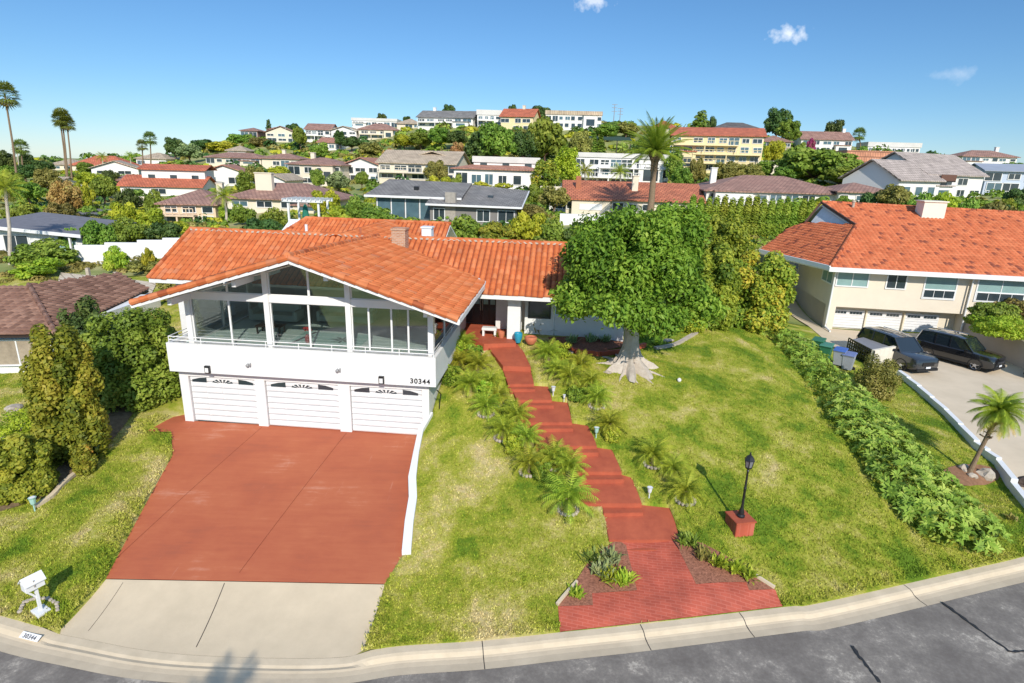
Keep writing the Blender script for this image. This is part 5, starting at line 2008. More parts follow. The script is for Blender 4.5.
LG = mat('pale_green_metal', (.35, .55, .48), .4)
LGR = mat('light_grey_metal', (.62, .64, .66), .4)
spot(35, 511, LG, 'pale green spotlight at the lawn edge, the nearer of two by the left bushes', 0, 1.8)
spot(98, 457, LG, 'pale green spotlight at the lawn edge, the farther of two by the left bushes', 0, 1.7)
spot(553, 396, LGR, 'small pale spotlight beside the upper walkway steps', 0, 1.5)
spot(596, 438, LG, 'small pale spotlight beside the middle walkway steps, right side', 0, 1.6)
spot(649, 498, LGR, 'small white spotlight beside the lowest walkway steps, right side', 0, 1.5)
spot(564, 401, LGR, 'small grey spotlight in the grass near the upper palm ring', 0, 1.0)
# lawn ball
p = G(679, 382)
o = MB().lathe([(.01, .0), (.07, .03), (.1, .1), (.07, .17), (.01, .2)], n=12).build('ball', WHITE, smooth=True)
o.location = p
tag(o, 'small white ball lying on the lawn right of the broad tree', 'ball')

# entry: bench, pots
p = MF.w(14.4, 6.5, 2.8)
bn = empty('bench', p, MF.r, 'low white box bench on the porch left of the pier', 'bench')
MB().box(-.38, .38, -.2, .2, .30, .44).build('seat', WHITE, bn, bevel=.02)
for s in (-.3, .3):
    MB().box(s - .05, s + .05, -.17, .17, 0, .30).build('leg', WHITE, bn)
for (a, b, r, h, m, lb) in [(15.05, 6.2, .17, .38, TERRA, 'round terracotta pot between the white bench and porch pier'), (15.95, 5.7, .22, .5, mat('blue_glaze', (.02, .28, .42), .2, .7), 'glossy blue glazed pot in front of the porch pier'),
                           (16.6, 5.6, .32, .36, TERRA, 'wide terracotta planter right of the blue pot')]:
    o = MB().lathe([(r * .6, 0), (r * .95, h * .5), (r, h * .85), (r * .9, h), (r * .8, h), (r * .75, h * .85)], n=16).build('pot', m, smooth=True)
    o.location = MF.w(a, b, 2.75)
    tag(o, lb, 'pot')
st_ = GP([(556, 350), (600, 353), (640, 346)])
# low red edging wall of the bed in front of the house
m_ = MB()
q0 = [G(u, v) for u, v in [(552, 345), (575, 353), (600, 356), (625, 353), (645, 347)]]
for a, b in zip(q0[:-1], q0[1:]):
    m_.bar((a.x, a.y, a.z + .08), (b.x, b.y, b.z + .08), .16, .3)
tag(m_.build('bed_edging', REDP), 'low red edging wall of the shaded bed in front of the house', 'edging')

# flagstone and boulders
def rock(p, r, m, label, group=None, fl=.6, seed=1):
    rg = random.Random(seed)
    bm = bmesh.new()
    bmesh.ops.create_icosphere(bm, subdivisions=2, radius=1)
    ax = [Vector((rg.uniform(-1, 1), rg.uniform(-1, 1), rg.uniform(-.5, 1))).normalized() for _ in range(9)]
    for v in bm.verts:
        f = 1.0
        for a in ax:
            d = v.co.normalized().dot(a)
            if d > .55:
                f -= (d - .55) * .55
        v.co *= f * (1 + rg.uniform(-.04, .04))
        v.co.z *= fl
    me = bpy.data.meshes.new('boulder')
    bm.to_mesh(me)
    bm.free()
    o = link_mesh('boulder', me, m)
    o.location = p
    o.scale = (r, r * .8, r)
    o.rotation_euler = (0, 0, rg.uniform(0, 3))
    return tag(o, label, 'boulder', group)


for u, v, r, lb in [(962, 470, .36, 'pale boulder at the left of the short leaning palm'), (972, 478, .24, 'small reddish boulder in front of the short leaning palm'), (983, 476, .44, 'large pale boulder right of the short leaning palm trunk'),
                    (1022, 486, .5, 'dark boulder at the right edge of the grass verge')]:
    p = G(u, v)
    rock((p.x, p.y, p.z + r * .2), r, STONE if r != .5 else mat('dark_rock', (.08, .06, .05), .8, .2, .2), lb, None, .75, int(u))
for u, v, r, lb in [(12, 410, .55, 'flat pale boulder left of the big yellow green bush'), (25, 430, .5, 'rough pale boulder in the bed between the left bushes'), (8, 440, .35, 'small pale boulder at the left edge of the dry bed')]:
    p = G(u, v)
    rock((p.x, p.y, p.z + .08), r, STONE, lb, None, .35, int(u))
for u, v, r, lb in [(568, 353, .3, 'pale flat stone left of the bed in front of the house'), (580, 362, .38, 'pale flat stone between palms, upper lawn'), (607, 372, .28, 'pale flat stone left of the tree roots'),
                    (668, 341, .4, 'pale stone at the end of the long garden edging'), (562, 369, .25, 'small pale stone beside the walk, upper lawn')]:
    p = G(u, v)
    rock((p.x, p.y, p.z + .03), r, STONE, lb, None, .3, int(u) + 5)
# curved stone edging below the shrubs (top of the right lawn) and concrete edging by left bushes
for name_, px, m, lb, wdt in [('garden_edging', [(655, 349), (675, 345), (690, 337), (705, 329), (725, 324), (738, 323)], STONE, 'curved pale stone edging at the foot of the tall shrubs', .22),
                              ('garden_edging', [(36, 508), (52, 497), (62, 486), (75, 475), (88, 467), (95, 461)], CONC, 'curved grey concrete edging in front of the left bushes', .16),
                              ('garden_edging', [(112, 397), (125, 393), (137, 388), (148, 380)], CONC, 'short grey edging behind the left bushes', .14),
                              ('bed_edging', [(557, 606), (567, 594), (577, 583)], CONC2, 'pale edging on the outer side of the left mulch bed', .08),
                              ('bed_edging', [(752, 575), (763, 582), (774, 589)], CONC2, 'pale edging at the tip of the right mulch bed', .08)]:
    q = spline([G(u, v) for u, v in px], 5)
    m_ = MB()
    for a, b in zip(q[:-1], q[1:]):
        m_.bar((a.x, a.y, hz(a.x, a.y) + .03), (b.x, b.y, hz(b.x, b.y) + .03), wdt, .16)
    tag(m_.build(name_, m), lb, 'edging')

# ------------------------------------------------------------------ neighbour's brown roof at the left
lh = empty('house', (0, 0, 0), 0, 'neighbouring house at the left edge with brown tile roof and white framed window', 'house')
e0, e1 = aty(-90, 340, 26.5), aty(57, 337, 27.5)
e0.z = e1.z = 2.75
rA, rB = aty(-80, 281, 33.5), aty(29, 286, 33.5)
rA.z = rB.z = (rA.z + rB.z) / 2
bk_ = aty(150, 299, 38)
bk_.z = 2.75


def slope3(A, Bv, C, D, m, par, seed, per=.3, amp=.05, row=.42):
    """tile the quad A-B (eave) D-C (top)"""
    E_ = (Bv - A).normalized()
    Nn = E_.cross(D - A).normalized()
    U_ = Nn.cross(E_).normalized()
    pl = [((q - A).dot(E_), (q - A).dot(U_)) for q in (A, Bv, C, D)]
    return tile_slope('roof', A, E_, U_, pl, m, par, per=per, amp=amp, row=row, seed=seed)


slope3(e0, e1, rB, rA, BRNT, lh, 21)
slope3(e1, bk_, aty(118, 286, 40), rB, BRNT, lh, 22, per=.42, amp=.1)
MB().slab([e0 - Vector((0, 0, .05)), e1 - Vector((0, 0, .05)), rB - Vector((0, 0, .35)), rA - Vector((0, 0, .6))], .12).build('soffit', DKWOOD, lh)
MB().slab([e1 - Vector((0, 0, .05)), bk_ - Vector((0, 0, .05)), aty(118, 286, 40) - Vector((0, 0, .05)), rB - Vector((0, 0, .05))], .12).build('soffit', DKWOOD, lh)
ridge_caps('hip_cap', [e1, rB + Vector((0, 0, .05))], .12, BRNT, lh)
gx = MB()
d = (e1 - e0).normalized()
gx.prism([(e0.x, e0.y + .5), (e1.x - .7, e1.y + .5), (e1.x - .5, e1.y + 9.5), (e0.x, e0.y + 9.5)], -.2, 2.68)
gx.build('wall', WHITEW, lh)
wn = MB()
A0 = Vector((e1.x - 3.3, e1.y + .42, 0))
fr_ = empty('x', A0) if False else None
f_ = MB()
yw = lambda x: e0.y + .5 + (e1.y - e0.y) * (x - e0.x) / (e1.x - e0.x)
x0_, x1_ = e1.x - 3.4, e1.x - .95
for (xa, xb, za, zb) in ((x0_ - .1, x1_ + .1, 1.0, 1.08), (x0_ - .1, x1_ + .1, 2.3, 2.38), (x0_ - .1, x0_, 1.08, 2.3), (x1_, x1_ + .1, 1.08, 2.3), ((x0_ + x1_) / 2 - .03, (x0_ + x1_) / 2 + .03, 1.08, 2.3)):
    f_.prism([(xa, yw(xa) - .07), (xb, yw(xb) - .07), (xb, yw(xb) - .003), (xa, yw(xa) - .003)], za, zb)
fo = f_.build('window', WHITE, lh)
MB().prism([(x0_, yw(x0_) - .03), (x1_, yw(x1_) - .03), (x1_, yw(x1_) - .008), (x0_, yw(x0_) - .008)], 1.08, 2.3).build('pane', mat('tan_blind_glass', (.33, .27, .20), .3, .5, .3, 2), fo)
ve = MB()
vp = aty(48, 294, 35)
ve.add([(vp.x - .3, vp.y, vp.z - .3), (vp.x + .35, vp.y, vp.z - .35), (vp.x + .02, vp.y + .1, vp.z + .25), (vp.x, vp.y + 1.2, vp.z + .2)], [(0, 1, 2), (0, 2, 3), (1, 3, 2)])
ve.build('roof_vent', BRNT, lh)

# left middle distance: white wall, grey roofed bungalow, terrace posts
ww = MB()
wp = [(78, 268, 51), (108, 266, 51.5), (140, 262, 52), (165, 259, 52.5), (188, 257, 53)]
for (a, b) in zip(wp[:-1], wp[1:]):
    A, Bv = aty(*a), aty(*b)
    ww.prism([(A.x, A.y), (Bv.x, Bv.y), (Bv.x, Bv.y + .25), (A.x, A.y + .25)], min(A.z, Bv.z) - .8, aty((a[0] + b[0]) / 2, 244 - (a[0] - 78) * .055, 52).z)
tag(ww.build('garden_wall', WHITE), 'long white stepped garden wall on the left, between the grey bungalow and the orange roof', 'wall')
A = aty(191, 258, 53)
tag(MB().prism([(A.x, A.y), (A.x + 1.6, A.y), (A.x + 1.6, A.y + .1), (A.x, A.y + .1)], A.z - .5, A.z + 2.0).build('wooden_gate', mat('brown_fence', (.20, .10, .06), .8, .1, .3, 8)), 'brown wooden gate at the right end of the white garden wall', 'gate')
gb = empty('house', aty(45, 262, 55) + Vector((0, 0, .9)), math.radians(0), 'low bungalow with flat grey roof and white fascia behind the left bushes', 'house')
W0 = 8.4
m_ = MB(); m_.box(-4.6, 3.9, 0, 7, -2.5, 1.9); m_.build('wall', WHITEW, gb)
m_ = MB(); m_.add([(-5.4, -.8, 2.55), (4.4, -.8, 1.85), (4.4, 7.6, 2.2), (-5.4, 7.6, 3.0), (-5.4, -.8, 2.35), (4.4, -.8, 1.65), (4.4, 7.6, 2.0), (-5.4, 7.6, 2.8)], [(0, 1, 2, 3), (7, 6, 5, 4), (0, 4, 5, 1), (1, 5, 6, 2), (2, 6, 7, 3), (3, 7, 4, 0)])
m_.build('roof', mat('grey_gravel_roof', (.17, .17, .19), .95, .1, .15, 2), gb)
m_ = MB(); m_.bar((-5.45, -.86, 2.42), (4.45, -.86, 1.72), .1, .3); m_.build('fascia', WHITE, gb)
for x in (-4.9, 3.2):
    MB().box(x - .08, x + .08, -.7, -.54, -1.2, 2.3 - (x + 5) * .07).build('post', WHITE, gb)
win_part(gb, 1.6, 3.3, 0, .1, 1.3, 2, TEALGL)
win_part(gb, -3.4, -1.2, 0, .0, 1.5, 2, DARKGL)
for i, (u, v0, v1, wd, m, lb) in enumerate([(90, 283, 268, .22, STONE, 'pale square post at the left of the diamond paved terrace'), (117, 283, 272, .22, STONE, 'pale square post at the right of the diamond paved terrace'),
                                 (101, 292, 278, .14, BLACK, 'thin dark post on the terrace edge, left one'), (129, 292, 284, .14, BLACK, 'thin dark post on the terrace edge, right one')]):
    p = aty(u, v0, 41.5)
    q = aty(u, v1, 41.5)
    z0 = hz(p.x, p.y)
    o = MB().box(-wd / 2, wd / 2, -wd / 2, wd / 2, -.2, max(1.0, q.z - z0)).build('post', m, bevel=.01)
    o.location = (p.x, p.y, z0)
    tag(o, lb, 'post')

# ------------------------------------------------------------------ hillside houses
WALLM = {'wh': mat('far_white_wall', (.74, .72, .68), .85, .2, .04, .4), 'cream': mat('far_cream_wall', (.68, .60, .47), .85, .2, .05, .4), 'peach': mat('far_peach_wall', (.66, .50, .35), .85, .2, .05, .4),
         'yellow': mat('far_yellow_wall', (.74, .62, .36), .85, .2, .05, .4), 'tanw': mat('far_tan_wall', (.42, .35, .28), .85, .2, .05, .4), 'brownw': mat('far_brown_wall', (.30, .18, .14), .85, .2, .05, .4),
         'bluew': mat('far_blue_white_wall', (.50, .56, .66), .85, .2, .04, .4), 'greyw': mat('far_grey_wall', (.20, .19, .18), .85, .2, .1, .8)}
ROOFM = {'red': far_roof_mat('roof_bright_red', (.55, .16, .08), (.47, .125, .06)), 'shred': far_roof_mat('roof_red_shingle', (.50, .17, .085), (.42, .13, .065)), 'salmon': far_roof_mat('roof_salmon', (.46, .22, .15), (.38, .17, .11)),
         'brown': far_roof_mat('roof_brown_tile', (.38, .22, .165), (.30, .16, .12)), 'tan': far_roof_mat('roof_tan_tile', (.52, .42, .30), (.44, .34, .24)), 'gray': far_roof_mat('roof_grey_shingle', (.25, .235, .215), (.20, .185, .17)),
         'dgray': far_roof_mat('roof_dark_grey', (.15, .13, .12), (.11, .10, .09)), 'tangray': far_roof_mat('roof_taupe_tile', (.46, .38, .33), (.40, .33, .28)), 'orange': far_roof_mat('roof_orange_flat', (.50, .22, .12), (.45, .19, .10)),
         'wh': mat('flat_white_roof', (.60, .58, .54), .9, .1, .1, .5), 'bluew': mat('flat_blue_grey_roof', (.30, .33, .38), .9, .1, .1, .5)}
ROOT_H = {}


def roof_mesh(x0, x1, y0, y1, ze, zr, kind, oh=.55):
    mb = MB()
    X0, X1, Y0, Y1 = x0 - oh, x1 + oh, y0 - oh, y1 + oh
    xm, ym = (X0 + X1) / 2, (Y0 + Y1) / 2
    t = .16
    if kind == 'gable':
        a = [(X0, Y0, ze), (X1, Y0, ze), (X1, ym, zr), (X0, ym, zr), (X1, Y1, ze), (X0, Y1, ze)]
        b = [(x, y, z + t) for x, y, z in a]
        mb.add(a + b, [(3, 2, 1, 0), (5, 4, 2, 3), (6, 7, 8, 9), (9, 8, 10, 11), (0, 1, 7, 6), (4, 5, 11, 10), (1, 2, 8, 7), (2, 4, 10, 8), (0, 6, 9, 3), (3, 9, 11, 5)])
    elif kind == 'gable_y':
        a = [(X0, Y0, ze), (xm, Y0, zr), (X1, Y0, ze), (X0, Y1, ze), (xm, Y1, zr), (X1, Y1, ze)]
        b = [(x, y, z + t) for x, y, z in a]
        mb.add(a + b, [(0, 1, 4, 3), (1, 2, 5, 4), (6, 9, 10, 7), (7, 10, 11, 8), (0, 6, 7, 1), (1, 7, 8, 2), (3, 4, 10, 9), (4, 5, 11, 10), (0, 3, 9, 6), (2, 8, 11, 5)])
    elif kind in ('hip', 'mansard'):
        k = min((Y1 - Y0) / 2, (X1 - X0) / 2) * (.98 if kind == 'hip' else .22)
        k2 = (Y1 - Y0) / 2 * (.99 if kind == 'hip' else .2)
        a = [(X0, Y0, ze), (X1, Y0, ze), (X1, Y1, ze), (X0, Y1, ze), (X0, Y0, ze + t), (X1, Y0, ze + t), (X1, Y1, ze + t), (X0, Y1, ze + t), (X0 + k, Y0 + k2, zr + t), (X1 - k, Y0 + k2, zr + t), (X1 - k, Y1 - k2, zr + t), (X0 + k, Y1 - k2, zr + t)]
        mb.add(a, [(3, 2, 1, 0), (0, 1, 5, 4), (1, 2, 6, 5), (2, 3, 7, 6), (3, 0, 4, 7), (4, 5, 9, 8), (5, 6, 10, 9), (6, 7, 11, 10), (7, 4, 8, 11), (8, 9, 10, 11)])
    else:
        mb.box(x0 - .25, x1 + .25, y0 - .25, y1 + .25, ze, max(zr, ze + .25))
    return mb


def far_house(nick, label, u0, u1, vb, ve, vt, D, rot, depth, roof, wall, rcol, rows, nwin, up=None, chim=None, bigch=False, balc=False, solar=False, flatup=False):
    B = aty((u0 + u1) / 2, vb, D)
    L_, R_ = aty(u0, vb, D), aty(u1, vb, D)
    W = (R_.x - L_.x) * .99
    z0 = B.z
    He = aty((u0 + u1) / 2, ve, D).z - z0
    Hr = aty((u0 + u1) / 2, vt, D + depth * .45).z - z0
    Hr = max(Hr, He + (.3 if roof == 'flat' else .9))
    t = empty('house', (B.x, B.y, z0), math.radians(rot), label, 'house')
    rg = random.Random(nick)
    hw = W / 2
    wm = WALLM[wall]
    m_ = MB().box(-hw, hw, 0, depth, -3.0, He)
    if roof == 'gable':
        for x in (-hw, hw - .15):
            m_.add([(x, 0, He), (x, depth, He), (x, depth / 2, Hr - .1), (x + .15, 0, He), (x + .15, depth, He), (x + .15, depth / 2, Hr - .1)], [(0, 1, 2), (5, 4, 3), (0, 2, 5, 3), (1, 4, 5, 2)])
    if roof == 'gable_y':
        m_.add([(-hw, 0, He), (hw, 0, He), (0, 0, Hr - .1), (-hw, .15, He), (hw, .15, He), (0, .15, Hr - .1)], [(0, 1, 2), (5, 4, 3), (0, 2, 5, 3), (1, 4, 5, 2)])
    m_.build('wall', wm, t)
    ro = roof_mesh(-hw, hw, 0, depth, He, Hr, roof).build('roof', ROOFM[rcol], t)
    # a projecting bay or garage breaks the front of the wider houses
    if W > 11 and not up:
        bx_ = rg.choice([-.32, .30]) * W
        bw_ = W * rg.uniform(.10, .15)
        bh_ = He * rg.choice([.55, .98])
        bo_ = MB().box(bx_ - bw_, bx_ + bw_, -1.3, .0, -3, bh_).build('bay_wall', wm, t)
        MB().box(bx_ - bw_ - .25, bx_ + bw_ + .25, -1.6, -.003, bh_, bh_ + .18).build('bay_roof', ROOFM[rcol], t)
        MB().box(bx_ - bw_ * .6, bx_ + bw_ * .6, -1.36, -1.28, bh_ * .25, bh_ * .72).build('window', rg.choice([DARKGL, BLUEGL, DOORW]), t)
    # windows by storey
    sh = max(He, 1.2) / rows
    for r in range(rows):
        n = nwin
        sp = W / n
        for k in range(n):
            x = -hw + (k + .5) * sp + rg.uniform(-.12, .12) * sp
            ww = min(sp * rg.uniform(.26, .40), 1.3)
            wh = sh * rg.uniform(.20, .30)
            zc = (r + .52) * sh
            if rg.random() < .22:
                wh = sh * .38
                zc = (r + .44) * sh
                ww = min(ww * 1.5, sp * .44)
            if rg.random() < .06:
                continue
            f_ = MB()
            e = .10
            f_.box(x - ww - e, x + ww + e, -.10, .02, zc - wh - e, zc - wh); f_.box(x - ww - e, x + ww + e, -.10, .02, zc + wh, zc + wh + e)
            f_.box(x - ww - e, x - ww, -.10, .02, zc - wh, zc + wh); f_.box(x + ww, x + ww + e, -.10, .02, zc - wh, zc + wh)
            if ww > .7:
                f_.box(x - .04, x + .04, -.08, .02, zc - wh, zc + wh)
            fo = f_.build('window', WALLM['wh'] if wall != 'wh' else wm, t)
            MB().box(x - ww, x + ww, -.04, .01, zc - wh, zc + wh).build('pane', rg.choice([DARKGL, DARKGL, BLUEGL]), fo)
    if balc:
        for r in range(max(1, rows - 1) if rows > 1 else 1):
            z = (r + 1) * sh if rows > 1 else 0.4
            x0, x1 = (-hw + .3, hw * rg.uniform(.2, .7)) if r % 2 == 0 else (-hw * .5, hw - .3)
            bb = MB().box(x0, x1, -1.5, .0, z - .18, z)
            bo = bb.build('balcony', wm, t)
            rr = MB()
            rr.box(x0, x1, -1.5, -1.44, z + .85, z + .95)
            nb = int((x1 - x0) / .9) + 1
            for k in range(nb + 1):
                xx = x0 + (x1 - x0) * k / nb
                rr.box(xx - .05, xx + .05, -1.5, -1.44, z, z + .85)
            rr.build('railing', wm if wall != 'wh' else WALLM['wh'], bo)
            for k in range(3):
                xx = x0 + (x1 - x0) * (k + .02) / 2.04
                MB().box(xx - .1, xx + .1, -1.42, -1.22, z - sh if r == 0 else z - sh, z - .18).build('post', wm, t)
    if up:
        a0, a1, b0, b1 = up
        q0, q1 = aty(a0, vb, D).x - B.x, aty(a1, vb, D).x - B.x
        zt = aty((a0 + a1) / 2, b1, D + depth * .6).z - z0
        ze_ = aty((a0 + a1) / 2, b1 + (b0 - b1) * .45, D + depth * .4).z - z0
        MB().box(q0 + .2, q1 - .2, depth * .35, depth * .95, He - .3, ze_).build('upper_wall', wm, t)
        roof_mesh(q0 + .2, q1 - .2, depth * .35, depth * .95, ze_, max(zt, ze_ + .4), 'flat' if flatup else ('gable_y' if roof == 'gable' and not nick.startswith('long') else roof)).build('upper_roof', ROOFM['wh'] if flatup else ROOFM[rcol], t)
        n = max(2, int((q1 - q0) / 3.2))
        if not flatup and roof != 'hip':
            pass
        for k in range(n):
            x = q0 + (k + .5) * (q1 - q0) / n
            zc = (He + ze_) / 2 + .25
            fo = MB().box(x - .75, x + .75, depth * .35 - .06, depth * .35 + .02, zc - .5, zc + .5).build('window', WALLM['wh'], t)
            MB().box(x - .65, x + .65, depth * .35 - .09, depth * .35 - .05, zc - .4, zc + .4).build('pane', DARKGL, fo)
    if chim is not None:
        x = -hw + W * chim
        s = 1.15 if bigch else .42
        top = Hr + (1.0 if not bigch else 1.4)
        y = depth * .25 if nick == 'y' or bigch else depth * .5
        c_ = MB().box(x - s, x + s, y - .4, y + .4, He - .2, top)
        c_.box(x - s - .08, x + s + .08, y - .48, y + .48, top, top + .12)
        c_.build('chimney', WALLM['cream'] if wall != 'wh' else wm, ro)
    if nick == 'y':
        x = -hw + W * .09
        MB().box(x - .35, x + .35, 2.6, 3.3, He - .2, Hr + .8).build('chimney', BRICK, ro)
    if solar:
        for k in range(3):
            x0 = -hw * .9 + k * W * .2
            MB().add([(x0, -.2 + .3, He + .5), (x0 + W * .18, .1, He + .75), (x0 + W * .18, 3, He + .8), (x0, 3, He + .55)], [(0, 1, 2, 3)]).build('solar_panel', mat('solar_glass', (.03, .05, .14), .1, .8), t)
    return t


for (a, k) in HOUSES:
    hh_ = far_house(*a, **k)
    if a[0] == 'dd':   # lower gabled wing in front and a dark timber balcony
        m_ = MB()
        x0, x1, y0, y1, e_, r_ = -16.5, -6.5, -1.5, 7.5, 2.6, 5.4
        m_.box(x0, x1, y0, y1, -3, e_)
        m_.add([(x0, y0, e_), (x0, y1, e_), (x0, 3.0, r_), (x0 + .1, y0, e_), (x0 + .1, y1, e_), (x0 + .1, 3.0, r_)], [(0, 1, 2), (5, 4, 3), (0, 2, 5, 3), (1, 4, 5, 2)])
        m_.build('wing_wall', WALLM['wh'], hh_)
        roof_mesh(x0, x1, y0, y1, e_, r_ + .1, 'gable').build('wing_roof', ROOFM['tangray'], hh_)
        for x in (-14.6, -11.6, -8.6):
            fo = MB().box(x - .9, x + .9, y0 - .1, y0 + .02, .5, 1.9).build('window', WALLM['wh'], hh_)
            MB().box(x - .8, x + .8, y0 - .13, y0 - .09, .6, 1.8).build('pane', BLUEGL, fo)
        bo = MB().box(-6.3, -2.4, -1.4, -.02, 2.6, 2.8).build('balcony', DKWOOD, hh_)
        MB().box(-6.3, -2.4, -1.4, -1.3, 2.8, 3.7).build('railing', mat('brown_rail', (.14, .07, .05), .7), bo)

# the grey shingled house right behind ------------------------------------------------
gp = aty(442, 222, 74)
gh = empty('house', gp, math.radians(-6), 'long low grey shingled house with wide window wall, behind the orange roofs', 'house')
W0 = 18.6
SH = ROOFM['gray']
m_ = MB(); m_.box(-9.0, -1.5, 2.0, 9, -2, 2.8); m_.box(-1.5, 9.2, 0, 9, -2, 2.2); m_.build('wall', WALLM['greyw'], gh)
m_ = MB(); m_.add([(-10.2, 1.2, 2.9), (2.2, 1.2, 2.9), (2.2, 8.5, 4.5), (-9.3, 8.5, 4.7), (-10.2, 1.2, 2.7), (2.2, 1.2, 2.7), (2.2, 8.5, 4.3), (-9.3, 8.5, 4.5)], [(0, 1, 2, 3), (7, 6, 5, 4), (0, 4, 5, 1), (1, 5, 6, 2), (2, 6, 7, 3), (3, 7, 4, 0)])
m_.build('roof', SH, gh)
m_ = MB(); m_.add([(-1.8, -.8, 2.25), (9.9, -.8, 2.2), (9.9, 8.5, 3.75), (-1.8, 8.5, 4.6), (-1.8, -.8, 2.05), (9.9, -.8, 2.0), (9.9, 8.5, 3.55), (-1.8, 8.5, 4.4)], [(0, 1, 2, 3), (7, 6, 5, 4), (0, 4, 5, 1), (1, 5, 6, 2), (2, 6, 7, 3), (3, 7, 4, 0)])
m_.build('roof', SH, gh)
m_ = MB(); m_.bar((-10.25, 1.15, 2.78), (2.2, 1.15, 2.78), .1, .26); m_.bar((-1.85, -.85, 2.12), (9.9, -.85, 2.08), .1, .22); m_.bar((9.95, -.8, 2.1), (9.95, 8.5, 3.66), .1, .22); m_.build('fascia', WHITE, gh)
m_ = MB().box(-10.4, 1.0, -1.4, 2.0, -2.0, -.1); m_.build('terrace', CREAM, gh)
for k in range(5):
    x0 = -8.9 + k * 1.85
    f_ = MB(); f_.box(x0, x0 + .12, 1.9, 2.05, .05, 2.7); f_.box(x0 + .12, x0 + 1.75, 1.9, 2.05, 2.55, 2.7)
    fo = f_.build('window', WHITE, gh)
    MB().box(x0 + .12, x0 + 1.75, 1.93, 2.02, .05, 2.55).build('pane', BLUEGL, fo)
for x0, x1 in ((-1.0, .3), (4.4, 5.9), (7.0, 8.9)):
    win_part(gh, x0, x1, 0, .3, 1.6, 2, DARKGL)
MB().box(.4, 1.7, -.05, .7, -1.5, 3.6).build('chimney', mat('grey_stone', (.33, .30, .26), .9, .2, .25, 3), gh)
MB().box(5.2, 5.9, 3, 3.6, 2.9, 3.25).build('skylight', DARKGL, gh)
MB().box(-4.6, -4.0, 4, 4.5, 3.5, 4.0).build('roof_vent', BLACK, gh)

# pergola and closed parasol
pp = aty(304, 222, 60)
pg = empty('pergola', (pp.x, pp.y, pp.z), math.radians(-4), 'white garden pergola behind the orange roof ridge', 'pergola')
for x in (-1.5, 1.6):
    for y in (0, 2.4):
        MB().box(x - .09, x + .09, y - .09, y + .09, -.6, 1.95).build('post', WHITE, pg)
m_ = MB(); m_.box(-2.0, 2.1, -.3, .0, 1.95, 2.15); m_.box(-2.0, 2.1, 2.4, 2.6, 1.95, 2.15)
for k in range(9):
    x = -1.9 + k * .48
    m_.box(x, x + .08, -.5, 2.9, 2.15, 2.3)
m_.build('roof_frame', WHITE, pg)
um = empty('parasol', (pp.x - .2, pp.y + 1.2, pp.z - .4), 0, 'closed green parasol under the white pergola', 'parasol')
MB().lathe([(.03, 0), (.03, .5)], n=8).build('pole', WHITE, um)
MB().lathe([(.3, .5), (.36, .9), (.2, 1.9), (.03, 2.1)], n=10).build('canopy', mat('green_canvas', (.02, .16, .11), .8), um)
gz = aty(610, 150, 150)
gz_ = empty('pergola', gz, 0, 'dark green shade roof with posts on the slope left of the date palm crown', 'pergola')
MB().add([(-5, 0, 2.4), (5.2, 0, 2.3), (5.2, 4, 3.2), (-5, 4, 3.2), (-5, 0, 2.2), (5.2, 0, 2.1), (5.2, 4, 3.0), (-5, 4, 3.0)], [(0, 1, 2, 3), (7, 6, 5, 4), (0, 4, 5, 1), (1, 5, 6, 2), (2, 6, 7, 3), (3, 7, 4, 0)]).build('canopy', mat('dark_green_cloth', (.03, .06, .04), .9), gz_)
for x in (-4.6, -1.5, 1.6, 4.8):
    MB().box(x - .1, x + .1, .1, .3, -1.5, 2.15).build('post', DKWOOD, gz_)
for i, (u, v1, s) in enumerate([(613, 104, 1), (619, 108, 1)]):
    q = aty(u, 130, 235)
    r = aty(u, v1, 235)
    o = MB()
    h_ = r.z - q.z
    o.tube([(0, 0, -3), (0, 0, h_)], [.25, .12], 6)
    for zz in (.72, .86, .98):
        o.bar((-1.0, 0, h_ * zz), (1.0, 0, h_ * zz), .18)
    ob = o.build('antenna_mast', mat('grey_mast', (.25, .27, .3), .6))
    ob.location = q
    tag(ob, ('taller' if i == 0 else 'shorter') + ' grey antenna mast on the hill skyline left of the date palm', 'mast')
# retaining walls visible on the slope
for (u0, u1, v, D, hh, m, lb) in [(540, 600, 196, 100, 1.6, 'cream', 'cream garden wall below the tall trees in the middle of the slope'), (826, 905, 158, 150, 1.4, 'cream', 'pale retaining wall on the right slope above the pine'),
                                  (560, 632, 218, 70, .5, 'wh', 'white garden wall in front of the long red shingle roof'), (757, 815, 170, 135, 2.0, 'cream', 'pale wall right of the yellow hillside house'),
                                  (118, 160, 204, 98, 1.3, 'cream', 'cream garden wall at the foot of the stepped red roofs')]:
    A, Bv = aty(u0, v, D), aty(u1, v + 3, D)
    tag(MB().prism([(A.x, A.y), (Bv.x, Bv.y), (Bv.x, Bv.y + .4), (A.x, A.y + .4)], A.z - 2, A.z + hh).build('garden_wall', WALLM[m]), lb, 'wall')

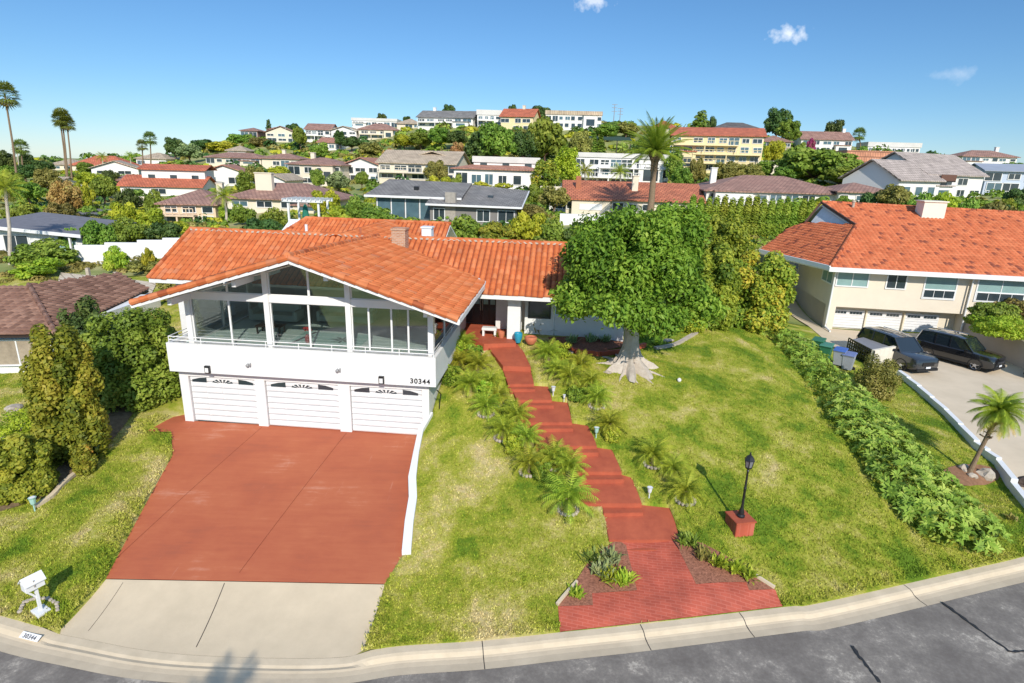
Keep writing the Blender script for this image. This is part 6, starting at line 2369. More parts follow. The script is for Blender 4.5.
# ------------------------------------------------------------------ foliage
LM = {
    'main': leaf_mat('leaves_fresh', [(.035, .075, .010), (.085, .155, .018), (.145, .225, .028), (.23, .30, .05)], .38),
    'garden': leaf_mat('leaves_garden', [(.045, .085, .012), (.12, .165, .02), (.20, .235, .03), (.30, .31, .045)], .38),
    'mid': leaf_mat('leaves_mid_green', [(.04, .075, .014), (.08, .14, .02), (.13, .20, .03), (.19, .25, .05)]),
    'dark': leaf_mat('leaves_dark', [(.015, .038, .012), (.03, .065, .018), (.05, .09, .025), (.085, .12, .035)], .2),
    'yellow': leaf_mat('leaves_yellow_green', [(.10, .14, .015), (.20, .25, .02), (.30, .33, .03), (.42, .40, .05)], .35),
    'olive': leaf_mat('leaves_olive', [(.06, .07, .022), (.12, .13, .035), (.18, .18, .05), (.25, .24, .09)]),
    'warm': leaf_mat('leaves_warm', [(.05, .095, .015), (.12, .17, .02), (.20, .23, .03), (.30, .22, .035)], .3),
    'russet': leaf_mat('leaves_russet', [(.13, .07, .03), (.22, .12, .05), (.26, .17, .08), (.20, .2, .07)]),
    'lime': leaf_mat('leaves_lime', [(.11, .19, .02), (.19, .31, .03), (.28, .40, .04), (.36, .46, .08)], .4),
    'magenta': leaf_mat('leaves_magenta', [(.25, .02, .08), (.35, .04, .14), (.1, .12, .03), (.4, .06, .16)]),
    'palm': leaf_mat('palm_fronds', [(.06, .10, .012), (.14, .20, .02), (.23, .28, .03), (.34, .34, .05)], .35),
    'palmd': leaf_mat('palm_fronds_dark', [(.03, .06, .014), (.07, .11, .02), (.11, .16, .03), (.17, .19, .05)], .25),
    'dead': leaf_mat('dry_fronds', [(.16, .09, .04), (.25, .16, .08), (.32, .22, .11), (.38, .28, .15)], .2),
    'hedge': leaf_mat('hedge_leaves', [(.04, .08, .015), (.10, .17, .025), (.19, .28, .045), (.30, .38, .09)], .35),
    'blue': leaf_mat('blue_green_leaves', [(.05, .08, .04), (.10, .15, .07), (.18, .25, .12), (.30, .36, .20)], .25),
}


def leaf_quads(P, Nr, size, elong, rg, droop=0.0):
    """one bent leaf (2 quads folded to 4-vertex kite) per point, facing Nr"""
    n = len(P)
    r = rg.normal(size=(n, 3))
    T = np.cross(Nr, r)
    T /= np.linalg.norm(T, axis=1)[:, None] + 1e-9
    B_ = np.cross(Nr, T)
    s = size * rg.uniform(.6, 1.35, n)[:, None]
    L_ = T * s * elong
    Wd = B_ * s
    v0 = P - L_ * .5
    v1 = P + Wd * .5 + Nr * s * .12
    v2 = P + L_ * .5 - np.array([0, 0, 1]) * s * droop
    v3 = P - Wd * .5 + Nr * s * .12
    V = np.stack([v0, v1, v2, v3], 1).reshape(-1, 3)
    Q = np.arange(4 * n).reshape(-1, 4)
    return V, Q


def crown_points(blobs, n, rg, shell=.35):
    """points through a union of ellipsoids, denser near their skin; returns position, outward normal, clump tint"""
    b = np.array(blobs)
    vol = (b[:, 3] * b[:, 4] + b[:, 3] * b[:, 5] + b[:, 4] * b[:, 5])
    idx = rg.choice(len(b), size=int(n * 1.7), p=vol / vol.sum())
    d = rg.normal(size=(len(idx), 3))
    d /= np.linalg.norm(d, axis=1)[:, None]
    rad = 1 - shell * rg.random(len(idx)) ** 1.6 + rg.normal(0, .04, len(idx))
    P = b[idx, :3] + d * b[idx, 3:6] * rad[:, None]
    # remove points deep inside another blob
    keep = np.ones(len(P), bool)
    for k in range(len(b)):
        q = ((P - b[k, :3]) / b[k, 3:6])
        keep &= ~(((q ** 2).sum(1) < .45) & (idx != k))
    P, d, idx = P[keep][:n], d[keep][:n], idx[keep][:n]
    bt = rg.normal(0, .16, len(b))
    return P, d, bt[idx], idx


def foliage_mesh(name, blobs, n, size, elong=1.6, seed=1, up=.35, rnd=.55, shell=.4, m=None, parent=None, tbias=0.0, droop=0.0):
    rg = np.random.default_rng(seed)
    P, d, bt, idx = crown_points(blobs, n, rg, shell)
    Nr = d + rg.normal(0, rnd, P.shape) + np.array([0, 0, up])
    Nr /= np.linalg.norm(Nr, axis=1)[:, None]
    V, Q = leaf_quads(P, Nr, size, elong, rg, droop)
    tint = np.clip(.48 + tbias + bt + rg.normal(0, .17, len(P)), 0, 1)
    return raw_mesh(name, V, Q, 4, tint, parent, m)


def blob_crown(rx, ry, rz, k, seed, sub=.42, zc=0.0, low=-.55):
    """uneven crown: small lobes spread over and in a big ellipsoid"""
    rg = np.random.default_rng(seed)
    out = [(0, 0, zc, rx * .66, ry * .66, rz * .62)]
    for i in range(k):
        a = 2 * math.pi * (i * .618 + rg.uniform(-.08, .08))
        e = math.asin(np.clip(low + (.95 - low) * (i + .5) / k, -1, 1))
        f = rg.uniform(.62, .84)
        s = sub * rg.uniform(.6, 1.15)
        out.append((math.cos(a) * math.cos(e) * rx * f, math.sin(a) * math.cos(e) * ry * f, zc + math.sin(e) * rz * f, rx * s, ry * s, rz * s * .85))
    return out


def limbs(blobs, base, r0, seed, n=7):
    mb = MB()
    rg = random.Random(seed)
    top = Vector(base) + Vector((0, 0, (blobs[0][2] - base[2]) * .55))
    mb.tube([base, Vector(base).lerp(top, .5) + Vector((rg.uniform(-.1, .1), rg.uniform(-.1, .1), 0)), top], [r0, r0 * .8, r0 * .62], 8)
    for b in rg.sample(blobs[1:], min(n, len(blobs) - 1)):
        q = Vector(b[:3])
        mid = top.lerp(q, .5) + Vector((0, 0, .1 * abs(q.x)))
        mb.tube([top, mid, q], [r0 * .5, r0 * .3, r0 * .1], 6)
    return mb


# prototypes for the middle and far distance: unit crown radius 1, standing on z = 0
PROTO = {}


def proto(kind, colour):
    key = (kind, colour)
    if key in PROTO:
        return PROTO[key]
    seed = abs(hash(kind)) % 1000 if False else sum(map(ord, kind + colour))
    par = None
    if kind == 'round':
        bl = blob_crown(1, 1, .85, 15, seed, .40, 1.15)
        n, sz, tk = 4200, .098, (0, 0, 0, .09)
    elif kind == 'spread':
        bl = blob_crown(1, .9, .55, 20, seed, .38, .72, -.9)
        n, sz, tk = 4200, .095, (0, 0, 0, .08)
    elif kind == 'bush':
        bl = blob_crown(1, .9, .62, 11, seed, .42, .50)
        n, sz, tk = 3600, .088, (0, 0, 0, .06)
    elif kind == 'tall':
        bl = blob_crown(.8, .8, 1.5, 18, seed, .36, 1.75)
        n, sz, tk = 4200, .095, (0, 0, 0, .08)
    elif kind == 'pine':
        bl = [(0, 0, 1.0, .5, .5, .9)]
        rg = np.random.default_rng(seed)
        for i in range(16):
            z = .7 + 2.0 * i / 16
            r = .85 * (1 - (i / 20) ** 1.5)
            a = i * 2.4
            bl.append((math.cos(a) * r * .62, math.sin(a) * r * .62, z, .42 * (1 - i / 30), .42 * (1 - i / 30), .2))
        n, sz, tk = 2400, .11, (0, 0, 0, .07)
    elif kind == 'cypress':
        bl = [(0, 0, .8 + .5 * i, .34 * (1 - (i / 7.5) ** 2), .34 * (1 - (i / 7.5) ** 2), .5) for i in range(7)]
        n, sz, tk = 1500, .12, (0, 0, 0, .06)
    ob = foliage_mesh('crown', bl, n, sz, 1.5, seed, m=LM[colour], shell=.45)
    tr = limbs(bl, (0, 0, -.3), tk[3], seed).build('trunk', TRUNKD, None, True)
    for o in (ob, tr):
        COL.objects.unlink(o)
    PROTO[key] = (ob.data, tr.data, max(b[2] + b[5] for b in bl))
    return PROTO[key]


NAMES = {'round': 'tree', 'spread': 'spreading_tree', 'bush': 'bush', 'tall': 'tree', 'pine': 'pine_tree', 'cypress': 'cypress_tree'}


def tree_at(u, vb, vt, wpx, D, kind, colour, label, group=None, nm=None, sink=.3):
    """u: centre, vb: foot, vt: top, wpx: crown width seen in the photograph, D: distance"""
    B = aty(u, vb, D)
    zg = hz(B.x, B.y)
    T = aty(u, vt, D)
    dep = D * CP + (H - B.z) * SP
    R = wpx / 2 / F * dep
    zb = min(zg, B.z) if zg > B.z - 4 else B.z
    ht = T.z - zb
    cm, tm, top = proto(kind, colour)
    t = empty(nm or NAMES[kind], (B.x, B.y, zb), random.uniform(0, 6.28), label, 'bush' if kind == 'bush' else 'tree', group)
    wsc = {'round': 1.12, 'spread': 1.12, 'bush': 1.15, 'tall': .95, 'pine': .95, 'cypress': .42}[kind]
    sx = R / wsc
    for nm_, me, in (('crown', cm), ('trunk', tm)):
        if nm_ == 'trunk' and kind == 'bush':
            continue
        o = bpy.data.objects.new(nm_, me)
        COL.objects.link(o)
        o.parent = t
        o.scale = (sx, sx, ht / top)
    return t


# ---------------- the broad tree in front of the house
tb = G(629, 366)
TM = empty('broadleaf_tree', (tb.x, tb.y, tb.z), 0, 'broad round bright green tree with pale flared trunk in the middle of the lawn', 'tree')
bl = blob_crown(3.2, 3.1, 2.95, 52, 5, .25, 4.75)
bl[0] = (0, 0, 4.9, 1.7, 1.6, 1.4)
bl += [(-2.8, -.8, 3.3, 1.0, 1.0, .7), (2.6, -.8, 3.1, 1.1, 1.0, .7), (0.2, -2.5, 3.0, 1.4, 1.0, .7), (-1.2, -2.4, 3.4, 1.1, 1.0, .7), (1.9, .2, 6.6, 1.0, 1.0, .8)]
rgm = np.random.default_rng(3)
P_, d_, bt_, ix_ = crown_points(bl, 6600, rgm, .45)
# each point is a twig carrying a whorl of leaves
k = 10
PP = np.repeat(P_, k, 0) + rgm.normal(0, .13, (len(P_) * k, 3))
NN = np.repeat(d_, k, 0) * .7 + rgm.normal(0, .55, PP.shape) + np.array([0, 0, .5])
NN /= np.linalg.norm(NN, axis=1)[:, None]
V, Q = leaf_quads(PP, NN, .112, 1.9, rgm, .5)
tn = np.clip(.5 + np.repeat(bt_, k) * .8 + np.repeat(rgm.normal(0, .13, len(P_)), k) + rgm.normal(0, .1, len(PP)), 0, 1)
raw_mesh('crown', V, Q, 4, tn, TM, LM['main'])
m_ = limbs(bl, (0, 0, .3), .30, 4, 18)
m_.build('limbs', TRUNK, TM, True)
# fluted flaring trunk
vs, fs = [], []
na = 40
prof = [(0, 1.15), (.12, .85), (.3, .60), (.55, .46), (.9, .38), (1.4, .34), (2.2, .32)]
for j, (z, r) in enumerate(prof):
    fl = max(0, 1 - z / 1.3)
    for i in range(na):
        a = 2 * math.pi * i / na
        rr = r * (1 + fl * (.30 * math.sin(7 * a + .6) + .16 * math.sin(11 * a)))
        vs.append((rr * math.cos(a), rr * math.sin(a), z - (.25 if j == 0 else 0)))
for j in range(len(prof) - 1):
    for i in range(na):
        fs.append((j * na + i, j * na + (i + 1) % na, (j + 1) * na + (i + 1) % na, (j + 1) * na + i))
m_ = MB().add(vs, fs)
rr_ = random.Random(3)
for i in range(11):
    a = i * 2 * math.pi / 11 + .2
    L0 = rr_.uniform(1.2, 1.9)
    pts = [(math.cos(a) * .5, math.sin(a) * .5, .22)]
    for q in (.9, 1.2, L0):
        x, y = math.cos(a + rr_.uniform(-.1, .1)) * q, math.sin(a) * q
        pts.append((x, y, hz(tb.x + x, tb.y + y) - tb.z + .02 - (.06 if q == L0 else 0)))
    m_.tube(pts, [.14, .09, .06, .02], 6)
m_.build('trunk', TRUNK, TM, True)


def near_bush(label, u, vb, vt, wpx, D, colour, n, size, k=14, sub=.36, seed=1, nm='shrub', elong=1.7, depth=.9, cat='shrub', group=None, flatten=1.0, tb_=0.0):
    B = aty(u, vb, D)
    zg = hz(B.x, B.y)
    dep = D * CP + (H - zg) * SP
    R = wpx / 2 / F * dep * .88
    T = aty(u, vt, D)
    if 'planter' in label:
        zg = B.z - .1
    ht = max(.4, T.z - zg) * .97
    t = empty(nm, (B.x, B.y, zg), 0, label, cat, group)
    bl = blob_crown(R, R * depth, ht * .52, int(k * 1.25), seed, sub, ht * .48, -1.0)
    bl += [(R * .62 * math.cos(a), R * .62 * depth * math.sin(a), ht * .16, R * .36, R * .36, ht * .2) for a in np.linspace(0, 6.28, 8)[:-1]]
    foliage_mesh('foliage', bl, int(n * 1.9), size * .68, elong, seed, m=LM[colour], parent=t, shell=.5, tbias=tb_)
    limbs(bl, (0, 0, -.2), min(.12, R * .08), seed, 8).build('stem', TRUNKD, t, True)
    return t


# left bushes
near_bush('big yellow green bush at the left, tallest of the left bushes', 80, 470, 314, 76, 20.8, 'garden', 13000, .15, 26, .3, 41)
near_bush('broad mid green bush beside the left wall of the house, behind the yellow green one', 136, 402, 297, 112, 25.5, 'mid', 13000, .16, 24, .3, 42, tb_=.08)
near_bush('round olive bush at the left edge, nearest the street', 26, 500, 430, 72, 18.4, 'garden', 9000, .13, 20, .32, 43)
near_bush('small orange tipped shrub under the tall yellow green bush', 84, 464, 442, 24, 19.8, 'warm', 1800, .09, 10, .4, 44)
near_bush('dark green shrub between the brown roof and the mid green bush', 88, 360, 292, 50, 27.5, 'dark', 4500, .15, 14, .36, 45)
near_bush('low yellow groundcover shrub in the dry bed at the left edge', 20, 425, 405, 50, 21.5, 'yellow', 1800, .08, 12, .4, 46, flatten=.5)
near_bush('loose shrub with dry tips behind the roof corner at the left', 182, 300, 272, 40, 38, 'olive', 2500, .15, 12, .4, 47)
# shrub mass behind the broad tree
near_bush('tall yellow orange shrub at the end of the curved stone edging', 752, 328, 246, 80, 35, 'warm', 11000, .19, 24, .3, 51, tb_=.12)
near_bush('deep green shrub between the broad tree and the yellow orange shrub', 708, 326, 236, 62, 34, 'garden', 9000, .19, 22, .3, 52)
near_bush('tall dark leaved shrub rising behind the broad tree crown on the right', 716, 300, 202, 76, 40, 'garden', 9000, .24, 22, .3, 53)
near_bush('pale yellow shrub low beside the trunk bed, right of the broad tree', 690, 332, 292, 36, 32.5, 'yellow', 3000, .13, 14, .38, 54)
near_bush('green shrub behind the broad tree crown on the left, by the house end', 584, 300, 236, 56, 37, 'mid', 6000, .22, 16, .34, 55)
for i_, (u_, v_, vt_, w_px, c_, lb_) in enumerate([(456, 358, 336, 26, 'lime', 'leafy low shrub against the right side wall of the glass room, upper one'), (452, 384, 362, 24, 'main', 'leafy low shrub at the deck corner beside the house number'),
        (474, 362, 342, 22, 'main', 'leafy low shrub between the first small palms left of the upper walk'), (486, 396, 378, 24, 'lime', 'leafy low shrub in the palm row left of the steps, upper middle'),
        (510, 414, 397, 20, 'main', 'leafy low shrub at the left edge of the upper steps'), (514, 452, 432, 24, 'lime', 'leafy low shrub in the palm row left of the steps, lower middle'),
        (541, 478, 460, 22, 'main', 'leafy low shrub under the palms left of the lower steps'), (560, 356, 340, 26, 'lime', 'leafy low shrub right of the upper walk near the porch bed'),
        (577, 400, 384, 22, 'main', 'leafy low shrub behind the ringed palm on the upper lawn'), (612, 440, 424, 20, 'lime', 'leafy low shrub beside the green path lamp')]):
    p_ = G(u_, v_)
    near_bush(lb_, u_, v_, vt_, w_px, p_.y, c_, 900, .09, 8, .4, 80 + i_)
# neighbour's planting
near_bush('round grey green shrub at the end of the bins, clipped ball', 877, 384, 354, 42, 30.5, 'olive', 5000, .09, 14, .42, 61)
near_bush('large loose green shrub on top of the planter wall', 990, 324, 299, 52, 40, 'mid', 5000, .17, 16, .36, 62, tb_=.06)
near_bush('bright green low shrub over the planter wall front', 1000, 333, 312, 60, 38.5, 'lime', 4000, .13, 16, .36, 63)
near_bush('olive shrub highest behind the planter wall', 1008, 330, 296, 46, 42.5, 'olive', 3500, .18, 14, .36, 64)

# ---------------- long hedge of strap leaves down the property line
hp = [(752, 322), (775, 338), (795, 352), (812, 368), (828, 390), (845, 408), (858, 424), (872, 441), (886, 458), (901, 476), (915, 494), (930, 512), (946, 529), (962, 545)]
HW = [22, 30, 33, 38, 46, 52, 56, 60, 63, 66, 70, 74, 72, 56]
rgh = np.random.default_rng(21)
hedge = empty('hedge', (0, 0, 0), 0, 'long loose hedge of strap leaved plants along the right edge of the lawn', 'hedge')
g0_ = G(*hp[7]); hedge.location = g0_
bl = []
pts = [G(u, v) for u, v in hp]
for i in range(len(pts) - 1):
    for j in range(5):
        t_ = j / 5
        c = pts[i].lerp(pts[i + 1], t_)
        dep = c.y * CP + (H - c.z) * SP
        wm = (HW[i] * (1 - t_) + HW[i + 1] * t_) / F * dep
        r = wm * .34
        for s in (-.55, .1, .6):
            x, y = c.x + s * wm * .55 + rgh.uniform(-.15, .15), c.y + rgh.uniform(-.25, .25)
            hh = rgh.uniform(.40, .62)
            bl.append((x - g0_.x, y - g0_.y, hz(x, y) - g0_.z + hh * .55, r * rgh.uniform(.7, 1.05), r * rgh.uniform(.7, 1.05), hh * rgh.uniform(.8, 1.25)))
foliage_mesh('foliage', bl, 26000, .085, 1.9, 22, m=LM['hedge'], parent=hedge, shell=.6, tbias=-.06)
# rosettes of long leaves
P_, d_, bt_, ix_ = crown_points(bl, 1500, rgh, .05)
k_ = d_[:, 2] > -.1
P_, d_, bt_ = P_[k_], d_[k_], bt_[k_]
nl = 11
V, Q, T_ = [], [], []
n0 = len(P_)
for q in range(nl):
    a = 2 * math.pi * q / nl + rgh.uniform(-.3, .3, n0)
    ax = d_ + np.array([0, 0, .7]); ax /= np.linalg.norm(ax, axis=1)[:, None]
    t1 = np.cross(ax, np.array([1, 0, 0.01])); t1 /= np.linalg.norm(t1, axis=1)[:, None]
    t2 = np.cross(ax, t1)
    dr = t1 * np.cos(a)[:, None] + t2 * np.sin(a)[:, None]
    sd_ = np.cross(ax, dr)
    Ls = rgh.uniform(.17, .32, n0)[:, None]
    b0 = P_ + ax * .02
    mid = b0 + (dr * .55 + ax * .42) * Ls
    tip = b0 + (dr * 1.05 + ax * .30) * Ls
    w = Ls * .15
    V.append(np.stack([b0, mid + sd_ * w, tip, mid - sd_ * w], 1).reshape(-1, 3))
    T_.append(np.clip(.68 + bt_ + rgh.normal(0, .12, n0), 0, 1))
V = np.concatenate(V)
raw_mesh('rosettes', V, np.arange(len(V)).reshape(-1, 4), 4, np.concatenate(T_), hedge, LM['hedge'])

# ---------------- palms
def frond_mesh(nf, L0, e0, e1, droop, nleaf, ll, lw, seed, fold=.5, up_first=True):
    """feather fronds: arching ribs with paired leaflets; returns V, Q(tri), tint"""
    rg = np.random.default_rng(seed)
    V, T3, tn = [], [], []
    base = 0
    for f in range(nf):
        a = f * 2.39996 + rg.uniform(-.15, .15)
        e = math.radians(e0 + (e1 - e0) * (f / max(1, nf - 1)) + rg.uniform(-6, 6))
        L_ = L0 * rg.uniform(.85, 1.1)
        s = np.linspace(0, 1, nleaf + 1)
        ang = e - droop * s ** 1.4
        ds = L_ / nleaf
        rr = np.concatenate([[0], np.cumsum(np.cos(ang[:-1]) * ds)])
        zz = np.concatenate([[0], np.cumsum(np.sin(ang[:-1]) * ds)])
        dx, dy = math.cos(a), math.sin(a)
        C_ = np.stack([rr * dx, rr * dy, zz], 1)
        side = np.array([-dy, dx, 0])
        ft = rg.normal(.5, .14)
        for sg in (-1, 1):
            for i in range(1, nleaf):
                tan = np.array([math.cos(ang[i]) * dx, math.cos(ang[i]) * dy, math.sin(ang[i])])
                nrm_ = np.cross(side, tan)
                ln = ll * math.sin(math.pi * min(1, .12 + .95 * s[i])) ** .6 * rg.uniform(.85, 1.1)
                dr = side * sg * math.cos(.75) + tan * .62 - nrm_ * (-fold * .35) * 1.0 + np.array([0, 0, -.22])
                dr /= np.linalg.norm(dr)
                p = C_[i]
                V += [p - tan * lw, p + tan * lw, p + dr * ln]
                T3.append((base, base + 1, base + 2)); base += 3
                tn.append(np.clip(ft + rg.normal(0, .1), 0, 1))
        # rib
        for i in range(0, nleaf, max(1, nleaf // 5)):
            j = min(nleaf, i + max(1, nleaf // 5))
            V += [C_[i] - side * lw * .8, C_[i] + side * lw * .8, C_[j]]
            T3.append((base, base + 1, base + 2)); base += 3
            tn.append(.8)
    return np.array(V), np.array(T3), np.array(tn)


# pygmy date palms in stone rings along the walk
PV, PT, PN = frond_mesh(34, .92, 80, 5, 1.5, 15, .27, .020, 5)
pm_ = raw_mesh('fronds', PV, PT, 3, PN, None, LM['palm'])
st_ = MB()
st_.tube([(0, 0, -.1), (.02, 0, .18), (0, 0, .36)], [.07, .075, .09], 8)
for k in range(14):
    a, z = k * 2.4, .02 + k * .024
    st_.bar((.05 * math.cos(a), .05 * math.sin(a), z), (.13 * math.cos(a), .13 * math.sin(a), z + .06), .035, .02)
stm = st_.build('stem', PALMTR)
rgm_ = MB()
ring = []
for k in range(15):
    a = 2 * math.pi * k / 15
    r = .33
    rgm_.lathe([(.055, -.04), (.07, .02), (.05, .06)], (r * math.cos(a), r * math.sin(a), 0), 6)
rngo = rgm_.build('stone_ring', STONE)
for o in (pm_, stm, rngo):
    COL.objects.unlink(o)
PG = 'small date palms along the walkway'
PALMS = [  # u, v of foot, scale, ring?, label
    (463, 350, 1.05, 0, 'small date palm against the right wall of the glass room, highest of the left row'),
    (459, 368, 1.0, 0, 'small date palm hugging the deck corner, second of the left row from the house'),
    (478, 372, 1.0, 0, 'small date palm between the deck corner and the walk, third of the left row'),
    (470, 392, 1.1, 0, 'small date palm just right of the house number'),
    (490, 388, .95, 0, 'small date palm leaning to the upper steps, left side'),
    (497, 404, 1.0, 1, 'small ringed palm left of the steps, level with the upper path lamp'),
    (486, 414, 1.05, 1, 'small ringed palm outermost on the left side, upper half of the walk'),
    (516, 424, 1.1, 0, 'dense small palm touching the steps halfway down, left side'),
    (503, 438, 1.0, 1, 'small ringed palm left of the dense halfway one'),
    (526, 446, 1.05, 0, 'small palm overhanging the middle steps from the left'),
    (529, 472, 1.0, 1, 'small ringed palm on the dry grass, outermost of the lower left three'),
    (554, 466, 1.0, 1, 'small ringed palm close beside the lower steps, inner of the lower left three'),
    (568, 476, 1.05, 0, 'small palm whose fronds cross the lower steps from the left'),
    (568, 510, 1.35, 1, 'fullest ringed palm nearest the street on the left of the walk'),
    (597, 406, .95, 1, 'small ringed palm alone on the upper lawn right of the walk'),
    (609, 432, 1.0, 0, 'small leafy palm behind the green path lamp, right side'),
    (653, 464, 1.0, 1, 'small dark ringed palm right of the lower steps, left one of the pair'),
    (685, 500, 1.1, 1, 'small ringed palm nearest the lamp post shadow'),
    (672, 476, .95, 0, 'small upright palm between the two ringed palms right of the steps'),
    (548, 361, 1.0, 0, 'small palm on the right of the upper walk nearest the porch'),
    (569, 384, 1.0, 0, 'small palm right of the upper walk, left of the flat stones'),
    (580, 372, .9, 0, 'small palm behind the flat stones of the upper lawn'),
    (556, 376, .85, 0, 'small palm low beside the walk edge, right side, above the lamp'),
    (591, 388, .8, 0, 'small thin palm left of the broad tree roots'),
]
for i, (u, v, s, rg_f, lb) in enumerate(PALMS):
    p = G(u, v)
    t = empty('date_palm', (p.x, p.y, p.z), random.uniform(0, 6.28), lb, 'palm', PG)
    s *= random.uniform(.92, 1.08)
    for nm_, me in (('fronds', pm_.data), ('stem', stm.data)) + ((('stone_ring', rngo.data),) if rg_f else ()):
        o = bpy.data.objects.new(nm_, me)
        COL.objects.link(o); o.parent = t
        if nm_ == 'fronds':
            o.location = (0, 0, .33 * s); o.scale = (s * 1.0, s * 1.0, s * random.uniform(.95, 1.2))
        elif nm_ == 'stem':
            o.scale = (s, s, s)
# the leaning palm with boulders on the neighbour's lawn
p = G(968, 473)
q = aty(1000, 411, p.y - .3)
lpn = empty('leaning_palm', (p.x, p.y, p.z), 0, 'short leaning palm with brown hanging fronds on the neighbouring verge', 'palm')
d3 = q - p
tr = MB()
pts = [Vector((0, 0, -.2)), d3 * .35 + Vector((0, 0, -.1)), d3 * .7 + Vector((0, 0, -.05)), d3]
tr.tube(pts, [.12, .08, .08, .12], 10)
for k in range(18):
    c = Vector((0, 0, 0)).lerp(d3, .55 + .45 * k / 18)
    a = k * 2.4
    tr.bar(c, c + Vector((.24 * math.cos(a), .24 * math.sin(a), .1)), .07, .04)
tr.build('trunk', PALMTR, lpn, False)
V, T3_, tn = frond_mesh(52, 1.3, 80, -15, 1.5, 22, .40, .026, 9)
o = raw_mesh('fronds', V, T3_, 3, tn * .75, lpn, LM['palm']); o.location = d3
V, T3_, tn = frond_mesh(16, 1.25, -20, -62, .8, 16, .34, .03, 10)
o = raw_mesh('dead_fronds', V, T3_, 3, tn, lpn, LM['dead']); o.location = d3
# soil bed
dp = [G(950 + 30 * math.cos(a) * 1.0 + 20, 476 + 11 * math.sin(a)) for a in np.linspace(0, 6.283, 17)[:-1]]
tag(sheet('mulch_bed', dp, hgt, .2, mat('red_soil', (.26, .14, .08), .95, .1, .3, 5, .8, 20), .05), kind='structure')

# big date palm on the hillside
p = aty(650, 212, 76)
zg = hz(p.x, p.y)
tp = aty(650, 146, 76)
bd_ = empty('tall_date_palm', (p.x, p.y, zg), 0, 'big date palm with thick trunk and arching crown breaking the skyline', 'palm')
hh = tp.z - zg - 1.0
tr = MB()
tr.tube([(0, 0, -.5), (.05, 0, hh * .3), (0, 0, hh * .7), (0, 0, hh * .9), (0, 0, hh + .3)], [.55, .38, .34, .42, .85], 14)
for k in range(70):
    a, z = k * 2.4, hh * .72 + k * (hh * .3) / 70
    r_ = .34 + .5 * max(0, (k - 30) / 40)
    tr.bar((r_ * .8 * math.cos(a), r_ * .8 * math.sin(a), z), (r_ * 1.25 * math.cos(a), r_ * 1.25 * math.sin(a), z + .3), .22, .12)
tr.build('trunk', PALMTR, bd_)
V, T3_, tn = frond_mesh(60, 4.9, 85, -14, .75, 30, .85, .07, 31)
o = raw_mesh('fronds', V, T3_, 3, tn * .6, bd_, LM['palm']); o.location = (0, 0, hh + .5)


# fan palms
def fan_crown(nf, L0, seed):
    rg = np.random.default_rng(seed)
    V, T3_, tn = [], [], []
    b = 0
    for f in range(nf):
        a = f * 2.39996
        e = math.radians(80 - 120 * f / nf + rg.uniform(-8, 8))
        d = np.array([math.cos(a) * math.cos(e), math.sin(a) * math.cos(e), math.sin(e)])
        c = d * L0 * .5
        side = np.array([-math.sin(a), math.cos(a), 0])
        upv = np.cross(side, d)
        ft = .62 - .35 * f / nf + rg.normal(0, .08)
        for k in range(9):
            q = math.radians(-80 + 20 * k)
            dr = d * math.cos(q) + side * math.sin(q)
            tip = c + dr * L0 * .62 - np.array([0, 0, .12 * L0])
            w_ = upv * .0 + (side * math.cos(q) - d * math.sin(q)) * L0 * .055
            V += [c - w_ * .3, c + w_ * .3, tip - w_ * .2]
            V += [c + dr * L0 * .3 - w_, c + dr * L0 * .3 + w_, tip]
            T3_ += [(b, b + 1, b + 2), (b + 3, b + 4, b + 5)]; b += 6
            tn += [ft, np.clip(ft + rg.normal(0, .1), 0, 1)]
        V += [np.zeros(3), side * .03 * L0, c]
        T3_.append((b, b + 1, b + 2)); b += 3; tn.append(.5)
    return np.array(V), np.array(T3_), np.clip(np.array(tn), 0, 1)


V, T3_, tn = fan_crown(46, 1.0, 3)
fanm = raw_mesh('fronds', V, T3_, 3, tn, None, LM['palmd'])
V, T3_, tn = frond_mesh(24, 1.0, 80, -25, 1.2, 16, .3, .02, 12)
queenm = raw_mesh('fronds', V, T3_, 3, tn, None, LM['palm'])
for o in (fanm, queenm):
    COL.objects.unlink(o)
FANS = [  # u, v foot, v crown, crown radius px, D, lean px, kind, label
    (12, 160, 96, 13, 118, -7, 'fan', 'tall thin fan palm at the very left edge, highest crown', 170),
    (20, 168, 148, 8, 150, 1, 'fan', 'short fan palm on the left skyline between the tall edge palm and the trio', 170),
    (64, 165, 120, 8, 150, -4, 'fan', 'left palm of the tall trio on the left skyline', 175),
    (66, 172, 118, 9, 150, -4, 'fan', 'middle and tallest palm of the trio on the left skyline', 175),
    (70, 170, 124, 8, 150, -3, 'fan', 'right palm of the tall trio on the left skyline', 175),
    (142, 166, 146, 6, 170, 0, 'fan', 'left one of two small palms above the orange roof, shorter crown', 170),
    (150, 166, 139, 7, 170, 0, 'fan', 'right one of two small palms above the orange roof, taller crown', 170),
    (861, 150, 135, 7, 195, -2, 'fan', 'single round headed palm on the right skyline', 160),
    (583, 188, 171, 14, 108, 2, 'q', 'young palm in front of the white modern house, left one', 190),
    (620, 188, 172, 14, 108, 0, 'q', 'young palm in front of the white modern house, right one', 190),
    (226, 218, 196, 17, 72, -3, 'q', 'arching palm between the peach house and the thick chimney', 218),
    (9, 262, 188, 26, 50, -4, 'q', 'yellow green palm with slim pale trunk at the left edge', 262),
    (102, 166, 157, 8, 175, 0, 'q', 'small bushy palm beside the far orange roof', 166),
    (130, 166, 156, 7, 172, 0, 'q', 'small dark palm left of the pair of small fan palms', 166),
    (17, 165, 150, 6, 185, 0, 'q', 'low palm on the far left skyline behind the edge palm', 165),
]
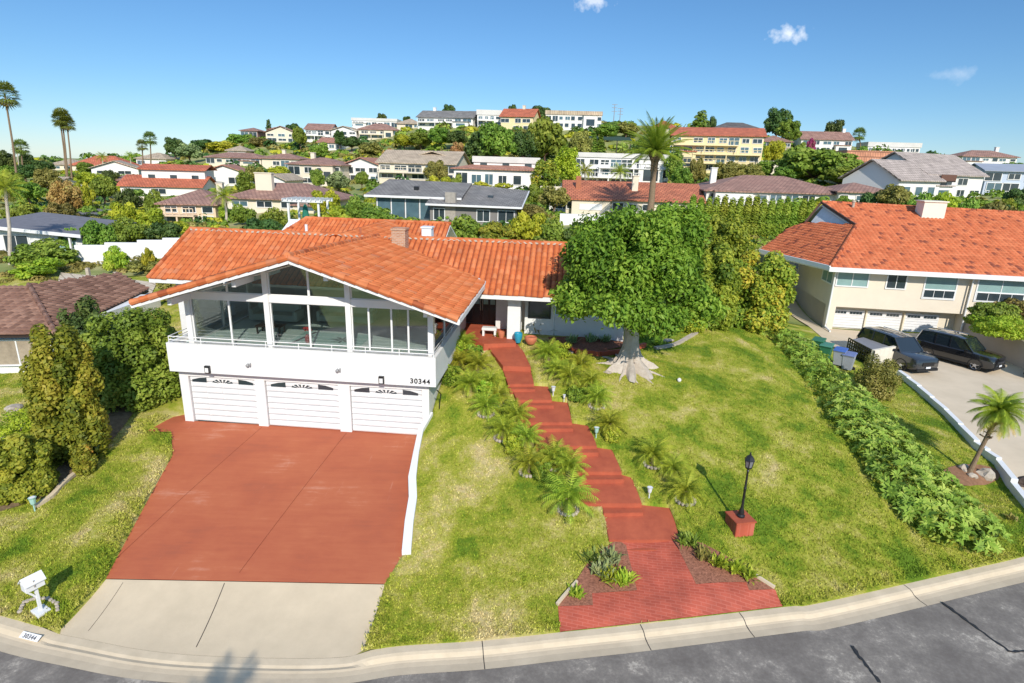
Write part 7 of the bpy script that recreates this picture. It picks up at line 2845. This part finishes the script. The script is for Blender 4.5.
for (u, vf, vc, rp_, D, ln_, kd, lb, _) in FANS:
    a = aty(u, vf, D)
    b = aty(u + ln_, vc, D)
    zg = min(hz(a.x, a.y), a.z)
    dep = D * CP + (H - a.z) * SP
    R_ = rp_ / F * dep
    t = empty('fan_palm' if kd == 'fan' else 'feather_palm', (a.x, a.y, zg), 0, lb, 'palm')
    tp = Vector((b.x - a.x, 0, b.z - zg))
    r0 = .17 if kd == 'fan' else .13
    tr = MB().tube([Vector((0, 0, -.5)), tp * .5 + Vector((R_ * .08, 0, 0)), tp], [r0 * 1.3, r0, r0 * .85], 8)
    tr.build('trunk', TRUNK if kd != 'fan' else PALMTR, t, True)
    o = bpy.data.objects.new('fronds', fanm.data if kd == 'fan' else queenm.data)
    COL.objects.link(o); o.parent = t
    o.location = tp
    o.scale = (R_, R_, R_ * (1.2 if kd == 'fan' else 1.0))
    o.rotation_euler = (0, 0, random.uniform(0, 6))
    if kd == 'fan':
        V, T3_, tn = fan_crown(16, R_ * .62, 5)
        V[:, 2] = -np.abs(V[:, 2]) * .9
        o2 = raw_mesh('dead_fronds', V, T3_, 3, tn, t, LM['dead']); o2.location = tp - Vector((0, 0, R_ * .25))

# ---------------- trees of the slope
TREES = [
    # left part
    (44, 266, 240, 70, 50, 'bush', 'mid', 'big green bush in front of the grey bungalow, left of the white garden wall'),
    (40, 276, 258, 56, 46, 'bush', 'lime', 'bright low bush at the foot of the big bungalow bush'),
    (104, 262, 220, 34, 55, 'round', 'mid', 'round tree standing against the white garden wall at its left end'),
    (118, 268, 246, 26, 48, 'bush', 'lime', 'fresh green bush in front of the white garden wall'),
    (150, 266, 248, 18, 47, 'bush', 'yellow', 'spiky yellow topped shrub in front of the white garden wall'),
    (146, 271, 259, 36, 47, 'bush', 'olive', 'olive shrub between the diamond terrace and the white garden wall'),
    (172, 276, 264, 30, 43, 'bush', 'mid', 'green shrub beside the left eave of the orange roof'),
    (82, 258, 228, 40, 56, 'bush', 'mid', 'tree crown above the left end of the white garden wall'),
    (130, 244, 218, 46, 60, 'bush', 'mid', 'green hedge bush above the white garden wall, left of the brown gate'),
    (165, 242, 222, 40, 60, 'bush', 'dark', 'dark hedge bush above the white garden wall near the brown gate'),
    (126, 222, 202, 38, 70, 'bush', 'yellow', 'bright yellow green hedge left of the peach house drive'),
    (152, 226, 208, 34, 70, 'bush', 'lime', 'lime hedge continuing towards the peach house drive'),
    (180, 236, 222, 34, 66, 'bush', 'yellow', 'yellow green hedge end beside the peach house drive'),
    (68, 212, 180, 30, 78, 'round', 'russet', 'bare pinkish brown tree above the far side street'),
    (84, 200, 182, 22, 90, 'bush', 'yellow', 'yellow shrub right of the pinkish bare tree'),
    (105, 200, 176, 28, 95, 'round', 'mid', 'green tree between the bare tree and the stepped red roofs'),
    (128, 206, 188, 30, 88, 'bush', 'dark', 'dark shrub below the lower red roof'),
    (156, 206, 190, 30, 84, 'bush', 'mid', 'green shrub behind the peach house ridge'),
    (30, 206, 180, 30, 90, 'round', 'mid', 'round green tree on the left behind the grey bungalow'),
    (50, 198, 168, 26, 110, 'round', 'olive', 'olive tree under the tall trio of palms'),
    (10, 200, 172, 34, 100, 'round', 'mid', 'green tree at the left edge beneath the tall edge palm'),
    (26, 182, 164, 24, 140, 'round', 'dark', 'dark tree on the far left flat ground, nearer'),
    (4, 172, 150, 22, 170, 'round', 'dark', 'dark tree low on the skyline at the left edge'),
    (44, 174, 160, 22, 165, 'round', 'dark', 'dark tree on the far left flat ground, right of the nearer one'),
    (27, 166, 152, 14, 190, 'round', 'dark', 'small dark round tree on the left skyline'),
    (88, 178, 162, 20, 150, 'round', 'mid', 'green tree left of the white gabled house'),
    (92, 190, 172, 30, 120, 'round', 'yellow', 'yellow green tree below the white gabled house'),
    (112, 184, 170, 20, 128, 'bush', 'dark', 'dark shrub in front of the white gabled house'),
    (22, 220, 204, 40, 74, 'bush', 'mid', 'green shrub mass above the grey bungalow roof'),
    (60, 216, 202, 34, 76, 'bush', 'olive', 'olive shrub mass above the right of the bungalow roof'),
    (12, 190, 165, 22, 120, 'tall', 'mid', 'upright green tree at the left edge'),
    (176, 160, 137, 20, 200, 'round', 'dark', 'dark rounded tree at the left foot of the ridge'),
    (190, 164, 143, 27, 180, 'round', 'blue', 'grey green rounded tree in front of the dark ridge trees'),
    (205, 152, 139, 26, 205, 'round', 'dark', 'dark tree right of the grey green rounded one'),
    (225, 154, 141, 34, 200, 'spread', 'yellow', 'wide yellow green tree on the left ridge, lower left one'),
    (240, 146, 134, 26, 210, 'spread', 'mid', 'mid green tree on the ridge beneath the small dark brown house'),
    (262, 150, 138, 30, 202, 'spread', 'olive', 'olive spreading tree below the two brown gables'),
    (198, 182, 168, 24, 126, 'bush', 'mid', 'bush between the stepped red roofs and the solar roof'),
    (246, 196, 170, 20, 100, 'tall', 'mid', 'upright green tree right of the solar roof'),
    (256, 184, 166, 24, 118, 'round', 'olive', 'olive tree in front of the long cream terrace'),
    (280, 180, 166, 26, 120, 'round', 'yellow', 'yellow green tree at the left of the white chimney house'),
    (228, 214, 206, 26, 74, 'bush', 'lime', 'bright round bush right of the peach house'),
    (244, 222, 204, 30, 70, 'bush', 'mid', 'green bush above the left orange ridge'),
    # middle
    (319, 190, 169, 17, 104, 'round', 'mid', 'small ball shaped green tree in front of the white chimney house'),
    (339, 196, 171, 27, 100, 'round', 'blue', 'larger ball shaped grey green tree, right of the small ball tree'),
    (362, 186, 171, 16, 110, 'round', 'mid', 'green tree below the pink roofed stepped house'),
    (280, 226, 208, 46, 62, 'bush', 'mid', 'green hedge mass left of the white pergola'),
    (262, 232, 218, 50, 58, 'bush', 'dark', 'dark hedge mass above the left orange ridge'),
    (335, 228, 206, 50, 62, 'bush', 'lime', 'bright hedge mass right of the white pergola'),
    (360, 214, 196, 34, 72, 'bush', 'mid', 'green hedge at the left end of the grey house'),
    (326, 200, 190, 34, 78, 'bush', 'yellow', 'yellow green hedge top behind the pergola'),
    (380, 230, 207, 38, 62, 'round', 'mid', 'round green shrub on the grey house terrace'),
    (462, 248, 214, 52, 58, 'bush', 'mid', 'large green bush right behind the orange roof, by the grey house corner'),
    (500, 246, 222, 50, 57, 'bush', 'warm', 'orange tinged bush behind the orange ridge'),
    (528, 246, 212, 44, 57, 'bush', 'yellow', 'yellow green bush behind the orange ridge, right of the tinged one'),
    (552, 248, 220, 44, 56, 'bush', 'mid', 'green bush behind the right end of the orange ridge'),
    (580, 246, 222, 40, 56, 'bush', 'dark', 'dark bush between the orange ridge and the broad tree'),
    (532, 222, 204, 34, 74, 'round', 'olive', 'olive tree above the grey house right corner'),
    (436, 172, 160, 26, 112, 'round', 'olive', 'grey leafed tree in front of the big cream gabled house'),
    (438, 190, 176, 34, 100, 'bush', 'yellow', 'yellow green hedge left of the blue windowed white house'),
    (456, 186, 174, 20, 102, 'bush', 'mid', 'green hedge beside the blue windowed white house'),
    (490, 194, 182, 60, 98, 'bush', 'yellow', 'long bright hedge below the blue windowed white house'),
    (544, 206, 158, 34, 102, 'tall', 'warm', 'tall loose yellow tree between the two white houses'),
    (566, 196, 146, 32, 106, 'tall', 'yellow', 'tall yellow green tree left of the white modern house'),
    (554, 214, 186, 32, 84, 'round', 'olive', 'olive bush left of the small white outbuilding'),
    (536, 200, 184, 26, 94, 'bush', 'mid', 'green bush below the tall loose yellow tree'),
    (497, 156, 122, 44, 138, 'round', 'mid', 'large green tree in the middle of the hill below the yellow ridge house'),
    (480, 160, 132, 34, 140, 'round', 'dark', 'dark tree left of the large green hillside tree'),
    (545, 150, 118, 52, 145, 'spread', 'mid', 'wide green tree below the gridded white ridge house'),
    (524, 158, 130, 30, 142, 'round', 'dark', 'dark shaded tree under the wide green tree'),
    (579, 158, 130, 28, 140, 'round', 'olive', 'olive tree right of the wide green hillside tree'),
    (440, 146, 127, 28, 165, 'round', 'mid', 'green tree below the grey roofed ridge house, left one'),
    (456, 148, 130, 26, 165, 'round', 'dark', 'dark tree below the grey roofed ridge house, middle one'),
    (420, 148, 132, 26, 168, 'round', 'mid', 'green tree right of the cream ridge house terrace'),
    (404, 146, 134, 24, 170, 'round', 'yellow', 'light tree between the cream ridge terrace and the grey gable'),
    (352, 150, 136, 22, 180, 'round', 'dark', 'dark tree below the plain white ridge house'),
    (340, 146, 130, 14, 185, 'tall', 'dark', 'upright dark tree in front of the plain white ridge house'),
    (300, 146, 127, 16, 190, 'round', 'mid', 'green tree right of the brown gabled ridge house'),
    (320, 152, 142, 26, 175, 'bush', 'mid', 'green shrub below the long ridge balcony'),
    (372, 154, 142, 30, 170, 'bush', 'olive', 'olive shrub on the open slope above the cream gabled house'),
    (390, 162, 148, 22, 150, 'bush', 'russet', 'reddish shrub on the open slope above the cream gabled house'),
    (458, 152, 142, 24, 150, 'bush', 'russet', 'dark red shrub below the grey roofed ridge house'),
    (269, 130, 119, 8, 225, 'pine', 'dark', 'small lone pine on the skyline over the brown gables'),
    (294, 131, 123, 16, 225, 'round', 'dark', 'dark treetop on the skyline left of the long ridge balcony'),
    (382, 122, 113, 11, 240, 'round', 'dark', 'dark treetop above the long flat topped house'),
    (407, 124, 116, 10, 235, 'round', 'dark', 'dark treetop left of the grey ridge roof'),
    (449, 115, 104, 14, 240, 'round', 'dark', 'dark treetop behind the grey ridge roof'),
    (513, 112, 104, 10, 240, 'round', 'dark', 'dark treetop behind the yellow ridge house'),
    (540, 120, 106, 30, 220, 'spread', 'dark', 'dark spreading treetop between the yellow and the gridded ridge houses'),
    (600, 152, 134, 14, 150, 'cypress', 'mid', 'slim cypress left of the dark shade roof'),
    (593, 156, 132, 12, 150, 'cypress', 'mid', 'slim cypress at the left end of the dark shade roof'),
    (604, 142, 124, 30, 175, 'round', 'mid', 'green tree on the hill right of the gridded ridge house'),
    (626, 138, 122, 26, 178, 'round', 'olive', 'olive tree on the hill left of the date palm crown'),
    (640, 160, 136, 20, 145, 'round', 'mid', 'green tree behind the date palm trunk top'),
    # right of the date palm
    (672, 192, 148, 20, 118, 'tall', 'mid', 'tall green tree between the white modern house and the yellow house'),
    (680, 196, 166, 24, 110, 'round', 'mid', 'green tree below the left side of the yellow house'),
    (694, 190, 158, 20, 120, 'round', 'olive', 'thin olive tree in front of the yellow house wall'),
    (724, 190, 161, 32, 116, 'round', 'olive', 'olive tree in front of the yellow house, lower middle'),
    (746, 188, 163, 30, 116, 'round', 'olive', 'brownish olive tree below the right side of the yellow house'),
    (762, 176, 160, 22, 125, 'round', 'mid', 'green tree right of the yellow house terrace'),
    (774, 164, 140, 22, 140, 'round', 'yellow', 'yellow green tree right of the yellow house upper balconies'),
    (756, 152, 138, 18, 160, 'bush', 'mid', 'green bush beneath the dark windowed house'),
    (700, 127, 110, 22, 190, 'pine', 'mid', 'bright conifer on the skyline left of the dark windowed house'),
    (712, 128, 116, 12, 190, 'bush', 'dark', 'dark bush at the foot of the bright skyline conifer'),
    (776, 138, 107, 28, 195, 'round', 'dark', 'tall dark pine like tree on the right ridge, left one'),
    (787, 142, 120, 26, 180, 'round', 'mid', 'rounded green tree in front of the dark ridge tree'),
    (833, 138, 119, 22, 205, 'round', 'dark', 'dark round tree on the skyline behind the brown roofed ridge house'),
    (812, 186, 147, 84, 120, 'spread', 'mid', 'very wide umbrella shaped tree on the right slope'),
    (838, 190, 166, 44, 112, 'round', 'mid', 'rounded tree on the right flank of the umbrella tree'),
    (786, 184, 166, 30, 118, 'round', 'mid', 'rounded tree on the left flank of the umbrella tree'),
    (811, 147, 138, 12, 170, 'bush', 'magenta', 'magenta flowering bush on the right slope by the brown roofed ridge house'),
    (800, 150, 142, 16, 165, 'bush', 'mid', 'green bush left of the magenta flowering bush'),
    (858, 158, 146, 24, 160, 'bush', 'mid', 'green bush left of the long white terrace building'),
    (905, 166, 153, 26, 150, 'bush', 'mid', 'green bush right of the flat salmon roofs'),
    (948, 170, 158, 30, 160, 'spread', 'dark', 'dark spreading tree between the grey modern roof and the right skyline house'),
    (930, 164, 154, 20, 165, 'bush', 'olive', 'olive bush above the grey modern roof'),
    (984, 182, 170, 36, 125, 'bush', 'mid', 'green bush below the right skyline house'),
    (1010, 176, 162, 24, 135, 'round', 'mid', 'green tree below the right end of the skyline'),
    (740, 226, 206, 44, 66, 'bush', 'mid', 'green bush in front of the wide brown hipped roof, left'),
    (892, 210, 184, 34, 74, 'round', 'olive', 'loose reddish green tree right of the small brown roofed wing'),
    (915, 212, 192, 36, 72, 'bush', 'mid', 'green bush in front of the grey modern house, left one'),
    (942, 214, 192, 40, 72, 'bush', 'yellow', 'yellow green bush in front of the grey modern house, middle one'),
    (966, 218, 198, 34, 70, 'bush', 'mid', 'green bush in front of the grey modern house, right one'),
    (996, 222, 202, 44, 66, 'bush', 'olive', 'olive bush above the neighbouring orange roof at the right'),
    (1016, 206, 188, 30, 80, 'bush', 'dark', 'dark bush below the pale blue white house'),
    (1004, 212, 198, 20, 78, 'bush', 'warm', 'orange tinged bush below the pale blue white house'),
    (872, 208, 192, 30, 76, 'bush', 'dark', 'dark bush right behind the neighbouring gable'),
    (846, 206, 196, 26, 78, 'bush', 'mid', 'green bush above the neighbouring gable point'),
]
for q in TREES:
    tree_at(*q)
# bright columnar hedge behind the broad tree: separate upright plants
HCOL = [(690 + i * 7.8, 230 + (i % 3), 195 + (i * 7 % 4) + (2 if i > 9 else 0), 64 - i * .2) for i in range(16)]
cm, tm, top = None, None, None
blc = [(0, 0, .5 + .42 * i, .5 - .045 * i, .5 - .045 * i, .5) for i in range(7)]
cyo = foliage_mesh('foliage', blc, 2600, .10, 1.9, 77, m=LM['main'], shell=.55, up=.7, tbias=.2)
cyt = MB().tube([(0, 0, -.2), (0, 0, 2.6)], [.06, .03], 6).build('trunk', TRUNKD)
for o in (cyo, cyt):
    COL.objects.unlink(o)
for i, (u, vb, vt, D) in enumerate(HCOL):
    B = aty(u, vb, D)
    zg = max(hz(B.x, B.y), B.z - .6)
    T = aty(u, vt, D)
    t = empty('hedge_shrub', (B.x, B.y, zg), random.uniform(0, 6), 'upright bright green hedge shrub in the row between the broad tree and brown roof', 'hedge shrub', 'upright hedge shrubs in a row behind the broad tree')
    for nm_, me in (('foliage', cyo.data), ('trunk', cyt.data)):
        o = bpy.data.objects.new(nm_, me)
        COL.objects.link(o); o.parent = t
        o.scale = (1.45, 1.45, (T.z - zg) / 3.45)

# plants in the mulch beds and before the house
def strap_plant(u, v, n, L0, colour, label, group=None, nm='strap_leaved_plant', seed=1, wd=.035):
    p = G(u, v)
    rg = np.random.default_rng(seed)
    V, T3_, tn = [], [], []
    b = 0
    for k in range(n):
        a = rg.uniform(0, 6.28)
        e = rg.uniform(.45, 1.4)
        off = np.array([rg.normal(0, L0 * .25), rg.normal(0, L0 * .25), 0])
        L_ = L0 * rg.uniform(.6, 1.1)
        d = np.array([math.cos(a) * math.cos(e), math.sin(a) * math.cos(e), math.sin(e)])
        s = np.array([-math.sin(a), math.cos(a), 0]) * wd
        mid = off + d * L_ * .6
        tip = off + d * L_ + np.array([0, 0, -.3 * L_ * math.cos(e)])
        V += [off - s * .6, off + s * .6, mid + s, mid - s, tip]
        T3_ += [(b, b + 1, b + 2), (b, b + 2, b + 3), (b + 3, b + 2, b + 4)]; b += 5
        t_ = np.clip(rg.normal(.55, .2), 0, 1)
        tn += [t_] * 3
    o = raw_mesh(nm, np.array(V), np.array(T3_), 3, np.array(tn), None, LM[colour])
    o.location = (p.x, p.y, hz(p.x, p.y) + .05)
    return tag(o, label, 'plant', group)


for i, (u, v, n, L_, c_, lb) in enumerate([
    (601, 574, 90, .5, 'blue', 'grey green strap leaved clump at the top of the left mulch bed'), (612, 562, 80, .45, 'blue', 'grey green strap leaved clump closest to the steps, left mulch bed'),
    (622, 583, 110, .48, 'lime', 'bright strap leaved clump at the inner edge of the left mulch bed'), (610, 580, 90, .42, 'palm', 'green strap leaved clump in the middle of the left mulch bed'),
    (577, 597, 50, .36, 'palm', 'small green clump at the outer corner of the left mulch bed'), (593, 562, 40, .45, 'palmd', 'dark spiky clump at the outer tip of the left mulch bed'),
    (688, 545, 90, .45, 'mid', 'dark green clump at the top of the right mulch bed'), (703, 558, 90, .42, 'olive', 'dry tipped clump in the right mulch bed, upper middle'),
    (718, 566, 90, .42, 'palm', 'green strap leaved clump in the centre of the right mulch bed'), (735, 572, 90, .42, 'lime', 'bright strap leaved clump in the lower right mulch bed'),
    (748, 578, 70, .36, 'palm', 'small strap leaved clump at the lower end of the right mulch bed'),
    (572, 343, 50, .55, 'blue', 'pale leafed plant in the shaded bed, left one'), (590, 342, 50, .5, 'blue', 'pale leafed plant in the shaded bed, middle one'), (604, 342, 50, .5, 'blue', 'pale leafed plant in the shaded bed, right one'),
    (537, 332, 60, .8, 'olive', 'sparse spiky plant between the porch pier and the dark window'), (500, 338, 40, .4, 'palm', 'small green plant on the porch edge'),
    (452, 345, 60, .6, 'palm', 'green strap leaved plant at the left of the porch'), (1012, 520, 30, .3, 'olive', 'small tuft at the right edge of the verge'),
    (640, 336, 60, .6, 'palm', 'green strap leaved plant behind the pale tree trunk'), (658, 345, 50, .5, 'lime', 'bright plant at the left end of the curved stone edging')]):
    strap_plant(u, v, n, L_, c_, lb, seed=i + 3)

# ---------------- uncountable cover
tp = [aty(u, v, D) for u, v, D in [(46, 300, 36), (156, 303, 36), (164, 288, 44), (112, 279, 47), (56, 277, 48)]]
def scatter_cover(name, label, n, region, colour, seed, rpx, leaves, lsz, hscale=.8, avoid=None):
    """low brush over the far slopes as one object"""
    rg = np.random.default_rng(seed)
    V, Q, T_ = [], [], []
    base = 0
    cnt = 0
    UU, VV = rg.uniform(region[0], region[1], n * 3), rg.uniform(region[2], region[3], n * 3)
    for q in GV(UU, VV):
        if cnt >= n:
            break
        if q[0] != q[0]:
            continue
        p = Vector(q)
        D = p.y
        if D > 330 or D < 44 and not avoid:
            continue
        if avoid and in_poly(np.array([p.x]), np.array([p.y]), avoid)[0]:
            continue
        bad = False
        for (a, k) in HOUSES:
            hc = aty((a[2] + a[3]) / 2, a[4], a[7])
            hw_ = (aty(a[3], a[4], a[7]).x - aty(a[2], a[4], a[7]).x) / 2
            if abs(p.x - hc.x) < hw_ + 1.0 and -2.2 < D - hc.y < a[9] + 3:
                bad = True
                break
        if bad or (in_poly(np.array([p.x]), np.array([p.y]), [MF.w(-6, 0), MF.w(22, 0), MF.w(22, 24), MF.w(-6, 24)])[0]):
            continue
        r = rg.uniform(*rpx) * D / F
        h_ = r * hscale * rg.uniform(.6, 1.3)
        m = leaves
        d = rg.normal(size=(m, 3)); d[:, 2] = np.abs(d[:, 2])
        d /= np.linalg.norm(d, axis=1)[:, None]
        P = np.array([p.x, p.y, p.z - h_ * .1]) + d * np.array([r, r, h_]) * rg.uniform(.75, 1.08, (m, 1))
        Nr = d + rg.normal(0, .5, (m, 3)); Nr[:, 2] += .3
        Nr /= np.linalg.norm(Nr, axis=1)[:, None]
        v_, q_ = leaf_quads(P, Nr, lsz * D / F, 1.5, rg)
        V.append(v_); Q.append(q_ + base); base += len(v_)
        T_.append(np.clip(rg.normal(.5, .2) + rg.normal(0, .13, m), 0, 1))
        cnt += 1
    o = raw_mesh(name, np.concatenate(V), np.concatenate(Q), 4, np.concatenate(T_), None, LM[colour])
    return tag(o, label, 'ground cover', None, 'stuff')


scatter_cover('hillside_brush', 'low mixed brush covering the hillside gardens between the houses', 900, (-20, 1040, 122, 250), 'mid', 3, (4, 9), 70, 2.6)
scatter_cover('dry_hillside_brush', 'olive and dry brush on the hillside between the gardens', 650, (-20, 1040, 122, 250), 'olive', 4, (3, 8), 60, 2.4, .6)
scatter_cover('bright_hillside_cover', 'bright yellow green ground cover on the hillside terraces', 800, (-20, 1040, 122, 250), 'yellow', 5, (3, 8), 60, 2.4, .5)
scatter_cover('dark_hillside_brush', 'dark green brush in the hollows of the hillside', 220, (-20, 1040, 122, 250), 'dark', 6, (4, 9), 60, 2.6, 1.0)
scatter_cover('garden_undergrowth', 'mixed undergrowth in the gardens left behind the brown roof', 260, (0, 190, 215, 300), 'olive', 7, (5, 10), 90, 2.0, .5, tp)

# grass
def grass(n, umin, umax, vmin, vmax, seed):
    rg = np.random.default_rng(seed)
    # even over the ground as seen: sample azimuth and log distance
    s = rg.uniform(-1.1, 1.1, n)
    t = np.exp(rg.uniform(math.log(12), math.log(36), n))
    X, Y = s * t, t
    beds = [bed_l, bed_r, bl_, bh, nd, sp, dp]
    ok = (Y > np.interp(X, CX, CY) + .03) & ~in_holes(X, Y)
    for b in beds:
        ok &= ~in_poly(X, Y, b)
    ok &= ~in_poly(X, Y, [MF.w(-2.6, .2), MF.w(2.2, .2), MF.w(18, 6.8), MF.w(22, 20), MF.w(-3, 20)])
    ok &= ~in_poly(X, Y, [MF.w(1.5, -.7), MF.w(13.1, -.7), MF.w(13.1, 8), MF.w(1.5, 8)])
    a_ = (X - MF.o[0]) * MF.a[0] + (Y - MF.o[1]) * MF.a[1]
    b_ = (X - MF.o[0]) * MF.b[0] + (Y - MF.o[1]) * MF.b[1]
    ok &= ~in_poly(X, Y, WALLPOLY)
    X, Y = X[ok], Y[ok]
    Z = hgt(X, Y) - .015
    n = len(X)
    V, T_ = [], []
    for k in range(3):
        a = rg.uniform(0, 6.28, n)
        hgt_ = rg.uniform(.035, .085, n)
        w = rg.uniform(.012, .026, n)
        ox, oy = rg.normal(0, .03, n), rg.normal(0, .03, n)
        lx_, ly_ = rg.normal(0, .035, n), rg.normal(0, .035, n)
        V.append(np.stack([np.stack([X + ox - w * np.cos(a), Y + oy - w * np.sin(a), Z], 1), np.stack([X + ox + w * np.cos(a), Y + oy + w * np.sin(a), Z], 1), np.stack([X + ox + lx_, Y + oy + ly_, Z + hgt_], 1)], 1).reshape(-1, 3))
        T_.append(rg.random(n))
    V = np.concatenate(V)
    o = raw_mesh('grass', V, np.arange(len(V)).reshape(-1, 3), 3, np.concatenate(T_), None, BLADES)
    return tag(o, 'short mown grass growing on the lawns, part green and part dry', 'grass', None, 'stuff')


grass(190000, 0, 0, 0, 0, 9)


# the palm across the street, behind the point of view, whose shadow lies on the road
sp_ = atz(206, 738, ZC)
k_ = 9.2
q_ = Vector((sp_.x + math.sin(math.radians(168)) * k_ / math.tan(math.radians(33)), sp_.y + math.cos(math.radians(168)) * k_ / math.tan(math.radians(33)), 0))
op = empty('fan_palm', (q_.x, q_.y, -2.0), 0, 'palm across the street whose shadow falls on the road', 'palm')
hh = k_ + ZC + 2.0
MB().tube([(0, 0, -.5), (.05, 0, hh * .5), (0, 0, hh)], [.24, .18, .16], 8).build('trunk', PALMTR, op, True)
V, T3_, tn = frond_mesh(30, 1.6, 80, -20, 1.0, 20, .5, .03, 15)
o = raw_mesh('fronds', V, T3_, 3, tn, op, LM['palm']); o.location = (0, 0, hh)

# ------------------------------------------------------------------ camera, light, sky
cam = bpy.data.cameras.new('camera')
co = bpy.data.objects.new('camera', cam)
COL.objects.link(co)
cam.sensor_width = 36
cam.lens = 36 * F / 1024
cam.clip_start = .3
cam.clip_end = 8000
Rm = Matrix(((1, 0, 0), (0, SP, -CP), (0, CP, SP)))  # columns: right, up, back
Rm = Matrix(((1, 0, 0), (0, SP, -CP), (0, CP, SP)))
right, up, bk = Vector((1, 0, 0)), Vector((0, SP, CP)), Vector((0, -CP, SP))
# a right-down horizon in the picture: the camera is rolled anticlockwise
r2 = right * CR + up * SR
u2 = up * CR - right * SR
M3 = Matrix((r2, u2, bk)).transposed()
co.matrix_world = Matrix.Translation((0, 0, H)) @ M3.to_4x4()
S.camera = co

SUN_AZ, SUN_EL = math.radians(168), math.radians(33)   # azimuth clockwise from +Y
sd = Vector((math.sin(SUN_AZ) * math.cos(SUN_EL), math.cos(SUN_AZ) * math.cos(SUN_EL), math.sin(SUN_EL)))
sl = bpy.data.lights.new('sun', 'SUN')
sl.energy = 4.1
sl.angle = math.radians(.53)
sl.color = (1.0, .93, .82)
so = bpy.data.objects.new('sun', sl)
COL.objects.link(so)
so.rotation_euler = sd.to_track_quat('Z', 'Y').to_euler()
w = bpy.data.worlds.new('World')
S.world = w
w.use_nodes = True
nt = w.node_tree
N, L = nt.nodes, nt.links
bg = N['Background']
sky = N.new('ShaderNodeTexSky')
sky.sky_type = 'NISHITA'
sky.sun_disc = False
sky.sun_elevation = SUN_EL
sky.sun_rotation = SUN_AZ
sky.altitude = 100
sky.air_density = 1.0
sky.dust_density = 0.0
sky.ozone_density = 5.0
# two small wisps of cloud
tc = N.new('ShaderNodeTexCoord')
acc = None
for (u, v, k, op) in [(787, 34, 90.0, .75), (594, 2, 95.0, .6), (955, 74, 60.0, .25)]:
    d = Vector(ray(u, v)).normalized()
    # ray() is unrolled survey direction, already in world axes
    sb = N.new('ShaderNodeVectorMath'); sb.operation = 'SUBTRACT'
    nn = N.new('ShaderNodeVectorMath'); nn.operation = 'NORMALIZE'
    L.new(tc.outputs['Generated'], nn.inputs[0])
    L.new(nn.outputs[0], sb.inputs[0]); sb.inputs[1].default_value = d
    ml = N.new('ShaderNodeVectorMath'); ml.operation = 'MULTIPLY'
    L.new(sb.outputs[0], ml.inputs[0]); ml.inputs[1].default_value = (33, 33, 78)
    ln = N.new('ShaderNodeVectorMath'); ln.operation = 'LENGTH'
    L.new(ml.outputs[0], ln.inputs[0])
    nz = N.new('ShaderNodeTexNoise'); nz.inputs['Scale'].default_value = k; nz.inputs['Detail'].default_value = 6
    L.new(nn.outputs[0], nz.inputs['Vector'])
    a = N.new('ShaderNodeMath'); a.operation = 'SUBTRACT'; a.inputs[0].default_value = 1.0
    L.new(ln.outputs['Value'], a.inputs[1])
    b = N.new('ShaderNodeMath'); b.operation = 'MULTIPLY_ADD'; b.inputs[1].default_value = 2.2; 
    L.new(nz.outputs['Fac'], b.inputs[0]); 
    c = N.new('ShaderNodeMath'); c.operation = 'ADD'; L.new(a.outputs[0], c.inputs[0]); c.inputs[1].default_value = -1.1
    L.new(c.outputs[0], b.inputs[2])
    mr = N.new('ShaderNodeMapRange'); mr.inputs['From Min'].default_value = .1; mr.inputs['From Max'].default_value = 1.0; mr.inputs['To Max'].default_value = op
    L.new(b.outputs[0], mr.inputs['Value'])
    if acc is None:
        acc = mr.outputs[0]
    else:
        m2 = N.new('ShaderNodeMath'); m2.operation = 'MAXIMUM'
        L.new(acc, m2.inputs[0]); L.new(mr.outputs[0], m2.inputs[1]); acc = m2.outputs[0]
mx = N.new('ShaderNodeMixRGB')
L.new(acc, mx.inputs[0])
sz = N.new('ShaderNodeSeparateXYZ')
L.new(tc.outputs['Generated'], sz.inputs[0])
cr = N.new('ShaderNodeValToRGB')  # sky tint by height; top stop, out of view, brightened as added fill light
for i_, (p_, c_) in enumerate([(0.0, (.55, .66, .82, 1)), (.10, (.50, .65, .76, 1)), (.30, (.48, .67, .77, 1)), (.6, (2.7, 2.3, 1.9, 1))]):
    if i_ > 1:
        cr.color_ramp.elements.new(.5)
for i_, (p_, c_) in enumerate([(0.0, (.55, .66, .82, 1)), (.10, (.50, .65, .76, 1)), (.30, (.48, .67, .77, 1)), (.6, (2.7, 2.3, 1.9, 1))]):
    cr.color_ramp.elements[i_].position = p_
    cr.color_ramp.elements[i_].color = c_
L.new(sz.outputs['Z'], cr.inputs['Fac'])
mu = N.new('ShaderNodeVectorMath'); mu.operation = 'MULTIPLY'
L.new(sky.outputs[0], mu.inputs[0]); L.new(cr.outputs['Color'], mu.inputs[1])
L.new(mu.outputs[0], mx.inputs[1])
mx.inputs[2].default_value = (7.5, 7.8, 8.2, 1)
L.new(mx.outputs[0], bg.inputs['Color'])
bg.inputs['Strength'].default_value = .12
S.view_settings.view_transform = 'Standard'
S.view_settings.look = 'None'
S.view_settings.gamma = 1
S.view_settings.exposure = .32
S.cycles.max_bounces = 7
S.cycles.transparent_max_bounces = 12
bpy.context.view_layer.update()
